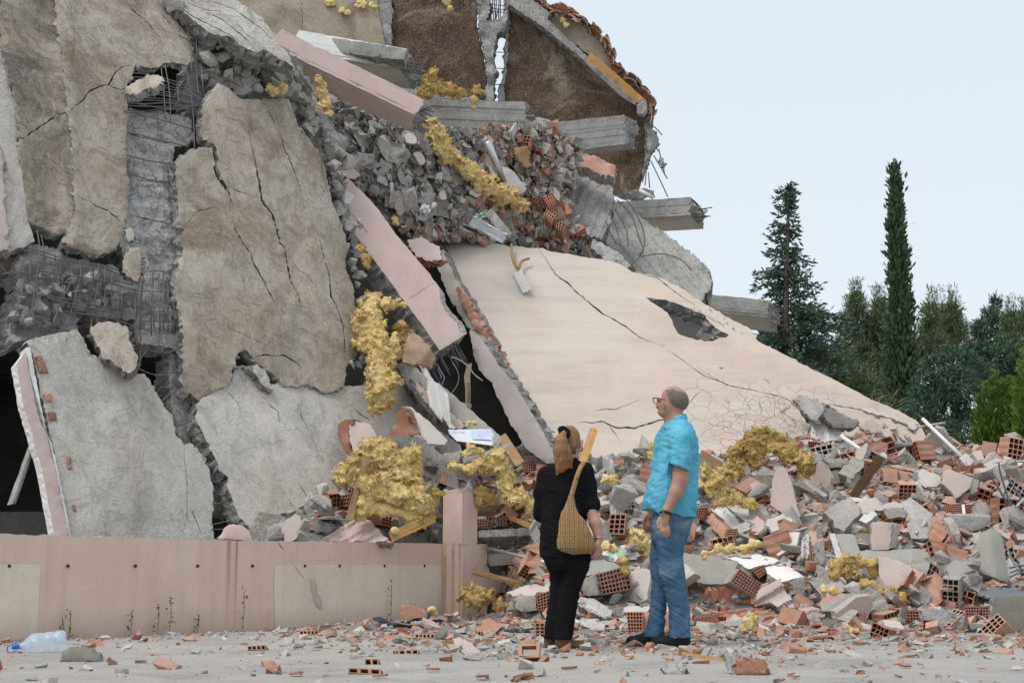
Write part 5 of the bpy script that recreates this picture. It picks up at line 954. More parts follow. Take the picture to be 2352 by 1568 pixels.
hero('brick_top', 14, [(565, 555), (720, 545), (805, 570), (700, 612)], (.1, -.5, .85), .12, (MT['bricklight'], MT['brick']), 'orange top of the mortar coated brick', 'brick', seed=46, foot=(690, 700))
hero('grey_arch_block', 14, [(660, 740), (830, 730), (900, 770), (890, 840), (700, 850), (660, 800)], (0, -.9, .3), .15, (MT['mortar'], MT['brick']), 'rounded mortar face below the flat pale slab', 'block', seed=47)
hero('grey_triangle', 15, [(1738, 1085), (1880, 980), (1990, 1050), (2040, 1110), (1900, 1150), (1745, 1145)], (0, -.8, .6), .05, (MT['screed'], MT['mortar']), 'grey triangular shard in front of the arched wool', 'shard', seed=48)
hero('small_moulding', 15, [(1240, 1280), (1290, 1180), (1440, 1200), (1560, 1290), (1545, 1340), (1270, 1320)], (0, -.75, .66), .05, (MT['plasterp'], MT['mortar']), 'low pink moulding shard on the road edge', 'moulding', seed=49, step=4, shape=ribs(.1, 1, 8, .008), flat=True, jag=.6)
hero('red_tile_layers', 15, [(330, 1290), (520, 1250), (700, 1230), (900, 1230), (1080, 1290), (1050, 1330), (850, 1360), (560, 1330)], (0, -.7, .7), .1, (MT['brick'], MT['brick']), 'long broken red brick strip below the pink moulding', 'brick', seed=50, step=4, shape=ribs(.12, 1, 6, .008), flat=True, jag=.6)
hero('road_edge_slab', 15, [(335, 1355), (650, 1360), (640, 1440), (370, 1455)], (0, -.7, .7), .06, (MT['screed'], MT['mortar']), 'flat grey slab piece at the road edge right of the man', 'slab', seed=51)
# pieces nearer the wall and the people
hero('grey_lintel', 6, [(935, 715), (1190, 700), (1285, 703), (1280, 740), (940, 752)], (0, -.9, .4), .25, (MT['dust'], MT['mortar']), 'grey broken lintel above the void right of the pier', 'lintel', seed=60)
hero('cornice_lintel', 6, [(955, 756), (1225, 750), (1240, 800), (1130, 812), (965, 808)], (0, -.95, .0), .25, (MT['plasterw'], MT['mortar']), 'whitish cornice lintel under the grey lintel', 'cornice', seed=61, step=4, shape=ribs(0, 1, 9, .015), flat=True, jag=.6)
hero('mauve_lintel', 6, [(985, 850), (1240, 832), (1260, 890), (1130, 905), (1000, 912)], (0, -.95, -.2), .2, (MT['mauve'], MT['mortar']), 'mauve underside of the fallen lintel over the void', 'lintel', seed=62)
hero('tilted_grey_slab', 6, [(1530, 965), (1560, 880), (1640, 880), (1765, 905), (1690, 935), (1590, 962)], (0, -.5, .86), .1, (MT['screed'], MT['mortar']), 'grey slab top beside the large hollow brick block', 'slab', seed=63, foot=(1640, 1060))
hollow(6, [(1592, 962), (1765, 917), (1790, 1040), (1612, 1075)], 9, 5, 'large hollow brick block between the two people', n=(-.1, -.98, .05), thick=.3, edge='mortar')
hero('mortar_side', 6, [(1515, 985), (1585, 962), (1605, 1075), (1540, 1080), (1515, 1050)], (-.3, -.9, 0), .25, (MT['mortar'], MT['mortar']), 'mortar side of the large hollow brick block', 'mortar', seed=64)
hero('ribbed_pale_board', 6, [(1498, 1095), (1520, 1080), (1692, 1160), (1672, 1202), (1640, 1200), (1498, 1130)], (.1, -.6, .8), .06, (MT['plasterw'], MT['mortar']), 'ribbed pale strip lying behind the woman\'s legs', 'moulding', seed=65, step=4, shape=ribs(.42, -.9, 6, .008), flat=True, jag=.6)
hollow(6, [(1255, 1232), (1306, 1232), (1306, 1330), (1255, 1330)], 2, 5, "hollow brick standing left of the woman's shoes", edge='mortar', thick=.12)
hollow(6, [(1766, 1172), (1852, 1172), (1852, 1290), (1776, 1290)], 5, 6, "hollow brick standing left of the man's shoes")
hero('brick_slab', 6, [(1856, 1172), (2010, 1160), (2010, 1282), (1856, 1290)], (0, -.98, .1), .15, (MT['bricklight'], MT['brick']), 'ribbed bricks in a row behind the man\'s feet', 'bricks', seed=66, step=6, shape=lambda x, y: .004 * math.sin(y * .9), jag=.5)
hero('plaster_cap', 6, [(1750, 1140), (2010, 1135), (2010, 1160), (1850, 1170), (1755, 1170)], (0, -.3, .95), .04, (MT['plasterw'], MT['mortar']), 'white plaster on the bricks behind the man\'s feet', 'plaster', seed=67, foot=(1850, 1290))
hollow(6, [(1262, 1082), (1332, 1052), (1332, 1150), (1272, 1160)], 4, 5, "hollow brick end left of the woman's knees")
hero('dusty_block_top', 6, [(1095, 1060), (1200, 1020), (1338, 995), (1335, 1050), (1250, 1075), (1130, 1080)], (0, -.4, .9), .12, (MT['plaster'], MT['mortar']), "dusty flat block left of the woman's knees", 'block', seed=68, foot=(1200, 1130))
hero('block_front', 6, [(1150, 1078), (1255, 1080), (1265, 1160), (1200, 1170), (1140, 1150)], (-.1, -.95, .1), .15, (MT['mortar'], MT['brick']), "mortar front of the dusty flat block", 'mortar', seed=69)
for q, nx, ny, lab in (([(1187, 332), (1240, 327), (1240, 385), (1192, 382)], 4, 4, "hollow brick left of the woman's head"), ([(1005, 642), (1090, 637), (1090, 690), (1010, 692)], 5, 4, 'hollow brick right of the pier stub'), ([(925, 652), (990, 657), (980, 700), (926, 700)], 4, 3, 'hollow brick touching the pier stub')):
    hollow(6, q, nx, ny, lab)
hollow(15, [(172, 152), (290, 152), (240, 270), (168, 252)], 4, 5, "hollow brick beside the man's back")
hero('brick_wall_block', 6, [(150, 122), (200, 95), (238, 96), (212, 170), (220, 292), (190, 272), (150, 200)], (-.6, -.75, .2), .15, (MT['brick'], MT['brick']), 'brick side of the left pink block above the wool heap', 'bricks', dy=-.75, Yf=14.5, seed=70, relief=.03, rs=6)
hero('pink_wall_block', 6, [(214, 125), (242, 98), (330, 120), (362, 170), (392, 242), (340, 290), (255, 305), (216, 205)], (.1, -.9, .4), .18, (MT['plasterp'], MT['mortar']), 'left of two pink faced blocks above the wool heap', 'wall chunk', dy=-.75, Yf=14.45, seed=71)
hero('brick_wall_block', 6, [(440, 185), (490, 52), (532, 28), (545, 130), (560, 180), (460, 215)], (-.6, -.75, .2), .15, (MT['brick'], MT['brick']), 'broken brick end of the right pink block above the wool heap', 'bricks', dy=-.85, Yf=14.6, seed=72, relief=.04, rs=6)
hero('pink_wall_block', 6, [(512, 20), (562, 22), (660, 100), (765, 210), (745, 235), (655, 228), (590, 160), (545, 130)], (.1, -.7, .7), .12, (MT['plaster'], MT['mortar']), 'right of two pink faced blocks above the wool heap', 'wall chunk', dy=-.85, Yf=14.55, seed=73)
hero('grey_block_front', 6, [(440, 190), (560, 180), (600, 190), (680, 250), (720, 292), (835, 280), (825, 345), (740, 356), (560, 272), (455, 240)], (-.1, -.95, -.1), .2, (MT['mortar'], MT['mortar']), 'grey mortar face of the right pink block', 'mortar', dy=-.9, Yf=14.5, seed=74, relief=.03)
hero('cornice_by_wall', 6, [(40, 778), (272, 640), (332, 655), (352, 682), (448, 778)], (-.1, -.75, .65), .1, (MT['pink'], MT['mortar']), 'pink ribbed cornice leaning behind the low wall', 'cornice', Yf=13.9, seed=75, step=4, dy=-.1, shape=ribs(.5, .86, 12, .012), flat=True, jag=.6)
hero('dark_board_by_wall', 3, [(1940, 505), (2040, 510), (2150, 570), (2110, 600), (2000, 580), (1945, 590)], (-.1, -.8, .5), .06, (MT['grey'], MT['grey']), 'dark board leaning on the pale lower slab', 'board', Yf=13.9, seed=76, dy=-.7)
hero('pink_stump', 3, [(1400, 640), (1440, 570), (1490, 545), (1560, 555), (1600, 590), (1620, 650)], (0, -.95, .2), .12, (MT['pink'], MT['dust']), 'pink plaster stump in front of the dark slit', 'plaster', Yf=13.15, seed=77, dy=-1.0)
hero('front_brick_block', 6, [(500, 1140), (540, 1110), (655, 1165), (640, 1222), (505, 1222)], (-.1, -.95, .2), .16, (MT['bricklight'], MT['mortar']), 'mortared brick block in front of the cream wall panel', 'brick', seed=78, step=6, shape=lambda x, y: .003 * math.sin(y * 1.5), jag=.6)
hero('front_brick_top', 6, [(482, 1132), (605, 1084), (645, 1150), (600, 1140), (545, 1108)], (-.1, -.4, .9), .05, (MT['dust'], MT['mortar']), 'grey mortar lid of the brick block before the cream wall panel', 'mortar', seed=79, foot=(560, 1215))
hero('front_pink_block', 6, [(698, 1095), (720, 1084), (800, 1080), (832, 1130), (800, 1162), (700, 1152)], (-.1, -.85, .5), .14, (MT['pinkdirty'], MT['mortar']), 'dusty pink block at the foot of the pier', 'block', seed=80)
hero('white_road_shard', 6, [(800, 1318), (830, 1305), (945, 1380), (935, 1400), (850, 1392), (812, 1360)], (-.2, -.6, .78), .05, (MT['plasterp'], MT['plasterw']), 'pale pink plaster piece on the road left of the woman', 'plaster', seed=81)
hero('road_brick', 7, [(332, 1430), (345, 1425), (500, 1440), (508, 1520), (335, 1518)], (-.1, -.98, .15), .12, (MT['brick'], MT['brick']), 'ribbed red brick on the road in front of the man', 'brick', seed=82, step=5, shape=lambda x, y: .003 * math.sin(y * 2.1), jag=.5)
hero('road_brick_end', 7, [(268, 1400), (300, 1395), (334, 1430), (336, 1518), (290, 1510), (270, 1470)], (-.6, -.78, .2), .1, (MT['dust'], MT['mortar']), 'mortar end of the ribbed red brick on the road', 'mortar', seed=83)
hero('road_rock', 6, [(1960, 1470), (2000, 1450), (2080, 1440), (2108, 1470), (2080, 1520), (1990, 1522)], (-.1, -.8, .6), .12, (MT['dust'], MT['grey']), 'grey concrete rock on the road in front of the man', 'rock', seed=84, relief=.03, rs=8, step=8)
hero('road_rock', 3, [(400, 1375), (440, 1345), (500, 1335), (610, 1345), (640, 1390), (632, 1430), (410, 1430)], (-.1, -.85, .5), .12, (MT['moss'], MT['grey']), 'mossy grey rock beside the plastic bottle', 'rock', seed=85, relief=.03, rs=8, step=8)
for k, q, nx, ny, lab in ((3, [(1590, 1330), (1705, 1320), (1708, 1355), (1592, 1352)], 4, 1, 'flat hollow brick piece on the road in front of the wall'), (3, [(1925, 1230), (2045, 1228), (2045, 1252), (1928, 1255)], 5, 1, 'thin hollow brick piece lying before the cream wall panel'), (6, [(560, 1292), (690, 1290), (690, 1315), (562, 1318)], 6, 1, 'long thin hollow brick piece on the road left of the woman'),
                         (6, [(880, 1275), (985, 1275), (985, 1298), (882, 1300)], 6, 1, 'small hollow brick strip left of the woman\'s feet'), (6, [(205, 1480), (390, 1488), (390, 1520), (208, 1510)], 3, 1, 'hollow brick half on the road at the bottom left of the people'), (6, [(300, 1430), (378, 1430), (378, 1470), (302, 1470)], 2, 1, 'upright hollow piece standing on the brick half'),
                         (6, [(455, 1385), (600, 1378), (600, 1405), (458, 1408)], 4, 1, 'flat orange brick piece on the road'), (6, [(1160, 1350), (1280, 1345), (1275, 1420), (1165, 1415)], 1, 1, 'curved brick shell on the road in front of the woman'), (6, [(1095, 1425), (1330, 1415), (1290, 1452), (1100, 1450)], 1, 1, 'flat brick shell below the curved shell')):
    hollow(k, q, nx, ny, lab, thick=.08, mat='bricklight', n=(-.1, -.92, .35), grow=1.0)
# planks, poles, pipes
def plank(k, a, b, w, label, mat='wood', ya=None, yb=None, t=.03, cat='plank', lift=.06, round_=False):
    (x0, y0), (x1, y1) = Z(k, [a, b]); pa = hitm(x0, y0) if ya is None else at(x0, y0, ya); pb = hitm(x1, y1) if yb is None else at(x1, y1, yb)
    if ya is None: pa = at(x0, y0, pa.y - lift)
    if yb is None: pb = at(x1, y1, pb.y - lift)
    if round_:
        return tube(cat.replace(' ', '_'), [pa, pb], w / 2, MT[mat], n=8, label=label, cat=cat)
    ax = (pb - pa).normalized(); vd = ((pa + pb) / 2 - Vector((0, 0, HC))).normalized(); u = ax.cross(vd).normalized() * w; v = vd * t
    return beam('plank', pa - u / 2, pb - u / 2, pb + u / 2, pb - u / 2 + v, (MT[mat],) * 3, label, cat, boards=3, rough=.012, side=.002, endmat=MT[mat])
Yw = 13.55
plank(6, (318, 300), (212, 660), .07, 'dark plank leaning on the wool heap behind the wall', ya=13.9, yb=13.75)
plank(6, (505, 325), (395, 400), .05, 'short dark stick across the upper wool heap', ya=14.3, yb=14.2)
plank(6, (1065, 185), (1170, 345), .1, 'short dark plank standing before the dark opening', ya=15.3, yb=14.9)
plank(6, (928, 612), (1112, 572), .06, 'upper of two brown laths right of the pier stub')
plank(6, (935, 640), (1140, 600), .05, 'lower of two brown laths right of the pier stub', mat='wood')
plank(6, (1080, 628), (1232, 692), .05, 'brown lath slanting down to the woman\'s elbow', mat='woodnew')
plank(6, (445, 752), (690, 640), .1, 'splintered board rising behind the pink wall', mat='woodnew', ya=13.6, yb=13.9)
plank(6, (905, 945), (1190, 1015), .05, 'dark lath lying at the right of the pier', ya=14.0, yb=13.9)
plank(6, (985, 812), (1315, 893), .035, 'thin grey pipe across the void right of the pier', 'alu', round_=True, cat='pipe', ya=14.6, yb=13.7)
plank(6, (1590, 557), (1772, 636), .04, 'thin lath right of the woman\'s elbow')
plank(6, (1680, 640), (1800, 845), .17, 'broad chipboard strip between the two people', 'woodnew')
plank(6, (1540, 355), (1870, 290), .03, 'long lath lying between the two heads')
plank(6, (1825, 315), (1895, 375), .06, 'short brown block of wood beside the man\'s shoulder')
plank(7, (1143, 300), (985, 530), .09, 'dark plank leaning in the middle of the right heap', ya=14.6)
plank(7, (130, 285), (245, 355), .1, 'brown plank behind the man\'s back', ya=16.0, yb=15.7)
plank(7, (920, 188), (1082, 302), .05, 'pale pipe lying on the lower cream slab', 'white', round_=True, cat='pipe', ya=16.6, yb=16.2)
plank(7, (1375, 92), (1592, 302), .045, 'pale pole leaning at the right end of the cream slab', 'white', round_=True, cat='pole', ya=17.0, yb=16.4)
plank(7, (1345, 138), (1502, 113), .03, 'thin pole crossing the pale leaning pole', 'stonelight', round_=True, cat='pole', ya=17.0, yb=17.0)
plank(7, (720, 995), (1000, 985), .05, 'orange lath lying below the arched wool', 'woodnew')
plank(7, (28, 1415), (268, 1450), .05, 'yellow lath on the road in front of the man', 'woodnew', lift=.0)
plank(7, (1602, 572), (1622, 760), .03, 'thin white stick before the double brick block', 'white', round_=True, cat='stick', ya=14.6, yb=14.5)
plank(7, (520, 345), (462, 440), .05, 'light stick under the big wool heap', 'woodnew')
plank(7, (400, 270), (345, 430), .08, 'grey weathered board in the big wool heap', 'wood')
plank(15, (1350, 925), (1800, 905), .05, 'brown lath left of the arched wool')
plank(15, (1420, 1020), (1620, 1110), .03, 'thin splintered lath before the arched wool')
plank(15, (440, 1130), (780, 1150), .1, 'light board under the thick grey slab', 'woodnew')
plank(6, (1512, 355), (1582, 148), .075, "fresh plank standing upright beside the woman's head", 'woodnew', ya=13.4, yb=13.7)
plank(6, (735, 1350), (1020, 1340), .05, 'lath lying on the road left of the woman', 'woodnew', lift=.0)
plank(6, (720, 1168), (1030, 1160), .06, 'board lying at the foot of the pier', 'woodnew')
plank(6, (850, 325), (1100, 245), .045, 'shiny metal profile lying on the wool', 'alu', ya=14.5, yb=14.7, cat='profile')
plank(4, (1240, 760), (1325, 975), .11, 'grey pipe sticking out of the debris chute', 'alu', round_=True, cat='pipe', ya=19.2, yb=19.6)
plank(5, (860, 200), (1040, 300), .14, 'pale blue metal panel above the cream slab', 'alu', ya=18.5, yb=18.3, cat='panel')
plank(5, (950, 150), (1065, 295), .12, 'grey concrete bar above the cream slab', 'dust', ya=18.6, yb=18.3, cat='bar', t=.1)
plank(5, (1105, 475), (1160, 580), .12, 'white channel hanging on the cream slab', 'white', ya=CRP.hit(*Z1(5, 1105, 475)).y - .08, yb=CRP.hit(*Z1(5, 1160, 580)).y - .08, cat='channel', t=.05)
tube('cable', [CRP.off(.06).hit(*Z1(5, *q)) for q in ((560, 205), (620, 230), (700, 320), (750, 400), (785, 485))], .012, MT['steel'], label='dark cable hanging over the corner of the cream slab', cat='cable')
tube('torn_strip', [CRP.off(.08).hit(*Z1(5, *q)) for q in ((1075, 330), (1080, 400), (1110, 460), (1130, 420), (1170, 405))], .02, MT['wood'], label='torn brown strip above the white channel', cat='strip')
# ---- scattered pieces
PSF = PLS.off(.3)
rng = random.Random(21)
def scatter(polys, n, meshes, look, cat, smin, smax, flat=.0, dz=.0, surf=None, off=(0, .12), tiltpl=None, gen=rng, parent=None, pname='lump'):
    area = [abs(sum(p[i][0] * p[(i + 1) % len(p)][1] - p[(i + 1) % len(p)][0] * p[i][1] for i in range(len(p)))) for p in polys]
    k = 0; guard = 0
    while k < n and guard < n * 40:
        guard += 1; P = gen.choices(polys, area)[0]; xs = [q[0] for q in P]; ys = [q[1] for q in P]
        x, y = gen.uniform(min(xs), max(xs)), gen.uniform(min(ys), max(ys))
        if not inpoly(np.array([(x, y)]), P)[0]: continue
        s = gen.uniform(smin, smax)
        if (surf is None or surf is PSF) and y < 1440:
            rr_ = 17 * s; tp = np.array([(x, y), (x - rr_, y), (x + rr_, y), (x, y - rr_), (x, y + rr_ * .6)])
            if any(inpoly(tp, q).any() for q in HP if min(p[0] for p in q) - 40 < x < max(p[0] for p in q) + 40): continue
        if surf is None:
            p = hitm(x, y); p.z = max(H(p.x, p.y), 0) + gen.uniform(*off) * s
            if p.y < 12.6: p.z = max(H(p.x, p.y), 0) + .03 * s
        else: p = surf.hit(x, y) + surf.n * gen.uniform(*off)
        rot = None
        if flat:
            e = Euler((gen.gauss(0, flat), gen.gauss(0, flat), gen.uniform(0, 6.28)))
            rot = tuple(e) if surf is None else tuple((surf.n.to_track_quat('Z', 'Y').to_matrix() @ e.to_matrix()).to_euler())
        if parent is not None:
            o = link(bpy.data.objects.new(pname, gen.choice(meshes))); o.parent = parent; o.location = p - parent.location; o.scale = (s, s, s)
            o.rotation_euler = rot or (gen.uniform(0, 6.28), gen.uniform(0, 6.28), gen.uniform(0, 6.28)); k += 1; continue
        put(gen.choice(meshes), p, rot, s, f'{sizeword((s - smin) / (smax - smin + 1e-6) + .5)} {look}', cat, gen); k += 1
HEAP = [[(1640, 1085), (2130, 1040), (2352, 1035), (2352, 1440), (1640, 1440)]]; MID = [[(1380, 1030), (1500, 1040), (1500, 1440), (1380, 1440)]]; LEFT = [[(700, 1060), (1230, 1060), (1230, 1235), (760, 1235)]]
APR = [[(1000, 1390), (2352, 1420), (2352, 1475), (900, 1470), (700, 1425)]]; ROAD = [[(560, 1440), (2352, 1480), (2352, 1560), (560, 1560)]]
scatter(HEAP, 24, PLS_, 'broad plastered wall slab', 'wall slab', 1.3, 1.9, flat=.8)
scatter(HEAP, 26, STG + SLG, 'big broken concrete block', 'concrete block', 1.3, 1.9, flat=.6)
scatter(HEAP, 76, BR, 'hollow red brick', 'brick', .85, 1.45)
scatter(HEAP, 55, STG, 'grey concrete lump', 'concrete lump', .5, 1.3)
scatter(HEAP, 25, STL, 'pale concrete lump', 'concrete lump', .5, 1.2)
scatter(HEAP, 80, PLS_, 'plaster shard', 'plaster shard', .6, 1.5, flat=.7)
scatter(HEAP, 90, BSH, 'broken brick shell', 'brick shard', .6, 1.2, flat=.8)
scatter([[(1230, 1040), (1700, 1060), (1700, 1440), (1230, 1440)]], 60, STG + STL, 'grey concrete lump', 'concrete lump', .5, 1.1)
scatter([[(1380, 1020), (1500, 1030), (1500, 1130), (1380, 1120)], [(1340, 1060), (1400, 1060), (1400, 1130), (1340, 1130)]], 40, STG + STL, 'dusty grey lump', 'concrete lump', .7, 1.5)
scatter([[(1230, 1080), (1700, 1090), (1700, 1440), (1230, 1440)]], 22, BR, 'hollow red brick', 'brick', .8, 1.3)
scatter([[(1230, 1090), (1700, 1100), (1700, 1420), (1230, 1420)]], 16, STG + SLG, 'big broken concrete block', 'concrete block', 1.3, 2.0, flat=.6)
scatter([[(1230, 1090), (1700, 1100), (1700, 1420), (1230, 1420)]], 14, PLS_, 'broad plastered wall slab', 'wall slab', 1.4, 2.2, flat=.8)
scatter([[(1230, 1050), (1700, 1090), (1700, 1440), (1230, 1440)]], 60, PLS_ + BSH, 'plaster or brick shard', 'shard', .5, 1.4, flat=.7)
scatter([[(1100, 1190), (1230, 1190), (1240, 1400), (1100, 1400)]], 16, BR, 'hollow red brick', 'brick', .7, 1.1)
scatter([[(1060, 1280), (1240, 1250), (1240, 1420), (1040, 1420)]], 30, STG + BSH, 'broken lump', 'lump', .4, 1.0)
scatter([[(640, 1150), (1010, 1100), (1010, 1240), (640, 1240)]], 16, STG + STL + PLS_, 'dusty broken piece', 'rubble piece', .7, 1.6, surf=PSF, off=(-.1, .2))
scatter(LEFT, 24, BR, 'hollow red brick', 'brick', .7, 1.1)
scatter(LEFT, 60, STG + STL, 'dusty grey lump', 'concrete lump', .5, 1.3)
scatter(LEFT, 16, BSH + PLS_, 'plaster or brick shard', 'shard', .6, 1.2, flat=.8)
scatter(APR, 55, BSH, 'broken brick shell', 'brick shard', .4, 1.0, flat=.25)
scatter(APR, 12, BR, 'hollow red brick', 'brick', .6, 1.0)
scatter(APR, 24, STG + STL, 'concrete pebble', 'concrete lump', .25, .7)
scatter(APR, 22, PLS_, 'plaster shard', 'plaster shard', .35, .9, flat=.3)
scatter(ROAD, 34, BSH, 'thin brick shell', 'brick shard', .2, .6, flat=.12, off=(0, .02))
scatter(ROAD, 16, STG + STL, 'concrete pebble', 'concrete lump', .15, .4, off=(0, .03))
# chute
C1 = [Z(4, [(430, 640), (850, 760), (900, 800), (1080, 900), (1110, 1100), (930, 1230), (760, 1200), (640, 1080), (560, 960), (430, 980)])]
scatter(C1, 150, SLG, 'grey slate-like flake', 'concrete flake', .3, .85, flat=.3, surf=CHP, off=(.05, .3))
scatter(C1, 22, SLG, 'broad grey slab flake', 'concrete flake', 1.0, 1.5, flat=.22, surf=CHP, off=(.15, .32))
scatter(C1, 24, PLS_, 'pale plaster flake', 'plaster shard', .5, 1.1, flat=.3, surf=CHP, off=(.15, .3))
scatter(C1, 45, STG, 'grey concrete lump', 'concrete lump', .5, 1.1, surf=CHP, off=(.08, .25))
C2 = [Z(4, [(1080, 1100), (1500, 1000), (1640, 950), (1640, 1150), (1820, 1330), (1500, 1290), (1250, 1270), (950, 1220)])]; C3 = [Z(4, [(1480, 730), (1650, 780), (1640, 860), (1480, 860), (1300, 830), (900, 800), (1080, 790)])]
scatter(C2 + C3, 24, BR, 'hollow red brick', 'brick', .6, 1.2, surf=CHP, off=(.08, .25))
scatter(C2 + C3, 42, BSH, 'broken brick shell', 'brick shard', .6, 1.3, flat=.9, surf=CHP, off=(.06, .22))
scatter(C2 + C3, 75, STG + STL, 'dusty grey lump', 'concrete lump', .4, 1.2, surf=CHP, off=(.05, .2))
scatter(C2 + C3, 26, PLS_, 'plaster shard', 'plaster shard', .6, 1.3, flat=.8, surf=CHP, off=(.06, .22))
scatter([Z(4, [(1560, 890), (1720, 880), (1680, 990), (1600, 1000)])], 22, STL, 'pale concrete lump', 'concrete lump', .7, 1.4, surf=CHP, off=(.05, .2))
# pockets in the left front
K1 = [Z(1, [(1000, 10), (1100, 60), (1200, 130), (1420, 230), (1660, 330), (1800, 380), (1900, 450), (1920, 540), (1830, 500), (1800, 600), (1650, 620), (1560, 620), (1500, 580), (1400, 540), (1330, 600), (1260, 500), (1245, 300), (1150, 130)])]
scatter(K1, 95, STG, 'grey concrete lump', 'concrete lump', .6, 1.5, surf=PLF.off(-.12), off=(-.05, .14), parent=core)
K2 = [Z(1, [(1850, 560), (1930, 560), (2000, 700), (2150, 850), (2220, 1000), (2200, 1180), (2260, 1400), (2330, 1560), (2280, 1560), (2150, 1250), (2080, 1050), (1980, 880), (1900, 760)])]
scatter(K2, 48, STG + STL, 'clinging concrete lump', 'concrete lump', .5, 1.3, surf=PLF.off(-.16), off=(-.05, .14), parent=core)
K3 = [Z(2, [(100, 400), (240, 300), (500, 360), (800, 420), (860, 520), (780, 620), (480, 600), (430, 700), (250, 690), (110, 720), (80, 600)])]
scatter(K3, 70, STG, 'grey concrete lump', 'concrete lump', .3, .9, surf=PLF.off(-.08), off=(-.04, .08), parent=core)
scatter([Z(2, [(2230, 250), (2330, 300), (2340, 950), (2250, 950), (2300, 700)])], 22, STG, 'clinging concrete lump', 'concrete lump', .3, .8, surf=PLF.off(-.1), off=(-.05, .1), parent=core)
scatter([Z(5, [(2040, 760), (2180, 830), (2100, 870), (2030, 840)])], 7, STG, 'grey concrete lump', 'concrete lump', .8, 1.8, surf=CRP.off(-.25), off=(-.05, .1))
scatter([Z(3, [(1380, 330), (1470, 330), (1520, 500), (1390, 520)])], 12, STG, 'shaded concrete lump', 'concrete lump', .7, 1.3, surf=PLG.off(-.7), off=(-.05, .1), parent=core)
scatter([Z(8, [(0, 1000), (140, 980), (300, 1130), (480, 1280), (760, 1400), (700, 1440), (400, 1300), (100, 1150)])], 26, BSH, 'thin brick shell', 'brick shard', .35, .8, flat=.5, surf=CRP, off=(.02, .05))
scatter([Z(8, [(900, 1400), (1180, 1500), (1000, 1540), (750, 1480)])], 18, BSH + PLS_, 'plaster or brick shard', 'shard', .4, 1.0, flat=.5, surf=CRP, off=(.02, .08))

# pieces that belong to one block become its parts
JOIN = [('row of two bricks under', 'white ribbed moulding lying', 'brick_pair'), ('hollow brick end below the white ribbed', 'white ribbed moulding lying', 'hollow_end'), ('broken hollow brick end of the thick', 'thick smooth grey slab', 'hollow_end'),
        ('hollow brick below the second', 'second white topped', 'hollow_end'), ('grey mortar side of the block under', 'second white topped', 'mortar_side'), ('square hollow brick end', 'upright ribbed orange brick', 'hollow_end'), ('orange brick standing below', 'upright ribbed orange brick', 'brick_foot'),
        ('white moulded plaster on the left', 'upright ribbed orange brick', 'plaster_moulding'), ('grey moulded plaster on the right', 'upright ribbed orange brick', 'plaster_moulding'), ('white plastered strip at the left end', 'long L shaped', 'plaster_strip'), ('pale cornice strip under', 'long L shaped', 'cornice'),
        ('grey broken end of the broad', 'broad leaning pink', 'broken_edge'), ('grey side of the rounded', 'upright pink slab with rounded', 'broken_edge'), ('hollow brick edge of the large', 'large pale pink slab', 'hollow_edge'), ('dark mortared end', 'right brick of the orange stack', 'mortar'),
        ('left hollow face of the large double', 'pale plastered side of the large', 'hollow_face'), ('right hollow face of the large double', 'pale plastered side of the large', 'hollow_face'), ('grey mortar lump on the right of the large', 'pale plastered side of the large', 'mortar'), ('orange top of the mortar', 'mortar coated brick in', 'brick_top'),
        ('whitish cornice lintel', 'grey broken lintel', 'cornice'), ('mauve underside', 'grey broken lintel', 'underside'), ('grey slab top beside the large hollow', 'large hollow brick block between', 'slab_top'), ('mortar side of the large hollow', 'large hollow brick block between', 'mortar_side'),
        ("white plaster on the bricks behind", "ribbed bricks in a row", 'plaster_top'), ("mortar front of the dusty", "dusty flat block left", 'mortar_front'), ("hollow brick end left of the woman's knees", "dusty flat block left", 'hollow_end'), ('brick side of the left pink', 'left of two pink faced', 'brick_side'),
        ('broken brick end of the right pink', 'right of two pink faced', 'brick_side'), ('grey mortar face of the right pink', 'right of two pink faced', 'mortar_face'), ('grey mortar lid', 'mortared brick block in front', 'mortar_lid'), ('mortar end of the ribbed red', 'ribbed red brick on the road', 'mortar_end'),
        ('ribbed orange face of the pale', 'pale block with ribbed', 'brick_face'), ('dark hollow brick end under the white cornice', 'ribbed white cornice block', 'hollow_end'), ('strip of pink paint on the beam', 'grey plastered beam slanting', 'pink_paint')]
byl = {}
for o in S.objects:
    if o.parent is None and o.get('label'): byl[o['label']] = o
def find(pre): return next(o for l, o in byl.items() if l.startswith(pre))
for c_, p_, nm in JOIN:
    c, p = find(c_), find(p_); loc = c.location.copy(); c.parent = p; c.location = loc - p.location; c.name = nm
    for key in ('label', 'category', 'kind', 'group'):
        if key in c: del c[key]
find('left brick of the orange').name = 'stacked_brick'
find('pale plastered side of the large')['label'] = 'large double brick block with pale plastered side near the right edge'
find('grey wedge of slab').name = 'slab_wedge'
# ------------------------------------------------------------------ soft and organic shapes: fields turned into surfaces
_tab = np.random.RandomState(5).rand(64, 64, 64)
def vnoise(X, Y, Z_):
    xi, yi, zi = np.floor(X).astype(int), np.floor(Y).astype(int), np.floor(Z_).astype(int)
    fx, fy, fz = X - xi, Y - yi, Z_ - zi; fx, fy, fz = (t * t * (3 - 2 * t) for t in (fx, fy, fz))
    def T(a, b, c): return _tab[(xi + a) & 63, (yi + b) & 63, (zi + c) & 63]
    x00 = T(0, 0, 0) * (1 - fx) + T(1, 0, 0) * fx; x10 = T(0, 1, 0) * (1 - fx) + T(1, 1, 0) * fx
    x01 = T(0, 0, 1) * (1 - fx) + T(1, 0, 1) * fx; x11 = T(0, 1, 1) * (1 - fx) + T(1, 1, 1) * fx
    return (x00 * (1 - fy) + x10 * fy) * (1 - fz) + (x01 * (1 - fy) + x11 * fy) * fz
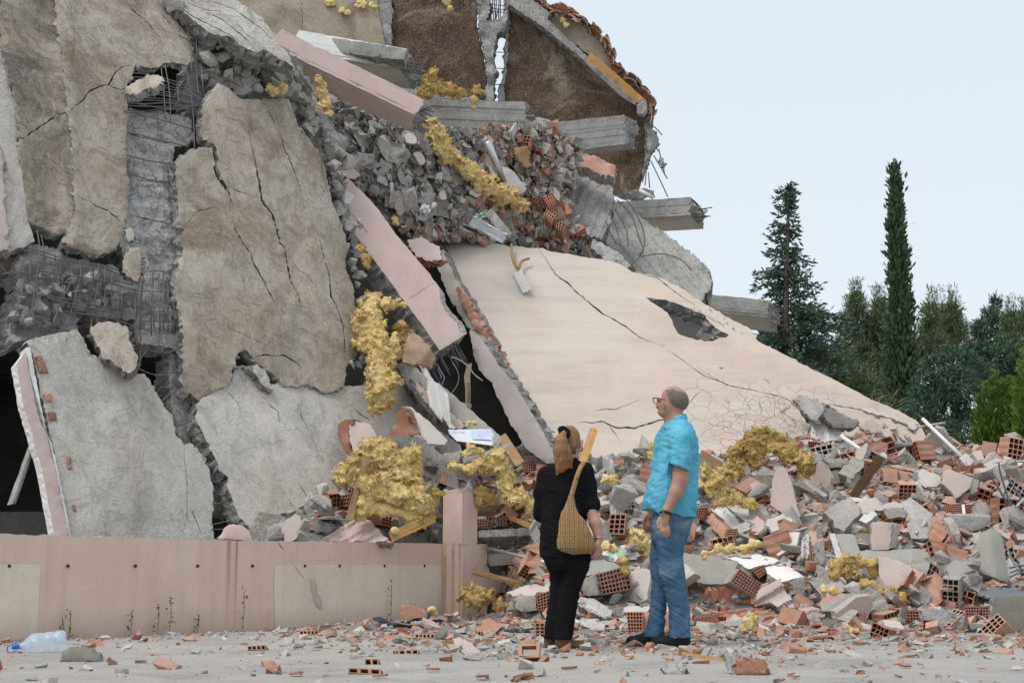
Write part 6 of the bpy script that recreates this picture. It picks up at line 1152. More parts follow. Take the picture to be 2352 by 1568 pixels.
def surface(field, lo, h):
    """naive surface nets over a scalar field, negative inside"""
    s = field < 0; c = [s[i:s.shape[0] - 1 + i, j:s.shape[1] - 1 + j, k:s.shape[2] - 1 + k] for i in (0, 1) for j in (0, 1) for k in (0, 1)]
    al = np.logical_and.reduce(c); an = np.logical_or.reduce(c); mixd = an & ~al
    idx = -np.ones(mixd.shape, int); cells_ = np.argwhere(mixd); idx[tuple(cells_.T)] = np.arange(len(cells_))
    acc = np.zeros((len(cells_), 3)); cnt = np.zeros(len(cells_)); i, j, k = cells_.T
    for ax in range(3):
        o1, o2 = [a for a in range(3) if a != ax]
        for a in (0, 1):
            for b in (0, 1):
                p = [i, j, k]; p[o1] = p[o1] + a; p[o2] = p[o2] + b; q = list(p); q[ax] = q[ax] + 1
                va, vb = field[tuple(p)], field[tuple(q)]; m = (va < 0) != (vb < 0); t = np.where(m, va / np.where(m, va - vb, 1), 0)
                pos = np.stack(p, 1).astype(float); pos[:, ax] += t; acc += pos * m[:, None]; cnt += m
    V = np.array(lo) + acc / np.maximum(cnt, 1)[:, None] * h
    Q = []
    for ax in range(3):
        o1, o2 = [a for a in range(3) if a != ax]
        A = s.take(range(s.shape[ax] - 1), ax); B = s.take(range(1, s.shape[ax]), ax); e = np.argwhere(A != B)
        e = e[(e[:, o1] > 0) & (e[:, o2] > 0) & (e[:, o1] < s.shape[o1] - 1) & (e[:, o2] < s.shape[o2] - 1)]
        if not len(e): continue
        def cid(d1, d2): q = e.copy(); q[:, o1] -= d1; q[:, o2] -= d2; return idx[tuple(q.T)]
        q = np.stack([cid(1, 1), cid(0, 1), cid(0, 0), cid(1, 0)], 1); ins = s[tuple(e.T)]
        if ax == 1: ins = ~ins
        q[~ins] = q[~ins][:, ::-1]; Q.append(q)
    return V, np.concatenate(Q)
class Blob:
    """a smooth union of simple shapes, evaluated block by block"""
    def __init__(s, lo, hi, h):
        s.lo = np.array(lo, float); s.h = h; s.n = np.ceil((np.array(hi) - s.lo) / h).astype(int) + 1
        s.f = np.full(s.n, 1.0); s.ax = [s.lo[a] + np.arange(s.n[a]) * h for a in range(3)]
    def _blk(s, lo, hi, m=.08):
        a = np.clip(((np.array(lo) - m - s.lo) / s.h).astype(int), 0, s.n - 1); b = np.clip(((np.array(hi) + m - s.lo) / s.h).astype(int) + 2, 1, s.n)
        sl = tuple(slice(a[i], b[i]) for i in range(3)); return sl, np.meshgrid(*[s.ax[i][sl[i]] for i in range(3)], indexing='ij')
    def _mix(s, sl, d, k, sub=False):
        o = s.f[sl]
        if sub: s.f[sl] = np.maximum(o, -d); return
        if k <= 0: s.f[sl] = np.minimum(o, d); return
        t = np.clip(.5 + .5 * (o - d) / k, 0, 1); s.f[sl] = o * (1 - t) + d * t - k * t * (1 - t)
    def cap(s, a, b, r0, r1=None, k=.02):
        r1 = r0 if r1 is None else r1; a, b = np.array(a, float), np.array(b, float); R = max(r0, r1)
        sl, (X, Y, Zz) = s._blk(np.minimum(a, b) - R, np.maximum(a, b) + R); d = b - a; L = max((d * d).sum(), 1e-9)
        t = np.clip(((X - a[0]) * d[0] + (Y - a[1]) * d[1] + (Zz - a[2]) * d[2]) / L, 0, 1)
        s._mix(sl, np.sqrt((X - a[0] - t * d[0]) ** 2 + (Y - a[1] - t * d[1]) ** 2 + (Zz - a[2] - t * d[2]) ** 2) - (r0 + (r1 - r0) * t), k); return s
    def chain(s, P, R, k=.02):
        for i in range(len(P) - 1): s.cap(P[i], P[i + 1], R[i] if not isinstance(R, float) else R, R[i + 1] if not isinstance(R, float) else R, k)
        return s
    def ell(s, c, r, k=.02, rot=None, sub=False):
        c, r = np.array(c, float), np.array(r, float); R = r.max(); sl, (X, Y, Zz) = s._blk(c - R, c + R); x, y, z = X - c[0], Y - c[1], Zz - c[2]
        if rot is not None:
            m = np.array(Euler(rot).to_matrix()).T; x, y, z = (m[i, 0] * x + m[i, 1] * y + m[i, 2] * z for i in range(3))
        q = np.sqrt((x / r[0]) ** 2 + (y / r[1]) ** 2 + (z / r[2]) ** 2); s._mix(sl, (q - 1) * r.min() * np.maximum(.6, np.minimum(q, 1.2)), k, sub); return s
    def stack(s, rows, k=.02, p=2.3):
        """rows of (z, cx, cy, a, b) from top to bottom"""
        R = np.array(sorted(rows)); lo = ((R[:, 1] - R[:, 3]).min(), (R[:, 2] - R[:, 4]).min(), R[0, 0]); hi = ((R[:, 1] + R[:, 3]).max(), (R[:, 2] + R[:, 4]).max(), R[-1, 0])
        sl, (X, Y, Zz) = s._blk(lo, hi); I = [np.interp(Zz, R[:, 0], R[:, i]) for i in range(1, 5)]
        q = ((np.abs(X - I[0]) / I[2]) ** p + (np.abs(Y - I[1]) / I[3]) ** p) ** (1 / p); d = (q - 1) * np.minimum(I[2], I[3])
        s._mix(sl, np.maximum(d, np.maximum(R[0, 0] - Zz, Zz - R[-1, 0])), k); return s
    def ripple(s, fn): X, Y, Zz = np.meshgrid(*s.ax, indexing='ij'); s.f = s.f + fn(X, Y, Zz); return s
    def cut(s, fn): X, Y, Zz = np.meshgrid(*s.ax, indexing='ij'); s.f = np.maximum(s.f, fn(X, Y, Zz)); return s
    def mesh(s, name, mat, parent=None, smooth=True, one=False):
        V, Q = surface(s.f, s.lo, s.h)
        if one:                                            # keep the main piece only
            lab = np.arange(len(V))
            while True:
                l2 = lab.copy(); mq = l2[Q].min(1)
                for c in range(4): np.minimum.at(l2, Q[:, c], mq)
                l2 = l2[l2]
                if (l2 == lab).all(): break
                lab = l2
            big = np.bincount(lab).argmax(); Q = Q[lab[Q[:, 0]] == big]; us = np.unique(Q); mp = np.zeros(len(V), int); mp[us] = np.arange(len(us)); Q = mp[Q]; V = V[us]
        s.V, s.Q = V, Q
        return mk(name, V, Q.tolist(), mat, parent, smooth=smooth)
# ------------------------------------------------------------------ torn mineral wool
_wool = [0]
def wool(label, k, pts, mat='wool', Y=None, plane=None, h=.013, amp=.42, sq=.7, dy=0.0, tufts=10, chain=False):
    _wool[0] += 1; rg = random.Random(_wool[0]); P = []
    a_, b_, sc = ZC[k]
    for (x, y, r) in pts:
        X_, Y_ = Z1(k, x, y)
        p = plane.hit(X_, Y_) if plane else (at(X_, Y_, Y) if Y else hitm(X_, min(Y_ + r * sc * .7, 1462)))
        if not plane and not Y: p = at(X_, Y_, p.y - .05)
        p.y += dy; P.append((np.array(p), r * sc * p.y / F))
    lo = np.min([p - r * 1.5 for p, r in P], 0); hi = np.max([p + r * 1.5 for p, r in P], 0); B = Blob(lo - .06, hi + .06, h)
    for i, (p, r) in enumerate(P):
        B.ell(p, (r * .45, r * sq * .5, r * .45), k=r * .2)
        if chain and i: B.cap(P[i - 1][0], p, P[i - 1][1] * .42, r * .42, k=r * .3)
        for _ in range(max(4, tufts // 2)):                      # torn, folded layers
            nrm = np.array([rg.gauss(0, .75), rg.gauss(-.7, .5), rg.gauss(.15, .8)]); nrm /= np.linalg.norm(nrm); c = p + np.array([rg.gauss(0, .3) * r, rg.gauss(-.15, .3) * r * sq, rg.gauss(0, .3) * r])
            R = r * rg.uniform(.65, 1.1); sl, (X, Y_, Zz) = B._blk(c - R * 1.3, c + R * 1.3, .03); x, y, z = X - c[0], Y_ - c[1], Zz - c[2]; f = 2.2 / r; q_ = rg.uniform(0, 60)
            warp = (vnoise(X * f + q_, Y_ * f, Zz * f) - .5) * r * .9 + (vnoise(X * f * 2.7, Y_ * f * 2.7 + q_, Zz * f * 2.7) - .5) * r * .3; t = min(.055, max(.016, r * .15)) * rg.uniform(.7, 1.2)
            sh = np.abs(x * nrm[0] + y * nrm[1] + z * nrm[2] + warp) - t; e = np.sqrt((x / R) ** 2 + (y / (R * max(sq, .6))) ** 2 + (z / R) ** 2); rag = (e - .82 + (vnoise(X * f * 3.5, Y_ * f * 3.5, Zz * f * 3.5 + q_) - .5) * .75) * R * .6
            B._mix(sl, np.maximum(sh, rag), t * .4)
    ar = np.mean([r for _, r in P]); ox = _wool[0] * 7.7
    def rip(X, Y_, Zz):
        wx = X + .06 * vnoise(X * 9 + ox, Y_ * 9, Zz * 9); wz = Zz + .06 * vnoise(X * 9, Y_ * 9 + ox, Zz * 9 + 5)
        n1 = np.abs(vnoise(wx * 8 + ox, Y_ * 8, wz * 13) - .5) * 2; n2 = np.abs(vnoise(wx * 19, Y_ * 19 + ox, wz * 34) - .5) * 2; n3 = vnoise(wx * 45, Y_ * 45, wz * 80 + ox)
        return min(ar, .16) * amp * (.12 * (n1 - .5) + .20 * (n2 - .5) + .14 * (n3 - .5))
    B.ripple(rip)
    o = B.mesh('mineral_wool', MT[mat], None, True, True)
    # loose fibres standing off the torn surface
    rs_ = np.random.RandomState(_wool[0]); n = min(4000, int(len(B.Q) * .5)); q = B.Q[rs_.randint(0, len(B.Q), n)]; c = B.V[q].mean(1)
    nr = np.cross(B.V[q[:, 1]] - B.V[q[:, 0]], B.V[q[:, 2]] - B.V[q[:, 0]]); nr /= np.linalg.norm(nr, axis=1)[:, None] + 1e-9
    d = rs_.normal(0, 1, (n, 3)); d -= nr * (d * nr).sum(1)[:, None]; d /= np.linalg.norm(d, axis=1)[:, None] + 1e-9; sd = np.cross(nr, d)
    L = rs_.uniform(.25, 1, n)[:, None] * min(.085, ar * .6); w = rs_.uniform(.03, .10, n)[:, None] * L
    a = c - d * L * .5 - nr * .004; b = c + d * L * .1 + sd * w + nr * L * .12; e = c + d * L * .1 - sd * w + nr * L * .12; t = c + d * L * .5 + nr * L * rs_.uniform(.05, .5, n)[:, None]
    VV = np.stack([a, b, e, t], 1).reshape(-1, 3); k4 = np.arange(n)[:, None] * 4
    fo = mk('fibres', VV, np.concatenate([k4 + [0, 1, 2], k4 + [1, 3, 2]], 0).tolist(), MT[mat], o); fo['kind'] = 'stuff'
    return tag(o, label, 'wool', 'torn yellow mineral wool')
PS = PLS.off(.12)
wool('tall hanging strip of yellow wool beside the huge tan slab', 5, [(330, 625, 55), (320, 690, 75), (330, 770, 85), (345, 860, 78), (345, 950, 78), (360, 1040, 82), (375, 1120, 85), (370, 1150, 70)], plane=PS.off(.15), sq=.55, tufts=12, chain=True)
wool('arm of yellow wool sticking out beside the hanging strip', 5, [(400, 650, 38), (450, 650, 30), (500, 655, 18)], plane=PS.off(.3), tufts=6, chain=True)
wool('drooping yellow wool tuft right of the hanging strip', 5, [(480, 760, 40), (505, 810, 45), (515, 870, 40), (500, 910, 22)], plane=PS.off(.1), mat='woolold')
wool('yellow wool flap on the right side of the hanging strip', 5, [(430, 870, 40), (460, 910, 35), (445, 840, 30)], plane=PS.off(.25))
wool('upper mound of the big yellow wool heap behind the wall', 6, [(290, 340, 95), (370, 300, 95), (430, 350, 100), (250, 360, 70), (350, 400, 80)], Y=14.1)
wool('right lobe of the big yellow wool heap behind the wall', 6, [(545, 320, 60), (560, 380, 75), (480, 420, 65), (580, 440, 55), (530, 450, 60)], Y=14.05)
wool('lower sheet of the big yellow wool heap behind the wall', 6, [(330, 480, 85), (420, 490, 75), (500, 520, 75), (590, 530, 65), (620, 580, 55), (580, 640, 50), (300, 560, 70), (400, 590, 50), (270, 620, 45)], Y=13.85, chain=True)
wool('small wool lump at the left end of the wool heap', 6, [(170, 400, 45), (185, 440, 30)], Y=14.2)
wool('wool tuft lying on the leaning cornice', 6, [(465, 720, 25), (540, 690, 22)], Y=13.6)
wool('wool tuft left of the pier stub', 6, [(705, 520, 35), (690, 560, 25)], Y=14.2, mat='woolold')
wool('yellow wool under the blue poster', 6, [(900, 260, 40), (860, 300, 30), (930, 280, 35)], Y=14.6)
wool('long yellow wool drift left of the woman', 6, [(800, 360, 35), (880, 370, 45), (960, 350, 50), (1040, 320, 55), (1080, 380, 55), (1090, 450, 50), (1120, 510, 55), (1180, 540, 55), (1230, 590, 45)], Y=14.35, chain=True)
wool('wool lump right behind the pier stub', 6, [(960, 510, 45), (1000, 540, 40), (940, 560, 35)], Y=14.5, mat='woolold')
wool('ragged wool bundle at the foot of the pier', 6, [(870, 1090, 45), (930, 1060, 55), (990, 1090, 50), (1050, 1120, 35), (930, 1120, 55)], Y=14.0, mat='woolold')
wool('small wool scrap before the wall end', 6, [(680, 1165, 25)], Y=13.6)
wool('long wool strip sagging over the debris chute', 4, [(920, 670, 40), (960, 720, 65), (1000, 780, 60), (1050, 840, 60), (1090, 890, 50), (1150, 920, 55), (1190, 960, 50), (1240, 1010, 55), (1320, 1040, 55), (1390, 1080, 50), (1430, 1095, 30)], plane=CHP.off(.35), tufts=10, sq=.6, chain=True)
wool('crumpled wool heap on the stout beam', 4, [(930, 440, 55), (900, 500, 45), (980, 470, 50), (1040, 490, 45), (1090, 510, 35)], Y=19.6, mat='woolold')
wool('brown wool rag hanging over the stout beam', 4, [(1190, 480, 30), (1175, 530, 25), (1165, 580, 14), (1170, 620, 10)], Y=19.7, mat='woolold')
wool('wool rag hanging at the shoulder of the huge tan slab', 4, [(340, 460, 40), (350, 520, 35), (375, 560, 35), (385, 610, 25)], plane=PLF.off(.1))
wool('wool rag lying on top of the huge tan slab', 4, [(40, 500, 35), (90, 490, 35), (140, 480, 40)], plane=PLF.off(.12))
wool('wool scrap clinging to the slab edge by the pilaster head', 5, [(270, 350, 28), (290, 400, 30), (300, 440, 18)], plane=PLF.off(.0), mat='woolold')
for (x, y, r, lb) in ((400, 15, 38, 'left patch of wool on the tan wall'), (480, 60, 34, 'middle patch of wool on the tan wall'), (560, 20, 34, 'upper patch of wool on the tan wall'), (625, 30, 26, 'right patch of wool on the tan wall')):
    wool(lb, 4, [(x - r * .4, y - 5, r * .6), (x + r * .4, y + 8, r * .55)], plane=GP.off(1.25), sq=.35, tufts=5)
wool('wool scrap on the dark wall near the top', 4, [(1020, 10, 22), (1040, 40, 18)], plane=GP.off(.1), sq=.4)
wool('yellow wool scrap on the gable infill', 4, [(1645, 110, 18), (1660, 135, 20)], plane=GP.off(.15), sq=.4)
wool('big yellow wool heap right of the man', 7, [(430, 230, 75), (400, 290, 80), (330, 280, 60), (470, 170, 45), (320, 350, 55), (540, 240, 60), (620, 280, 65), (690, 320, 55), (730, 380, 40), (690, 420, 35)], mat='woolold', dy=-.1, Y=15.2)
wool('thick grey yellow wool pad right of the man', 7, [(200, 430, 85), (270, 470, 70), (160, 400, 55), (320, 540, 50), (400, 565, 40), (240, 540, 45)], Y=14.5, sq=.6, amp=.2)
wool('arched piece of wool in front of the heap', 7, [(880, 960, 35), (900, 900, 38), (960, 880, 38), (1030, 890, 38), (1085, 900, 38), (1105, 950, 35)], Y=13.3, mat='woolold', chain=True, amp=.25)
wool('dark inner lining of the arched wool', 7, [(950, 960, 50), (1020, 960, 55), (1070, 965, 35)], Y=13.55, mat='woolold', amp=.25)
wool('wool drift below the large pale pink slab', 7, [(1060, 1020, 40), (1120, 1040, 45), (1190, 1070, 45), (1260, 1095, 35)], Y=13.1, mat='woolold')
wool('long curl of yellow wool on the white topped slab', 7, [(160, 850, 22), (230, 825, 28), (300, 815, 25), (370, 815, 28), (430, 795, 32)], Y=13.3, chain=True)
wool('small wedge of wool at the road edge', 7, [(410, 1240, 42), (390, 1215, 25)], Y=12.0, amp=.2)
wool('flat wool scrap at the road edge', 7, [(970, 1268, 22), (1010, 1278, 20)], Y=12.0)
wool('wool scraps below the thick laths', 7, [(880, 1050, 28), (820, 1045, 25)], Y=13.0)
wool('small wool bit in the middle of the heap', 7, [(1060, 712, 30), (1040, 700, 18)], Y=14.2, mat='woolold')
wool("ragged wool between the woman's bag and the man", 6, [(1830, 730, 40), (1850, 790, 40), (1880, 830, 30)], Y=13.5)
wool("flat wool right of the woman's shoulder", 6, [(1650, 420, 28), (1700, 445, 35), (1760, 455, 30)], Y=14.6)
wool("wool tuft beside the woman's hand", 6, [(1650, 800, 32), (1690, 820, 25)], Y=13.4)
wool("wool strand hanging on the chipboard", 6, [(1740, 880, 28), (1760, 930, 25), (1790, 990, 14)], Y=13.2, mat='woolold')
wool("wool tuft beside the man's chest", 6, [(1910, 290, 28), (1900, 250, 18)], Y=15.0, mat='woolold')
wool("wool scrap at the pilaster's right edge", 4, [(750, 1185, 24), (740, 1170, 16)], plane=CHP.off(.2))
wool("wool scraps beside the poster", 13, [(800, 1110, 30), (860, 1110, 30), (770, 1150, 25)], Y=15.3)
# ------------------------------------------------------------------ the two people
MT['skinm'] = M('tanned_skin', (.42, .235, .165), (.37, .20, .14), 14.0, rough=.55, bump=.15, bs=90, fine=.06, spec=.35, coord='Object')
MT['skinw'] = M('fair_skin', (.47, .29, .22), (.42, .25, .185), 14.0, rough=.55, bump=.12, bs=90, fine=.05, spec=.35)
MT['shirtm'] = M('turquoise_linen', (.105, .40, .55), (.085, .345, .48), 6.0, (.16, .48, .625), 3.0, rough=.85, bump=.25, bs=120, fine=.07, spec=.1)
MT['denim'] = M('faded_denim', (.045, .105, .185), (.075, .155, .245), 6.0, (.17, .24, .29), 4.0, (.5, .64), rough=.9, bump=.3, bs=150, fine=.16, spec=.1, pits=.25)
MT['blackcloth'] = M('black_cotton', (.0075, .0075, .009), (.012, .012, .014), 6.0, rough=.95, bump=.3, bs=120, fine=.1, spec=.08)
MT['shoeb'] = M('black_shoe', (.014, .014, .015), (.02, .02, .021), 8.0, rough=.7, bump=.3, bs=120)
MT['leopard'] = M('leopard_suede', (.21, .115, .055), (.07, .04, .022), 45.0, rough=.9, bump=.3, bs=120)
MT['hairg'] = M('short_grey_hair', (.21, .18, .155), (.12, .10, .088), 60.0, rough=.7, bump=.5, bs=220, fine=.3)
MT['hairw'] = M('chestnut_hair', (.20, .095, .04), (.29, .15, .06), 26.0, (.10, .045, .02), 14.0, rough=.45, bump=.6, bs=60, fine=.25, spec=.4, stretch=(1, 1, .12))
MT['rubber'] = plain('black_plastic', (.012, .012, .013), .45)
MT['gold'] = plain('gold', (.75, .55, .25), .3, 1.0)
MT['chrome'] = plain('steel_case', (.6, .6, .6), .25, 1.0)
def gy(y):      # depth of the ground under a pixel row
    d = ray(CX, y); return -HC / d.z * d.y
YM = gy(1484); YWm = gy(1488)
def mp_(Y): return lambda x, y, dy=0.0: at(x, y, Y + dy)
sc_m = YM / F * 1.012; m = mp_(YM)
foot = m(1535, 1484); man = empty('person', (foot.x, foot.y, 0), 'balding man in turquoise short sleeved shirt and blue jeans looking left at the ruin', 'person', 'two people looking at the ruin')
def rows(Y, L, s, yc=0.0):
    """(pixel row, left, right, depth half, depth shift) -> stack rows"""
    out = []
    for (y, xl, xr, b, dy) in L:
        p = at((xl + xr) / 2, y, Y + dy); out.append((p.z, p.x, p.y, (xr - xl) / 2 * s, b))
    return out
# body: head, neck, arms, hands and what the clothes cover, one surface
B = Blob(m(1425, 1490) + Vector((0, -.42, -.01)), m(1625, 878) + Vector((0, .42, .02)), .0065)
B.ell(m(1546, 914), (.086, .076, .088), .0).ell(m(1556, 920), (.078, .075, .075), .03).ell(m(1531, 936), (.062, .06, .062), .03).ell(m(1523, 949), (.032, .042, .026), .025)
B.cap(m(1512, 926, -.005), m(1509.5, 934, -.005), .010, .013, .012).ell(m(1513.5, 946), (.012, .018, .007), .01).ell(m(1513, 918), (.014, .04, .012), .015)
B.cap(m(1549, 938, .01), m(1552, 985, .0), .058, .066, .03).cap(m(1534, 960), m(1543, 990), .03, .04, .03)
B.ell(m(1523.5, 930.5, -.068), (.012, .010, .030), .006, rot=(0, -.15, 0)).ell(m(1522.5, 931, -.077), (.006, .006, .018), .0, sub=True)
B.stack(rows(YM, [(985, 1536, 1590, .09, 0), (1020, 1524, 1600, .15, .0), (1090, 1502, 1596, .13, .0), (1170, 1488, 1590, .12, .0), (1200, 1500, 1585, .11, 0)], sc_m), .03)
def leg(pts, Y=None):
    for (a, b) in zip(pts[:-1], pts[1:]): B.cap(a[0], b[0], a[1], b[1], .03)
leg([(m(1545, 1200, -.05), .07), (m(1543, 1320, -.075), .042), (m(1561, 1440, -.04), .032), (m(1561, 1468, -.04), .030)]); leg([(m(1530, 1200, .07), .07), (m(1514, 1320, .09), .040), (m(1505, 1440, .075), .030), (m(1502, 1466, .075), .028)])
B.chain([m(1566, 1000, -.15), m(1563, 1088, -.20), m(1562, 1100, -.205)], [.062, .052, .050], .02)
B.chain([m(1562, 1100, -.205), m(1552, 1130, -.215), m(1531, 1172, -.225), m(1529, 1180, -.225)], [.050, .047, .030, .029], .02)
# near hand hanging, knuckles towards us
B.ell(m(1524, 1196, -.228), (.036, .020, .045), .012, rot=(0, .25, 0)).ell(m(1527, 1187, -.226), (.03, .02, .03), .012)
for (a, b, c, d_) in (((1517, 1205), (1519, 1220), (1524, 1231), .0105), ((1522, 1208), (1526, 1222), (1531, 1233), .0108), ((1528, 1206), (1532, 1219), (1536, 1229.5), .0105), ((1532, 1203), (1536, 1214), (1538.5, 1223), .0095)):
    dz = -.236 + .012 * ((a[0] - 1517) / 15)
    B.chain([m(*a, dz), m(*b, dz - .008), m(*c, dz + .004)], [d_, d_ * .95, d_ * .8], .004)
B.chain([m(1515, 1190, -.225), m(1510, 1201, -.235), m(1511.5, 1212, -.24)], [.013, .0115, .0095], .006)
# far arm and hand
B.chain([m(1532, 1005, .18), m(1512, 1090, .22), m(1492, 1165, .18)], [.062, .05, .032], .02); B.ell(m(1489, 1187, .17), (.03, .02, .045), .01)
for i in range(4): B.chain([m(1482 + i * 5, 1195, .165), m(1482 + i * 5, 1207, .16), m(1485 + i * 5, 1215, .165)], [.010, .0095, .008], .004)
B.chain([m(1483, 1184, .16), m(1478, 1195, .155), m(1478, 1204, .155)], [.012, .011, .009], .005)
B.mesh('body', MT['skinm'], man)
# short hair: a thin layer round the back and sides
B = Blob(m(1500, 960) + Vector((0, -.13, 0)), m(1590, 880) + Vector((0, .13, 0)), .005)
B.ell(m(1547, 914), (.0885, .0795, .0885), .0).ell(m(1557, 921), (.0805, .0785, .078), .03)
hc = m(1546, 914); nb = m(1549, 945).z; 
def hcut(X, Y, Zz):
    n = .035 * (vnoise(X * 160, Y * 160, Zz * 160) - .5) + .02 * (vnoise(X * 40, Y * 40, Zz * 40) - .5)
    top = (Zz - (hc.z + .052 - .18 * (X - hc.x))) + n; front = (hc.x - .046 + .25 * (hc.z - Zz) - X) + n; low = (nb - .004 + .25 * np.maximum(0, hc.x + .02 - X) - Zz) + n
    return np.maximum(np.maximum(top * .8, front), low)
B.cut(hcut); B.mesh('hair', MT['hairg'], man)
# glasses
V, Fc = tube_vf([m(1499, 914, -.03), m(1507, 913.5, -.055), m(1520, 916, -.075), m(1527, 919, -.077)], .0035, 6); mk('glasses_temple', V, Fc, MT['rubber'], man, smooth=True)
V, Fc = tube_vf([m(1500.5, 914, -.028), m(1500.5, 920, -.03), m(1503.5, 926, -.034), m(1508, 926.5, -.05), m(1510.5, 920, -.062), m(1508.5, 914, -.058), m(1500.5, 914, -.028)], .003, 6); mk('glasses_rim', V, Fc, MT['rubber'], man, smooth=True)
# shirt
B = Blob(m(1462, 1200) + Vector((0, -.36, -.02)), m(1622, 945) + Vector((0, .38, .03)), .0075)
B.stack(rows(YM, [(962, 1541, 1574, .07, .0), (972, 1532, 1584, .10, .0), (985, 1526, 1592, .15, .0), (1005, 1520, 1600, .175, .0), (1043, 1510, 1604, .175, .0), (1074, 1500, 1603, .165, .0), (1105, 1490, 1601, .165, .0), (1135, 1482, 1600, .165, .0), (1160, 1477, 1599, .165, .0), (1188, 1474, 1597, .165, 0)], sc_m), .0, 2.2)
B.chain([m(1560, 992, -.10), m(1566, 1010, -.15), m(1562, 1050, -.185), m(1559, 1074, -.20)], [.075, .080, .076, .079], .03)
B.chain([m(1538, 990, .12), m(1528, 1015, .17), m(1516, 1070, .20)], [.07, .075, .072], .03)
# collar
for i in range(14):
    a0, a1 = 2 * math.pi * i / 14, 2 * math.pi * (i + 1) / 14
    f = lambda a: m(1551 + 17.5 * math.cos(a) + 3, 961 - 4 * math.cos(a) + 9 * max(0, -math.cos(a)), .075 * math.sin(a))
    B.cap(f(a0) + Vector((0, 0, .006)), f(a1) + Vector((0, 0, .006)), .012, .012, .008); B.cap(f(a0) - Vector((0, 0, .012)), f(a1) - Vector((0, 0, .012)), .016, .016, .01)
B.cap(m(1534, 972, -.06), m(1526, 980, -.055), .012, .008, .008)
hem = m(1535, 1180).z; sl_ = m(1559, 1076); s2 = m(1516, 1072)
def shcut(X, Y, Zz):
    bot = hem - .05 * (X - m(1535, 1180).x) / .2 * .6 + .008 * np.sin(X * 40) - Zz
    sleeve = np.where((Y < YM - .16) & (X > m(1535, 1050).x - .02), (sl_.z - .012 - .42 * (X - sl_.x)) - Zz, -1)      # cuff of the near sleeve
    sl2 = np.where(Y > YM + .19, s2.z - Zz, -1)
    return np.maximum(bot, np.maximum(np.where(Zz < sl_.z + .06, sleeve, -1), sl2))
B.cut(shcut)
neck = m(1552, 958)
B.cut(lambda X, Y, Zz: np.where(Zz > neck.z - .035, .058 - np.sqrt(((X - neck.x) / 1.0) ** 2 + ((Y - YM) / 1.05) ** 2), -1))
def wr(X, Y, Zz):
    w = vnoise(X * 10 + 3, Y * 10, Zz * 7); a = np.abs(vnoise(X * 9 + 4 * w, Y * 9, Zz * 24 + X * 14) - .5); b = np.abs(vnoise(X * 22, Y * 22, Zz * 52 - X * 25 + 2 * w) - .5)
    return .024 * (a - .22) + .013 * (b - .22)
B.ripple(wr); B.mesh('shirt', MT['shirtm'], man)
# jeans
B = Blob(m(1470, 1470) + Vector((0, -.3, -.02)), m(1600, 1165) + Vector((0, .3, .03)), .0075)
B.stack(rows(YM, [(1172, 1496, 1588, .14, 0), (1200, 1495, 1588, .15, 0), (1230, 1497, 1578, .15, .0), (1245, 1500, 1573, .12, .0)], sc_m), .0, 2.4)
B.stack(rows(YM, [(1215, 1505, 1580, .09, -.06), (1247, 1508, 1571, .095, -.07), (1282, 1513, 1567, .085, -.075), (1322, 1515, 1572, .078, -.075), (1357, 1527, 1578, .07, -.06), (1400, 1538, 1582, .068, -.045), (1440, 1539, 1583, .075, -.04), (1463, 1536, 1584, .08, -.04)], sc_m), .03, 2.2)
B.stack(rows(YM, [(1215, 1500, 1560, .09, .08), (1247, 1496, 1545, .09, .085), (1282, 1492, 1535, .085, .09), (1322, 1496, 1532, .075, .09), (1357, 1498, 1535, .07, .085), (1400, 1493, 1529, .068, .08), (1440, 1486, 1526, .072, .075), (1461, 1478, 1523, .075, .075)], sc_m), .03, 2.2)
B.ripple(lambda X, Y, Zz: .02 * (np.abs(vnoise(X * 12, Y * 12, Zz * 30 + X * 18) - .5) - .22) * np.clip((1.35 - Zz), .4, 1.3) + .010 * (np.abs(vnoise(X * 30, Y * 30, Zz * 70 - X * 20) - .5) - .22))
B.mesh('jeans', MT['denim'], man)
for (xa, xb, yb, dy, nm) in ((1497, 1583, 1484, -.045, 'shoe'), (1441, 1512, 1478, .075, 'shoe')):
    B = Blob(m(xa - 6, yb + 6, dy) + Vector((0, -.1, -.02)), m(xb + 6, yb - 44, dy) + Vector((0, .1, .02)), .006)
    p0, p1 = m(xa + 9, yb - 5, dy), m(xb - 10, yb - 5, dy); z0 = .032
    P0, P1 = Vector((p0.x, p0.y, z0)), Vector((p1.x, p1.y, z0))
    B.cap(P0, P1, .036, .04, .0).cap(P0.lerp(P1, .35) + Vector((0, 0, .01)), P1 + Vector((-.01, 0, .045)), .036, .045, .03).ell(P0 + Vector((.02, 0, .008)), (.05, .042, .028), .02)
    B.cut(lambda X, Y, Zz: .004 - Zz); B.mesh(nm, MT['shoeb'], man)
# watch and ring
def ring(c, ax, R, r, mat, parent, name, n=16):
    ax = Vector(ax).normalized(); a = ax.orthogonal().normalized(); b = ax.cross(a); V, Fc = tube_vf([c + (a * math.cos(t) + b * math.sin(t)) * R for t in [2 * math.pi * i / n for i in range(n + 1)]], r, 6, 1); return mk(name, V, Fc, mat, parent, smooth=True)
wc = m(1530, 1176.5, -.225); ax_ = m(1529, 1184, -.225) - m(1535, 1164, -.222)
for dd in (-.007, .0, .007): ring(wc + ax_.normalized() * dd, ax_, .033, .005, MT['rubber'], man, 'watch_strap')
V, Fc = tube_vf([m(1520, 1176, -.248), m(1518.5, 1176, -.262)], .017, 14); wcs = mk('watch_case', V, Fc, MT['chrome'], man); V, Fc = tube_vf([m(1518.6, 1176, -.26), m(1518.2, 1176, -.264)], .0135, 14); mk('watch_dial', V, Fc, MT['rubber'], wcs)
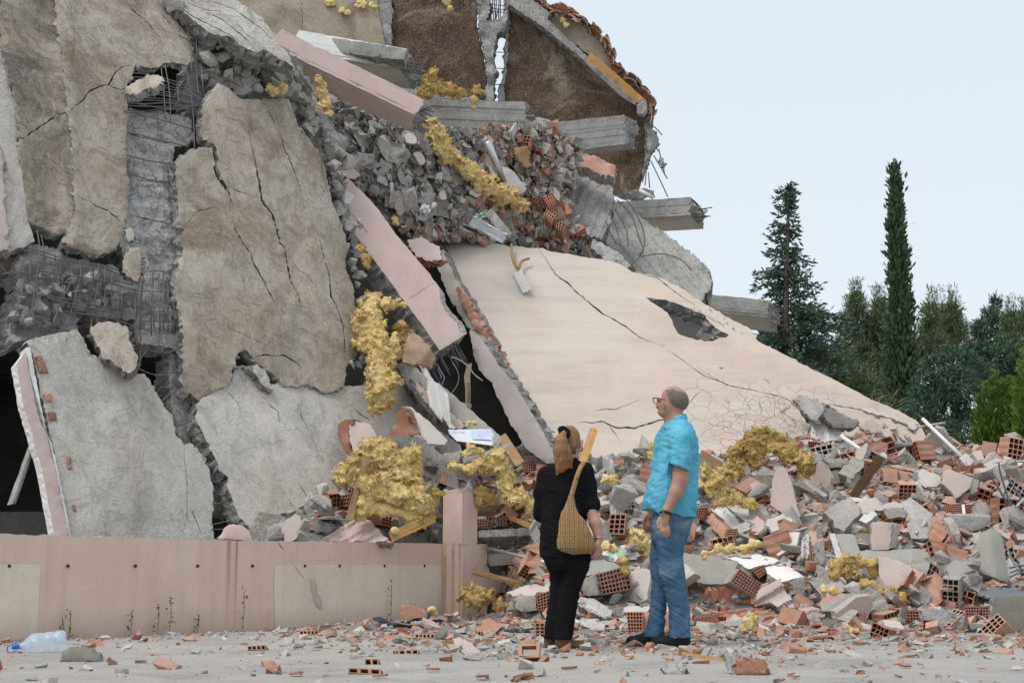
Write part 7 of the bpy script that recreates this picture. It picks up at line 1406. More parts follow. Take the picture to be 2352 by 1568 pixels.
ring(m(1523.5, 1217, -.241), m(1526, 1222) - m(1522, 1208), .0115, .003, MT['chrome'], man, 'finger_ring')

# ---- the woman
m = mp_(YWm); sw = YWm / F * 1.012
foot = m(1300, 1488); wom = empty('person', (foot.x, foot.y, 0), 'woman in black with reddish ponytail and woven shoulder bag seen from behind', 'person', 'two people looking at the ruin')
B = Blob(m(1222, 1494) + Vector((0, -.36, -.01)), m(1390, 970) + Vector((0, .36, .02)), .0065)
B.ell(m(1308, 1010), (.073, .085, .092), .0).ell(m(1317, 1026, .03), (.055, .065, .068), .03).ell(m(1331, 1017, .07), (.016, .02, .02), .02).ell(m(1334, 1030, .06), (.02, .03, .025), .02).ell(m(1337, 1021, .085), (.008, .01, .012), .01)
B.ell(m(1328, 1024, -.0), (.008, .016, .024), .006)
B.cap(m(1311, 1034, .0), m(1304, 1070, -.01), .050, .055, .03)
B.stack(rows(YWm, [(1062, 1285, 1325, .07, 0), (1085, 1255, 1350, .10, .0), (1140, 1255, 1345, .11, 0), (1200, 1258, 1340, .10, 0), (1270, 1256, 1345, .12, 0)], sw), .03)
for x0, x1, x2, dy in ((1281, 1281, 1267, .045), (1318, 1308, 1294, -.04)):
    B.chain([m(x0, 1275, dy), m(x1, 1360, dy), m(x2, 1450, dy), m(x2, 1474, dy)], [.05, .038, .028, .026], .02)
B.chain([m(1346, 1085, .0), m(1352, 1150, -.03), m(1356, 1168, -.05)], [.052, .046, .044], .02); B.chain([m(1356, 1168, -.05), m(1366, 1200, -.085), m(1375, 1236, -.10)], [.044, .040, .026], .02)
B.ell(m(1373, 1252, -.105), (.022, .034, .042), .012, rot=(0, .15, 0))
for i, (a, b, c) in enumerate((((1371, 1263), (1366, 1273), (1358, 1279)), ((1374, 1264), (1370, 1275), (1362, 1282)), ((1376, 1263), (1374, 1275), (1367, 1283)), ((1378, 1260), (1377, 1271), (1372, 1279)))):
    dz = -.125 + i * .018; B.chain([m(*a, dz), m(*b, dz - .004), m(*c, dz)], [.0098, .009, .0075], .004)
B.chain([m(1368, 1250, -.13), m(1361, 1262, -.145), m(1356, 1270, -.145)], [.011, .010, .008], .005)
B.chain([m(1258, 1090, .0), m(1248, 1150, .01), m(1246, 1170, .04)], [.042, .038, .036], .02); B.chain([m(1246, 1170, .04), m(1252, 1200, .16), m(1256, 1215, .22)], [.036, .032, .026], .02); B.ell(m(1258, 1225, .25), (.022, .03, .035), .01)
for i in range(4): B.chain([m(1253 + i * 4, 1232, .255), m(1254 + i * 4, 1241, .26), m(1256 + i * 4, 1248, .255)], [.0095, .009, .007], .004)
B.chain([m(1264, 1222, .24), m(1268, 1231, .235)], [.010, .008], .005)
B.mesh('body', MT['skinw'], wom)
B = Blob(m(1262, 1100) + Vector((0, -.22, 0)), m(1350, 968) + Vector((0, .18, .02)), .0055)
B.ell(m(1307, 1008, -.005), (.079, .092, .098), .0).ell(m(1312, 1024, -.012), (.066, .078, .07), .02)
B.cut(lambda X, Y, Zz: np.maximum(np.where(Zz < m(1310, 1030).z, (X - m(1322, 1030).x) * .8, -1), np.where(Zz < m(1310, 1052).z, .02, -1)))
B.cut(lambda X, Y, Zz: np.where(Zz < m(1310, 995).z, (X - m(1331, 1010).x) + (Y - YWm) * .9 - .02, -1))
B.ripple(lambda X, Y, Zz: .006 * (vnoise(X * 70 + Zz * 30, Y * 70, Zz * 12) - .5)); hair = B.mesh('hair', MT['hairw'], wom)
B = Blob(m(1258, 1102) + Vector((0, -.28, 0)), m(1335, 985) + Vector((0, .0, .02)), .0055)
P = [m(1293, 997, -.10), m(1288, 1015, -.135), m(1288, 1035, -.14), m(1289, 1055, -.135), m(1286, 1072, -.13), m(1279, 1090, -.125)]
B.chain(P, [.028, .044, .050, .046, .030, .007], .02); B.chain([m(1300, 1030, -.125), m(1308, 1055, -.125), m(1313, 1076, -.12)], [.035, .022, .004], .02); B.chain([m(1294, 1050, -.13), m(1300, 1070, -.125), m(1290, 1085, -.125)], [.035, .018, .004], .02)
B.ripple(lambda X, Y, Zz: .016 * (np.abs(vnoise(X * 60 + 8 * vnoise(X * 9, Y * 9, Zz * 9), Y * 60, Zz * 7) - .5) - .2)); B.mesh('ponytail', MT['hairw'], wom)
B = Blob(m(1272, 1015) + Vector((0, -.22, 0)), m(1318, 975) + Vector((0, .02, .02)), .006)
for i in range(10):
    a0, a1 = 2 * math.pi * i / 10, 2 * math.pi * (i + 1) / 10; f = lambda a: m(1296 + 8.5 * math.cos(a), 992 + 7.5 * math.sin(a) + 4 * math.cos(a), -.09 - .02 * math.sin(a)); B.cap(f(a0), f(a1), .017, .017, .01)
B.ripple(lambda X, Y, Zz: .012 * (vnoise(X * 90, Y * 90, Zz * 90) - .5)); B.mesh('scrunchie', MT['blackcloth'], wom)
V, Fc = tube_vf([m(1325, 1013, -.01), m(1336, 1011, .05), m(1339, 1013, .08), m(1338, 1019, .085)], .003, 6); mk('glasses', V, Fc, MT['rubber'], wom, smooth=True)
# black shirt with rolled sleeves
B = Blob(m(1218, 1285) + Vector((0, -.3, 0)), m(1384, 1040) + Vector((0, .32, .02)), .0075)
B.stack(rows(YWm, [(1053, 1286, 1326, .065, 0), (1064, 1274, 1334, .085, 0), (1075, 1258, 1344, .105, 0), (1090, 1247, 1352, .125, 0), (1125, 1246, 1349, .13, 0), (1160, 1247, 1345, .13, 0), (1200, 1243, 1346, .13, 0), (1245, 1241, 1350, .145, 0), (1278, 1242, 1354, .15, 0)], sw), .0, 2.3)
B.chain([m(1344, 1082, .0), m(1349, 1120, -.02), m(1352, 1160, -.04)], [.064, .064, .062], .03); B.chain([m(1256, 1088, .0), m(1246, 1130, .0), m(1243, 1175, .03)], [.062, .056, .054], .03)
B.cap(m(1347, 1163, -.045), m(1358, 1158, -.045), .066, .064, .01); B.cap(m(1241, 1178, .03), m(1243, 1182, .04), .053, .053, .01); B.cap(m(1234, 1186, .03), m(1229, 1190, .02), .02, .008, .015)
cu = m(1352, 1168)
B.cut(lambda X, Y, Zz: np.where((X > m(1338, 1168).x) & (Zz > m(1340, 1215).z - .01), (cu.z - .012 + .45 * (X - cu.x)) - Zz, -1) if False else np.full_like(X, -1.0))
B.ripple(lambda X, Y, Zz: .020 * (np.abs(vnoise(X * 10, Y * 10, Zz * 22 + X * 9) - .5) - .22) + .010 * (np.abs(vnoise(X * 26, Y * 26, Zz * 50 - X * 20) - .5) - .22))
B.mesh('shirt', MT['blackcloth'], wom)
B = Blob(m(1230, 1474) + Vector((0, -.3, -.01)), m(1372, 1235) + Vector((0, .3, .02)), .0075)
B.stack(rows(YWm, [(1240, 1244, 1352, .14, 0), (1270, 1242, 1356, .15, 0), (1295, 1254, 1353, .14, 0), (1310, 1262, 1349, .11, 0)], sw), .0, 2.3)
B.stack(rows(YWm, [(1280, 1250, 1305, .10, .04), (1312, 1263, 1302, .085, .045), (1359, 1263, 1299, .07, .045), (1405, 1256, 1290, .065, .045), (1440, 1252, 1285, .068, .04), (1464, 1250, 1284, .07, .04)], sw), .02, 2.2)
B.stack(rows(YWm, [(1280, 1300, 1355, .10, -.03), (1312, 1295, 1349, .09, -.035), (1359, 1286, 1331, .075, -.04), (1405, 1280, 1323, .07, -.04), (1440, 1276, 1317, .07, -.04), (1466, 1274, 1313, .075, -.04)], sw), .02, 2.2)
B.ripple(lambda X, Y, Zz: .014 * (np.abs(vnoise(X * 14, Y * 14, Zz * 30 + X * 18) - .5) - .22)); B.mesh('trousers', MT['blackcloth'], wom)
for (xa, xb, yb, dy) in ((1278, 1343, 1489, -.05), (1252, 1282, 1485, .04)):
    B = Blob(m(xa - 6, yb + 6, dy) + Vector((0, -.1, -.02)), m(xb + 6, yb - 40, dy) + Vector((0, .14, .02)), .006); p0, p1 = m(xa + 9, yb - 5, dy), m(xb - 9, yb - 5, dy); P0, P1 = Vector((p0.x, p0.y, .028)), Vector((p1.x, p1.y + .03, .026))
    B.cap(P0, P1, .034, .030, .0).cap(P0 + Vector((.0, 0, .03)), P0.lerp(P1, .35) + Vector((0, 0, .015)), .036, .032, .02).cut(lambda X, Y, Zz: .004 - Zz); B.mesh('shoe', MT['leopard'], wom)
br = ring(m(1375.5, 1233, -.10), m(1375, 1236) - m(1366, 1200), .030, .0035, MT['gold'], wom, 'bracelet')
# ---- woven bag
def bag_extra(N, L, c, mix, rng_, nz, tc, b):
    mp = N.new('ShaderNodeMapping'); mp.inputs['Scale'].default_value = (1, 0, 1); L.new(tc.outputs['Object'], mp.inputs[0]); out = None
    sx = N.new('ShaderNodeSeparateXYZ'); L.new(tc.outputs['Object'], sx.inputs[0])
    def mth(op, a, v=None, w=None):
        n = N.new('ShaderNodeMath'); n.operation = op
        for k, t in ((0, a), (1, v), (2, w)):
            if t is None: continue
            if isinstance(t, (int, float)): n.inputs[k].default_value = t
            else: L.new(t, n.inputs[k])
        return n.outputs[0]
    u = mth('MULTIPLY', sx.outputs[0], 62.0); fr = mth('PINGPONG', u, 1.0); v = mth('MULTIPLY_ADD', sx.outputs[2], 62.0, mth('MULTIPLY', fr, .9)); s_ = mth('SINE', mth('MULTIPLY', v, 6.28)); e = mth('SUBTRACT', mth('MULTIPLY', fr, mth('SUBTRACT', 1.0, fr)), .04)
    hgt = mth('MULTIPLY', mth('ADD', s_, 1.0), mth('MULTIPLY', e, 3.0))
    bp = N.new('ShaderNodeBump'); bp.inputs['Strength'].default_value = 1.0; bp.inputs['Distance'].default_value = .01; L.new(hgt, bp.inputs['Height']); L.new(bp.outputs[0], b.inputs['Normal'])
    return mix(rng_(hgt, .05, .55), (.27, .16, .07), c)
MT['bag'] = M('woven_straw', (.60, .40, .20), (.53, .34, .155), 20.0, rough=.8, bump=0, bs=80, fine=.15, extra=bag_extra)
MT['strap'] = M('braided_straw', (.45, .28, .125), (.30, .17, .075), 60.0, rough=.8, bump=.8, bs=120, fine=.2)
bc = m(1325, 1272, -.24); bag = empty('shoulder_bag', bc, "woven straw shoulder bag hanging at the woman's right side", 'bag')
B = Blob(m(1270, 1280, 0) + Vector((0, -.38, 0)), m(1385, 1125, 0) + Vector((0, -.08, .02)), .006)
B.stack(rows(YWm, [(1134, 1307, 1319, .018, -.19), (1150, 1302, 1321, .025, -.20), (1165, 1296, 1323, .035, -.21), (1178, 1289, 1328, .05, -.215), (1195, 1286, 1344, .065, -.22), (1220, 1284, 1356, .075, -.225), (1245, 1280, 1366, .08, -.225), (1258, 1282, 1370, .075, -.225), (1266, 1293, 1364, .06, -.225), (1272, 1312, 1350, .035, -.225)], sw), .0, 2.2)
B.ripple(lambda X, Y, Zz: .008 * (vnoise(X * 14, Y * 14, Zz * 14) - .5)); bb = B.mesh('bag_body', MT['bag'], bag)
V, Fc = tube_vf([m(1312, 1140, -.195), m(1319, 1115, -.185), m(1326, 1092, -.165), m(1333, 1074, -.13), m(1339, 1065, -.06), m(1342, 1066, .03), m(1340, 1082, .12)], [.017, .017], 8); mk('strap', V, Fc, MT['strap'], bag, smooth=True)
V, Fc = tube_vf([m(1309, 1146, -.205), m(1316, 1120, -.20), m(1322, 1098, -.18), m(1330, 1078, -.145)], .010, 8); mk('strap_strand', V, Fc, MT['strap'], bag, smooth=True)
# ------------------------------------------------------------------ trees and shrubs behind the heap
def leafmat(name, a, b, rnd=.0):
    m = M(name, a, b, 3.0, rough=.75, bump=0, fine=.25, bs=6, spec=.2); bs = m.node_tree.nodes['Principled BSDF']
    return m
MT['conifer'] = leafmat('blue_green_needles', (.085, .125, .090), (.055, .085, .062)); MT['cypress'] = leafmat('cypress_scale_leaf', (.072, .108, .055), (.045, .072, .040))
MT['pine'] = leafmat('pine_needles', (.13, .17, .08), (.09, .125, .06)); MT['cedar'] = leafmat('cedar_shrub_leaf', (.072, .122, .078), (.048, .086, .056)); MT['thuja'] = leafmat('bright_thuja_leaf', (.135, .205, .03), (.08, .135, .022)); MT['grassy'] = leafmat('dry_grass_leaf', (.20, .21, .09), (.14, .16, .06))
MT['bark'] = M('grey_bark', (.12, .10, .085), (.075, .06, .05), 12.0, bump=.8, bs=20)
def sprays(name, P, D, L, W, mat, parent, seed, per=5, droop=0.0, spread=.8):
    """leaf sprays: at each point a tuft of narrow blades leaning along D"""
    r = np.random.RandomState(seed); n = len(P); P = np.repeat(np.array(P), per, 0); D = np.repeat(np.array(D), per, 0); L = np.repeat(np.array(L), per); N_ = len(P)
    d = D + r.normal(0, spread, (N_, 3)); d[:, 2] -= droop; d /= np.linalg.norm(d, axis=1)[:, None]; sd = np.cross(d, r.normal(0, 1, (N_, 3))); sd /= np.linalg.norm(sd, axis=1)[:, None] + 1e-9
    ln = (L * r.uniform(.5, 1.15, N_))[:, None]; b = P + r.normal(0, 1, (N_, 3)) * ln * .3
    V = np.stack([b, b + d * ln * .5 + sd * ln * W, b + d * ln, b + d * ln * .5 - sd * ln * W], 1).reshape(-1, 3); k = np.arange(N_)[:, None] * 4
    return mk(name, V, (k + [0, 1, 2, 3]).tolist(), mat, parent)
def trunk(parent, a, b, r0, r1, name='trunk', bend=.1, seed=0):
    rg = random.Random(seed); a, b = Vector(a), Vector(b); P = [a.lerp(b, t) + Vector((rg.gauss(0, bend), rg.gauss(0, bend), 0)) * (1 if 0 < t < 1 else 0) for t in (0, .25, .5, .75, 1)]
    V, Fc = tube_vf(P, [r0, r1], 7); return mk(name, V, Fc, MT['bark'], parent, smooth=True)
GRP = 'trees behind the ruin'
# tall conifer with irregular tiers
Yt = 42.0; s = Yt / F; T = lambda x, y, dy=0: at(*Z1(8, x, y), Yt + dy)
b0 = T(455, 1400); t1 = empty('conifer_tree', (b0.x, b0.y, 0), 'tall dark conifer with ragged tiers right of the jutting beams', 'tree', GRP)
trunk(t1, (b0.x, b0.y, 0), T(475, 215), .24, .03, bend=.12, seed=1)
rg = random.Random(3); P, D, L = [], [], []
tiers = [(225, 40, 45, 7), (262, 45, 48, 7), (310, 42, 40, 6), (350, 45, 60, 7), (400, 70, 60, 9), (432, 110, 50, 9), (470, 70, 55, 9), (520, 125, 70, 10), (545, 90, 165, 10), (590, 70, 100, 10), (635, 130, 130, 12), (660, 180, 225, 12), (705, 140, 175, 12), (745, 90, 120, 11), (790, 60, 70, 9), (830, 90, 210, 10), (870, 90, 270, 12), (920, 130, 310, 12), (960, 170, 310, 13), (1010, 150, 300, 13), (1060, 130, 280, 13), (1120, 130, 250, 13), (1180, 120, 240, 12), (1250, 100, 220, 12)]
for (y, lx, rx, nb) in tiers:
    for i in range(max(4, int(nb * (.62 if y < 800 else 1.0)))):
        side = 1 if i % 2 else -1; ext = (rx if side > 0 else lx) * (1.0 if y < 600 else 1.18) * ZC[8][2] * s * (rg.uniform(.7, 1.15) if i < 2 else rg.uniform(.25, .8)); az = rg.gauss(0, .5 if i < 2 else .9); dv = Vector((side * math.cos(az), math.sin(az), rg.uniform(-.12, .2)))
        o = T(462, y + rg.uniform(-9, 9)); st = max(3, int(ext / .085)); br_ = []
        for q in range(st + 1):
            t = q / st; p = o + dv * ext * t + Vector((0, 0, .10 * ext * math.sin(t * 3) - .10 * ext * t * t)); br_.append(p)
            if t > .08:
                for _ in range(2): P.append(p + Vector((rg.gauss(0, .05), rg.gauss(0, .05), rg.gauss(-.02, .04)))); D.append(dv + Vector((0, 0, .12))); L.append(rg.uniform(.14, .27))
        if nb > 8 and i % 3 == 0 and len(br_) > 2:
            V, Fc = tube_vf(br_[::max(1, len(br_) // 4)], [.03, .008], 4, 1); mk('limb', V, Fc, MT['bark'], t1)
for q in range(60): P.append(T(475, 205 + q * 2.2) + Vector((rg.gauss(0, .05), rg.gauss(0, .05), 0))); D.append(Vector((rg.gauss(0, .5), rg.gauss(0, .5), .7))); L.append(.2)
sprays('crown', P, D, L, .17, MT['conifer'], t1, 1, per=4, droop=.15, spread=.55)
# slim cypress
Yt = 38.0; s = Yt / F; T = lambda x, y, dy=0: at(*Z1(8, x, y), Yt + dy)
b0 = T(1035, 1500); t2 = empty('cypress_tree', (b0.x, b0.y, 0), 'slender dark cypress spire standing alone above the other trees', 'tree', GRP)
trunk(t2, (b0.x, b0.y, 0), T(1008, 135), .2, .015, seed=2, bend=.03); P, D, L = [], [], []
prof = [(110, 1003, 14), (140, 1006, 18), (165, 1010, 5), (190, 1015, 26), (215, 1015, 32), (250, 1016, 24), (300, 1013, 32), (340, 1020, 36), (400, 1013, 44), (430, 1018, 44), (480, 1020, 44), (540, 1020, 50), (600, 1027, 55), (660, 1025, 55), (720, 1030, 48), (770, 1035, 55), (830, 1037, 58), (900, 1035, 68), (980, 1037, 78), (1080, 1037, 85), (1200, 1037, 88), (1320, 1037, 86), (1450, 1037, 80)]
py_ = [p[0] for p in prof]
for q in range(4600):
    y = 105 + (1450 - 105) * rg.random() ** .8; cx = np.interp(y, py_, [p[1] for p in prof]); hw = (.62 + .38 * min(1, y / 900)) * np.interp(y, py_, [p[2] for p in prof]) * ZC[8][2] * s * (.82 + .5 * noise.noise(Vector((y * .03, q * .0, 3))) + .3 * noise.noise(Vector((y * .11, 1, 1))))
    a = rg.uniform(0, 6.283); r = hw * math.sqrt(rg.uniform(.15, 1.0)); lump = 1 + .28 * noise.noise(Vector((math.cos(a) * 2, math.sin(a) * 2, y * .025)))
    c = T(cx, y); P.append(c + Vector((math.cos(a) * r * lump, math.sin(a) * r * lump, 0))); D.append(Vector((math.cos(a) * .45, math.sin(a) * .45, 1.0))); L.append(rg.uniform(.12, .24))
sprays('crown', P, D, L, .2, MT['cypress'], t2, 2, per=3, spread=.35)
# soft pines: upright shoots on rounded clumps
def clumpy(name, label, Yt, clumps, base, mat, seed, up=.5, n=900, L0=(.14, .28), W=.10, spread=.6, per=4, top=None, shoots=0):
    s = Yt / F; rg = random.Random(seed); b0 = at(*Z1(8, *base), Yt); t = empty(name, (b0.x, b0.y, 0), label, 'tree' if 'tree' in name else 'shrub', GRP if 'tree' in name else 'shrubs behind the ruin'); P, D, L = [], [], []
    tx = min(clumps, key=lambda c: c[1]); trunk(t, (b0.x, b0.y, 0), at(*Z1(8, tx[0], tx[1]), Yt), .12, .02, seed=seed)
    for (x, y, rx, ry) in clumps:
        c = at(*Z1(8, x, y), Yt + rg.uniform(-.6, .6)); ax, az = rx * ZC[8][2] * s, ry * ZC[8][2] * s; nn = int(n * math.sqrt(ax * az) / .8)
        V, Fc = tube_vf([Vector((b0.x, b0.y, max(.3, c.z - az * 1.5))), c], [.05, .015], 5, 2); mk('limb', V, Fc, MT['bark'], t)
        for q in range(nn):
            d = Vector((rg.gauss(0, 1), rg.gauss(0, 1), rg.gauss(0, 1))).normalized(); r = rg.uniform(.35, 1.0) ** .5 * (1 + .35 * noise.noise(d * 2.2 + Vector((x, y, 0))))
            P.append(c + Vector((d.x * ax * r, d.y * min(ax, .9) * r, d.z * az * r))); D.append(d * .7 + Vector((0, 0, up))); L.append(rg.uniform(*L0))
        for q in range(shoots):
            p = c + Vector((rg.uniform(-1, 1) * ax * .9, rg.uniform(-.5, .5) * ax, az * rg.uniform(.5, .9)))
            for j in range(9): P.append(p + Vector((0, 0, j * .07))); D.append(Vector((0, 0, 1))); L.append(.18)
    return sprays('crown', P, D, L, W, MT[mat], t, seed, per=per, spread=spread)
clumpy('pine_tree', 'grey green pine right behind the tall conifer', 46, [(815, 800, 32, 55), (810, 890, 60, 70), (790, 990, 80, 90), (830, 1080, 90, 100), (800, 1180, 100, 90)], (815, 1400), 'pine', 11, n=840, shoots=9, W=.07)
clumpy('pine_tree', 'grey green pine left of the slender cypress', 47, [(930, 830, 32, 60), (915, 920, 60, 70), (930, 1010, 70, 90), (900, 1110, 90, 100)], (925, 1400), 'pine', 12, n=840, shoots=9, W=.07)
clumpy('pine_tree', 'thin pine with bare gaps just right of the cypress', 44, [(1190, 850, 30, 50), (1185, 930, 45, 60), (1215, 1000, 55, 55), (1150, 1030, 40, 60)], (1205, 1400), 'pine', 13, n=690, shoots=7, W=.07)
clumpy('pine_tree', 'broader pine between the cypress and the right edge', 45, [(1290, 850, 48, 55), (1300, 930, 60, 65), (1260, 990, 50, 60), (1330, 1010, 60, 60)], (1290, 1400), 'pine', 14, n=750, shoots=9, W=.07)
clumpy('pine_tree', 'small topped pine near the right edge', 48, [(1515, 800, 14, 35), (1490, 860, 35, 40), (1530, 900, 45, 50), (1440, 930, 45, 50), (1470, 1000, 80, 60)], (1500, 1400), 'conifer', 15, n=520, W=.1)
clumpy('pine_tree', 'pine cut by the right edge of the picture', 46, [(1600, 890, 40, 50), (1640, 960, 60, 70), (1590, 1010, 60, 60), (1680, 900, 40, 60)], (1620, 1400), 'pine', 16, n=750, shoots=6, W=.07)
clumpy('cedar_shrub', 'large blue green rounded shrub at the right behind the heap', 34, [(1230, 1130, 85, 70), (1330, 1090, 100, 80), (1180, 1220, 90, 80), (1300, 1200, 120, 90), (1400, 1150, 90, 90), (1150, 1320, 90, 80), (1260, 1330, 130, 100), (1390, 1290, 100, 110), (1120, 1420, 80, 70), (1240, 1450, 130, 80), (1380, 1430, 100, 80)], (1260, 1560), 'cedar', 17, up=.15, n=620, W=.13, L0=(.10, .2))
clumpy('cedar_shrub', 'dark blue green shrub behind the bright bush', 40, [(1480, 1080, 110, 80), (1570, 1090, 110, 90), (1640, 1140, 90, 110), (1500, 1170, 110, 90), (1420, 1060, 70, 60), (1580, 1220, 110, 100)], (1530, 1560), 'cedar', 18, up=.2, n=560, W=.13)
clumpy('cedar_shrub', 'dark thicket under the slender cypress', 44, [(640, 1120, 120, 90), (740, 1200, 120, 90), (860, 1240, 120, 90), (960, 1290, 110, 90), (1060, 1230, 90, 110), (600, 1060, 80, 60), (1100, 1090, 60, 80)], (850, 1500), 'pine', 19, up=.3, n=800, W=.09)
# bright thuja: flame shaped sprays
def thuja(label, Yt, tips, base, seed):
    s = Yt / F; rg = random.Random(seed); b0 = at(*Z1(8, *base), Yt); t = empty('thuja_bush', (b0.x, b0.y, 0), label, 'shrub', 'shrubs behind the ruin'); P, D, L = [], [], []; trunk(t, (b0.x, b0.y, 0), at(*Z1(8, *tips[0]), Yt), .08, .02, seed=seed)
    for (x, y) in tips:
        tip = at(*Z1(8, x, y), Yt + rg.uniform(-.35, .1)); root = Vector((b0.x + (tip.x - b0.x) * .35, b0.y, max(.2, tip.z - 2.4))); h = tip - root
        for q in range(420):
            t_ = rg.uniform(.05, 1) ** .8; w = .30 * (1 - t_) ** .7 + .015; a = rg.uniform(0, 6.28); r = w * math.sqrt(rg.random()); P.append(root + h * t_ + Vector((math.cos(a) * r, math.sin(a) * r, 0))); D.append(h.normalized() + Vector((math.cos(a) * .7, math.sin(a) * .7, 0))); L.append(rg.uniform(.10, .2) * (1.1 - .5 * t_))
    sprays('crown', P, D, L, .12, MT['thuja'], t, seed, per=3, spread=.35)
thuja('bright yellow green thuja bush behind the heap at the right', 24, [(1510, 1140), (1460, 1200), (1560, 1170), (1430, 1270), (1600, 1180), (1410, 1340), (1520, 1230), (1630, 1260), (1480, 1310), (1580, 1290), (1420, 1420), (1540, 1380), (1640, 1380)], (1530, 1640), 21)
thuja('second bright thuja bush cut by the right edge', 23, [(1660, 1030), (1640, 1110), (1680, 1080), (1640, 1200), (1700, 1150), (1660, 1300)], (1700, 1640), 22)
Yt = 22.0; P, D, L = [], [], []
rg = random.Random(8); b0 = at(*Z1(8, 1170, 1440), Yt)
for q in range(26): P.append(at(*Z1(8, 1150 + rg.uniform(-30, 30), 1450), Yt)); D.append(Vector((rg.uniform(-.9, 1), 0, rg.uniform(.1, .6)))); L.append(.28)
gt = empty('grass_tuft', (b0.x, b0.y, 0), 'pale spiky grass tuft at the right end of the cream slab', 'grass tuft'); sprays('blades', P, D, L, .03, MT['grassy'], gt, 5, per=3, spread=.25)
Yt = 30.0; P, D, L = [], [], []
for q in range(34): P.append(at(*Z1(8, 930 + rg.uniform(-90, 90), 1310 + rg.uniform(-10, 20)), Yt)); D.append(Vector((rg.uniform(-1, 1), 0, rg.uniform(.2, .8)))); L.append(.34)
gt = empty('grass_tuft', (at(*Z1(8, 930, 1320), Yt).x, Yt, 0), 'pale spiky leaves above the cream slab below the cypress', 'grass tuft'); sprays('blades', P, D, L, .03, MT['grassy'], gt, 6, per=3, spread=.25)

# ------------------------------------------------------------------ small things
# weeds along the wall foot
MT['weed'] = leafmat('weed_leaf', (.10, .13, .05), (.14, .12, .06))
for i, (x, y0, y1) in enumerate(((157, 1448, 1400), (140, 1452, 1420), (298, 1442, 1405), (360, 1440, 1392), (388, 1440, 1376), (556, 1428, 1358), (452, 1432, 1415), (895, 1400, 1342))):
    a = WPL.off(.05).hit(x, y0); a.z = 0; b = WPL.off(.06).hit(x + 4, y1); w = empty('weed', a, ('tall ' if y0 - y1 > 55 else ('short ' if y0 - y1 < 35 else '')) + 'thin weed ' + ['growing by the left drain hole', 'left of the left drain hole', 'by the second drain hole', 'left of a taller weed near the wall middle', 'near the middle of the pink wall', 'beside the rust streaks', 'tiny between the drain holes', 'in front of the cream wall panel'][i], 'weed')
    V, Fc = tube_vf([a, a.lerp(b, .5) + Vector((.01, 0, 0)), b], .003, 4); mk('stem', V, Fc, MT['weed'], w); P = [a.lerp(b, t) for t in np.linspace(.1, 1, 8)]
    sprays('leaves', P, [Vector((random.uniform(-1, 1), 0, .8)) for _ in P], [.04] * len(P), .2, MT['weed'], w, i, per=2)
# plastic water bottle lying on the road
MT['pet'] = bpy.data.materials.new('clear_bluish_plastic'); MT['pet'].use_nodes = True; nt = MT['pet'].node_tree; pb = nt.nodes['Principled BSDF']
pb.inputs['Base Color'].default_value = (.62, .78, .90, 1); pb.inputs['Roughness'].default_value = .18; pb.inputs['Alpha'].default_value = .42; pb.inputs['Specular IOR Level'].default_value = .8
nb_ = nt.nodes.new('ShaderNodeTexNoise'); nb_.inputs['Scale'].default_value = 14; bu = nt.nodes.new('ShaderNodeBump'); bu.inputs['Strength'].default_value = .6; bu.inputs['Distance'].default_value = .01; nt.links.new(nb_.outputs[0], bu.inputs['Height']); nt.links.new(bu.outputs[0], pb.inputs['Normal'])
Yb = gy(1499); r_ = 25.5 * Yb / F; A = at(40, 1486, Yb); Bq = at(153, 1474, Yb + .1); A.z = .045; Bq.z = r_ * .98; ax = (Bq - A); Lb = ax.length; ax.normalize(); s1_ = ax.orthogonal().normalized(); s2_ = ax.cross(s1_)
bt = empty('water_bottle', (A.x, A.y, 0), 'empty clear bluish plastic water bottle lying on the road', 'bottle'); V, Fc = [], []
prof = [(0, .018), (.06, .019), (.09, .024), (.16, .05), (.26, .082), (.33, .093), (.5, .09), (.54, .083), (.58, .091), (.72, .089), (.76, .083), (.8, .092), (.93, .094), (.98, .085), (1, .06)]
for t, r in prof:
    for j in range(20):
        a = 2 * math.pi * j / 20; dd = 1 + .05 * noise.noise(Vector((math.cos(a), math.sin(a), t * 5))); V.append(A + ax * Lb * t + (s1_ * math.cos(a) + s2_ * math.sin(a)) * r * (r_ / .094) * dd)
for i in range(len(prof) - 1):
    for j in range(20): Fc.append((i * 20 + j, i * 20 + (j + 1) % 20, (i + 1) * 20 + (j + 1) % 20, (i + 1) * 20 + j))
Fc.append(tuple(range((len(prof) - 1) * 20, len(prof) * 20))); mk('bottle_body', V, Fc, MT['pet'], bt, smooth=True)
MT['cap'] = plain('blue_cap', (.02, .16, .50), .4)
V, Fc = tube_vf([A - ax * .035, A + ax * .012], .024 * r_ / .094, 16); cp_ = mk('cap', V, Fc, MT['cap'], bt, smooth=False)
V, Fc = tube_vf([A - ax * .01 + Vector((0, 0, .02)), A - ax * .06 + Vector((0, 0, .005)), A - ax * .055 - Vector((0, 0, .035)), A + ax * .0 - Vector((0, 0, .03))], .004, 6); mk('carry_ring', V, Fc, MT['cap'], cp_, smooth=True)
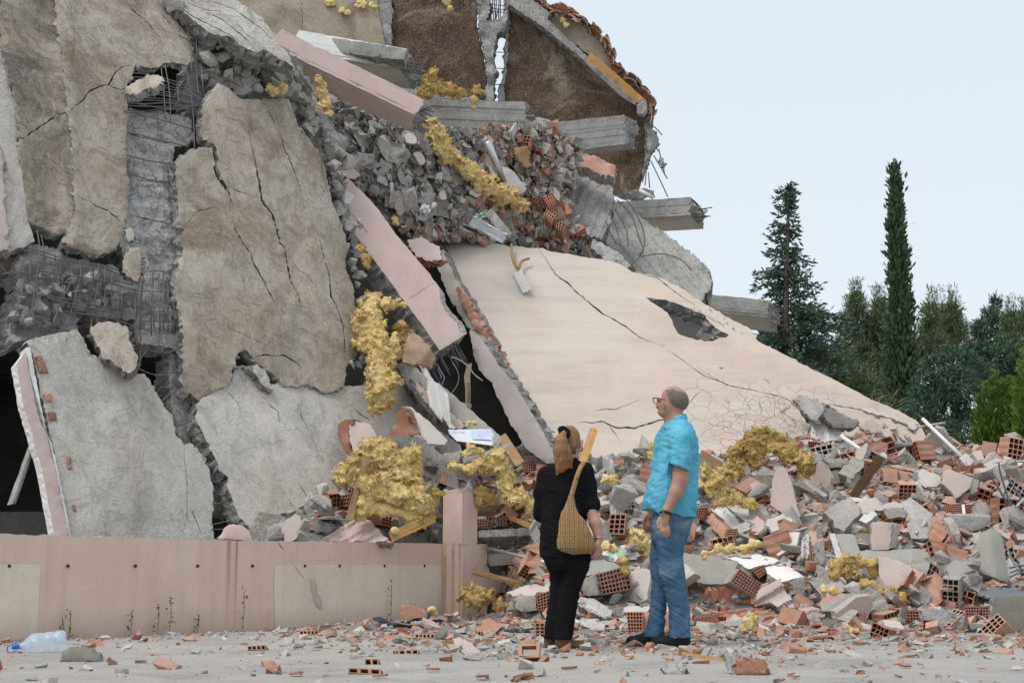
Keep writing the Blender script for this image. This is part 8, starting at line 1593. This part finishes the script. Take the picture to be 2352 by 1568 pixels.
# sheer curtain, poster, sign and strap at the dark opening
MT['sheer'] = M('sheer_curtain', (.72, .71, .69), (.62, .61, .59), 6.0, rough=.9, bump=.2, fine=.05, stretch=(1, 1, .1)); MT['sheer'].node_tree.nodes['Principled BSDF'].inputs['Alpha'].default_value = .8
plate('sheer_curtain', Z(13, [(200, 420), (265, 365), (300, 480), (350, 580), (450, 660), (550, 770), (570, 1000), (575, 1100), (640, 1185), (560, 1190), (520, 1100), (480, 1050), (470, 1100), (400, 1020), (330, 930), (290, 740), (290, 600), (230, 500)]), PLN(*Z1(13, 420, 750), 15.25, (-.1, -.95, .25)), .004, (MT['sheer'], MT['sheer']), 'white sheer curtain hanging out of the dark opening', 'curtain', step=4, jag=.8, relief=.01, rough=0, bev=0, shape=lambda x, y: .03 * math.sin(x * .34 - y * .06))
def poster_extra(N, L, c, mix, rng_, nz, tc, b): return mix(rng_(nz(9, 4, .6), .45, .6), c, (.55, .62, .76))
pst = plate('printed_poster', Z(13, [(545, 1192), (820, 1188), (1050, 1190), (1090, 1260), (1075, 1385), (880, 1360), (650, 1330), (560, 1240)]), PLN(*Z1(13, 800, 1280), 15.05, (-.05, -.85, .5)), .004, (M('pale_blue_print', (.56, .64, .80), (.66, .73, .85), 4.0, rough=.4, bump=.05, fine=.03), MT['white']), 'torn pale blue printed poster lying below the dark opening', 'poster', step=12, jag=.7, relief=.01, rough=0, bev=0)
plate('printed_picture', Z(13, [(822, 1196), (1045, 1198), (1075, 1260), (1065, 1318), (840, 1305)]), PLN(*Z1(13, 800, 1280), 15.035, (-.05, -.85, .5)), .002, (M('cloudy_print', (.40, .47, .64), (.62, .68, .80), 6.0, rough=.4, bump=0, fine=.03), MT['white']), parent=pst, step=12, jag=.4, relief=.0, rough=0, bev=0)
plate('white_border', Z(13, [(640, 1305), (840, 1318), (1075, 1335), (1073, 1383), (880, 1358), (655, 1328)]), PLN(*Z1(13, 800, 1280), 15.035, (-.05, -.85, .5)), .002, (MT['white'], MT['white']), parent=pst, step=12, jag=.4, relief=.0, rough=0, bev=0)
LP = PLN(*Z1(13, 800, 1280), 15.03, (-.05, -.85, .5))
for q in ([(560, 1192), (572, 1192), (572, 1200), (560, 1200)], [(596, 1190), (612, 1190), (614, 1202), (630, 1206), (640, 1198), (652, 1200), (640, 1214), (615, 1214), (600, 1206)], [(664, 1190), (676, 1190), (676, 1210), (664, 1210)], [(690, 1192), (704, 1190), (712, 1202), (726, 1190), (738, 1190), (716, 1214), (706, 1214)]):
    plate('cropped_letter', Z(13, q), LP, .002, (MT['white'], MT['white']), parent=pst, step=20, jag=0, relief=0, rough=0, bev=0)
sg = plate('dark_sign', Z(13, [(365, 500), (410, 410), (505, 572), (472, 662)]), PLN(*Z1(13, 440, 540), 15.5, (.4, -.9, .1)), .02, (M('dark_navy_sign', (.02, .022, .05), (.015, .016, .035), 4.0, rough=.4, bump=0), MT['dust']), 'small dark navy sign with pale rim in the dark opening', 'sign', step=10, jag=0, relief=0, rough=0, bev=0)
for q in ([(408, 412), (416, 408), (509, 572), (502, 576)], [(502, 570), (509, 572), (476, 664), (468, 658)], [(420, 470), (426, 468), (445, 510), (440, 512)], [(440, 515), (447, 512), (470, 560), (463, 563)], [(452, 560), (458, 556), (470, 585), (464, 588)]): plate('sign_lettering', Z(13, q), PLN(*Z1(13, 440, 540), 15.48, (.4, -.9, .1)), .004, (MT['dust'], MT['dust']), parent=sg, step=20, jag=0, relief=0, rough=0, bev=0)
stp = plate('printed_strap', Z(13, [(770, 420), (830, 400), (808, 560), (812, 700), (812, 880), (828, 900), (806, 972), (732, 915), (750, 860), (750, 700), (735, 580), (740, 540)]), PLN(*Z1(13, 780, 700), 16.0, (.1, -.98, .1)), .006, (M('beige_strap', (.34, .27, .19), (.27, .21, .15), 4.0, rough=.7, bump=.1), MT['wood']), 'beige lettered strap hanging in the dark opening', 'strap', step=14, jag=0, relief=.01, rough=0, bev=0)
for i, y in enumerate((640, 668, 700, 730, 756, 780, 802, 822, 842, 862, 915, 940)):
    x = 775 + (8 if i % 2 else 0); plate('strap_letter', Z(13, [(x, y), (x + 24 - (i % 3) * 6, y - 2), (x + 22, y + 12 - (i % 2) * 4), (x + 4, y + 13)]), PLN(*Z1(13, 780, 700), 15.98, (.1, -.98, .1)), .003, (MT['rubber'], MT['rubber']), parent=stp, step=20, jag=0, relief=0, rough=0, bev=0)
tube('cable', [at(*Z1(13, *q), 15.7) for q in ((585, 330), (690, 370), (800, 460), (860, 540), (960, 615))], .008, MT['dust'], label='pale cable curving across the dark opening', cat='cable')
tube('cable', [at(*Z1(13, *q), 15.9) for q in ((600, 400), (660, 500), (672, 600), (640, 690), (580, 770))], .005, MT['grey'], label='thin dark cable looping in the dark opening', cat='cable')
# bent rods at the right edge
it = [(14, [(1760, 335), (1830, 270), (1900, 245), (1960, 250)]), (14, [(1760, 340), (1860, 490), (1950, 640), (2010, 740)]), (14, [(1885, 250), (1900, 350), (1950, 520), (2000, 680), (2020, 740)]), (14, [(1970, 400), (2050, 520), (2120, 640), (2156, 720)]), (14, [(2000, 420), (2080, 560), (2150, 660)]), (14, [(2156, 640), (2060, 740), (2050, 760)]), (14, [(2010, 260), (2100, 240), (2200, 240)]), (14, [(2040, 900), (2110, 980), (2180, 1010)]), (14, [(1390, 1410), (1560, 1280), (1665, 1190)]), (14, [(1980, 1210), (2050, 1330), (2090, 1400)]), (14, [(2000, 1380), (2090, 1360), (2180, 1350)]), (14, [(2010, 1430), (2100, 1400), (2190, 1400)]), (14, [(2000, 1480), (2110, 1430), (2190, 1440)])]
root = None
for k, (z, pts) in enumerate(it):
    q0 = Z1(z, *pts[-1]); yb = hitm(min(q0[0], 2350), min(q0[1] + 25, 1440)).y - .25; P_ = [at(*Z1(z, *q), yb) for q in pts]
    if root is None: root = empty('bent_rods', P_[0], 'bundle of bent pale rods and rebar at the right edge of the heap', 'rods')
    V, Fc = tube_vf(P_, .010 if k not in (0, 5, 6, 8) else .014, 6); mk('rod', V, Fc, MT['steelblue'] if k not in (0, 5, 6, 8, 9) else MT['stonelight'], root, smooth=True)
it = [(5, [(1620, 30), (1700, 100), (1770, 220), (1790, 320), (1760, 390)]), (5, [(1640, 90), (1720, 180), (1760, 300), (1780, 370), (1710, 445)]), (5, [(1600, 150), (1640, 250), (1660, 340)]), (5, [(1620, 130), (1690, 250), (1700, 340)]), (5, [(1770, 395), (1880, 380), (1980, 410), (2040, 470)]), (5, [(1580, 200), (1610, 280), (1640, 330)])]
root = None
for z, pts in it:
    P_ = [at(*Z1(z, *q), 20.6) for q in pts]
    if root is None: root = empty('loose_wires', P_[0], 'loose bent wires in front of the board marked slabs', 'wires')
    V, Fc = tube_vf(P_, .009, 5); mk('wire', V, Fc, MT['steel'], root, smooth=True)
b = hitm(*Z1(6, 1720, 860)); plate('plastic_wrap', Z(6, [(1650, 840), (1690, 810), (1740, 812), (1770, 850), (1730, 870), (1680, 875)]), Pl(b + Vector((0, -.15, 0)), (0, -.8, .6)), .03, (M('greenish_wrap', (.42, .55, .45), (.20, .48, .22), 9.0, rough=.3, bump=.6), MT['white']), "crumpled green and white plastic wrap beside the woman's bag", 'wrapper', step=5, relief=.04, rs=8, jag=1.5)
plate('green_rag', Z(5, [(880, 180), (930, 155), (960, 152), (950, 175), (900, 195), (885, 215)]), CHP.off(.3), .03, (plain('green_plastic', (.05, .35, .06), .5), MT['white']), 'bright green rag in the debris above the cream slab', 'rag', step=6, relief=.03, rs=8)
plate('white_bag', Z(5, [(590, 130), (630, 110), (665, 105), (670, 130), (625, 160), (600, 165)]), CHP.off(.3), .06, (MT['white'], MT['white']), 'crumpled white bag on the grey chute stones', 'bag', step=6, relief=.05, rs=8)
plate('white_boulder', Z(4, [(1235, 890), (1290, 870), (1370, 910), (1420, 970), (1450, 1010), (1430, 1040), (1340, 1000), (1330, 970), (1260, 930)]), CHP.off(.28), .2, (MT['plasterw'], MT['plaster']), 'rounded white plaster block behind the grey pipe', 'block', step=8, relief=.03, rs=4)
plate('cardboard_scrap', Z(4, [(1375, 790), (1450, 785), (1472, 820), (1470, 890), (1450, 900), (1400, 850)]), CHP.off(.3), .03, (M('cardboard', (.36, .23, .12), (.29, .18, .09), 4.0, bump=.2), MT['wood']), 'bent cardboard scrap under the stout beam', 'cardboard', step=8, relief=.05, rs=4)
plate('fallen_brickwork', Z(4, [(1660, 840), (1750, 820), (1830, 840), (1925, 885), (1920, 950), (1830, 925), (1700, 880)]), PLN(*Z1(4, 1790, 880), 20.6, (0, -.8, .5)), .2, (MT['brick'], MT['mortar']), 'long broken brick panel below the jutting beam', 'brickwork', step=6, relief=.02, rs=6, shape=lambda x, y: .006 * math.sin(x * .8))
for q, nx, ny, lab in (([(1215, 1085), (1265, 1050), (1290, 1090), (1240, 1130)], 4, 4, 'hollow brick at the end of the sagging wool strip'), ([(1560, 1110), (1610, 1140), (1580, 1190), (1545, 1150)], 4, 3, 'hollow brick below the upright board marked slab'), ([(1590, 1170), (1660, 1200), (1640, 1240), (1600, 1215)], 4, 3, 'hollow brick at the right end of the debris chute'), ([(1540, 1060), (1590, 1030), (1610, 1080), (1570, 1110)], 4, 4, 'hollow brick left of the upright board marked slab')):
    cells_q = Z(4, q); plate('hollow_brick', cells_q, PLN(*Z1(4, *q[0]), 19.7, (-.1, -.9, .4)), .25, (MT['brick'], MT['brick']), lab, 'brick', step=60, jag=.3, relief=.002, rough=.003, holes=cells(cells_q, nx, ny), bev=0)
find_ = lambda t: next(o for o in S.objects if o.get('label') == t)
# dark stains and ash before the wall
for i in range(14):
    x, y = 800 + random.uniform(0, 210), 1425 + random.uniform(-8, 22); p = hitm(x, y); p.z = max(H(p.x, p.y), 0) + .02
    SC.append((put(shard_mesh('blue_black_shard', 300 + i, .22, .12, .015, MT['rubber'] if i % 3 == 0 else M('navy_sheet%d' % i, (.045, .055, .085), (.03, .035, .05), 5.0, rough=.5, bump=.2), MT['rubber']), p, (random.gauss(0, .2), random.gauss(0, .2), random.uniform(0, 6)), 1.0, 'navy plastic shard', 'plastic shard'), 'navy plastic shard', 'plastic shard')); SC.pop()
# ---- grit: what nobody could count
def grit(name, label, n, area, size, mats, seed, zoff=.0, wts=None):
    r = np.random.RandomState(seed); V, Fc, idx = [], [], []; base = np.array(box_vf((-.5, -.5, -.5), (.5, .5, .5))[0]); bf = box_vf((-.5, -.5, -.5), (.5, .5, .5))[1]; k = 0; guard = 0; allv = []
    while k < n and guard < n * 6:
        guard += 1; X, Y = area(r)
        if X is None: continue
        s = size[0] * (size[1] / size[0]) ** (r.rand() ** 2.2); h = H(X, Y)
        v = (base + r.normal(0, .16, (8, 3))) * np.array([s * r.uniform(.6, 1.6), s * r.uniform(.5, 1.1), s * r.uniform(.18, .7)])
        e = np.array(Euler((r.normal(0, .35), r.normal(0, .35), r.uniform(0, 6.28))).to_matrix()); v = v @ e.T + np.array([X, Y, max(h, 0) + zoff + s * .12])
        o = len(allv) * 8; allv.append(v); Fc += [tuple(o + q for q in f) for f in bf]; mi = r.choice(len(mats), p=wts); idx += [mi] * 6; k += 1
    return tag(mk(name, np.concatenate(allv), Fc, mats, recenter=False, idx=idx), label, kind='stuff')
GM = [MT['brick'], MT['bricklight'], MT['stone'], MT['stonelight'], MT['plaster'], MT['plasterw']]
def a_road(r):
    Y = 6.2 + 7.0 * r.rand() ** .65; X = r.uniform(-.40, .40) * Y
    lim = .10 + .9 * sstep((Y - 8.0) / 4.0) * (.10 + .90 * sstep((X + 2.3) / 1.8))
    if r.rand() > lim or (Y > wall_y(X) - .15 and X < -.35): return None, None
    return X, Y
grit('brick_crumbs', 'brick crumbs and grit scattered over the road', 5200, a_road, (.006, .085), GM, 1, wts=[.2, .2, .3, .15, .1, .05])
def a_heap(r):
    X, Y = r.uniform(-.1, 6.8), r.uniform(12.4, 17.6)
    return (X, Y) if H(X, Y) > .0 else (None, None)
grit('heap_fragments', 'small brick and concrete fragments covering the heap', 8500, a_heap, (.02, .15), GM, 2, wts=[.24, .16, .30, .13, .12, .05])
def a_left(r):
    X = r.uniform(-2.3, .1); Y = wall_y(X) + r.uniform(.75, 4); return (X, Y)
grit('wall_fragments', 'small fragments filling the ground behind the wall', 1500, a_left, (.03, .15), GM, 3, wts=[.3, .15, .3, .1, .1, .05])
def a_foot(r):
    X = r.uniform(-3.8, .2); Y = wall_y(X) - abs(r.normal(0, .35)) - .05
    if X < -1.9 and r.rand() < .85: return None, None
    return X, Y
grit('wall_foot_grit', 'grit and brick crumbs along the foot of the low wall', 2200, a_foot, (.008, .05), GM, 4, wts=[.28, .2, .3, .12, .06, .04])
# grit on the chute
r = np.random.RandomState(9); allv, Fc, idx = [], [], []; base, bf = box_vf((-.5, -.5, -.5), (.5, .5, .5)); base = np.array(base); bbx = np.array(chute_px)
while len(allv) < 5200:
    x, y = r.uniform(bbx[:, 0].min(), bbx[:, 0].max()), r.uniform(bbx[:, 1].min(), bbx[:, 1].max())
    if not inpoly(np.array([(x, y)]), chute_px)[0]: continue
    s = .03 * 5 ** (r.rand() ** 2); v = (base + r.normal(0, .15, (8, 3))) * np.array([s * r.uniform(.7, 1.7), s * r.uniform(.6, 1.1), s * r.uniform(.2, .6)]); e = np.array((CHP.n.to_track_quat('Z', 'Y').to_matrix() @ Euler((r.normal(0, .4), r.normal(0, .4), r.uniform(0, 6.28))).to_matrix()))
    p = CHP.hit(x, y) + CHP.n * r.uniform(.02, .2); v = v @ e.T + np.array(p); o = len(allv) * 8; allv.append(v); Fc += [tuple(o + q for q in f) for f in bf]
    red = x > 1090 or y > 520; idx += [r.choice(6, p=[.24, .14, .38, .14, .06, .04] if red else [.03, .02, .72, .15, .05, .03])] * 6
tag(mk('chute_fragments', np.concatenate(allv), Fc, GM, recenter=False, idx=idx), 'small grey and red fragments covering the debris chute', kind='stuff')
finish_labels()
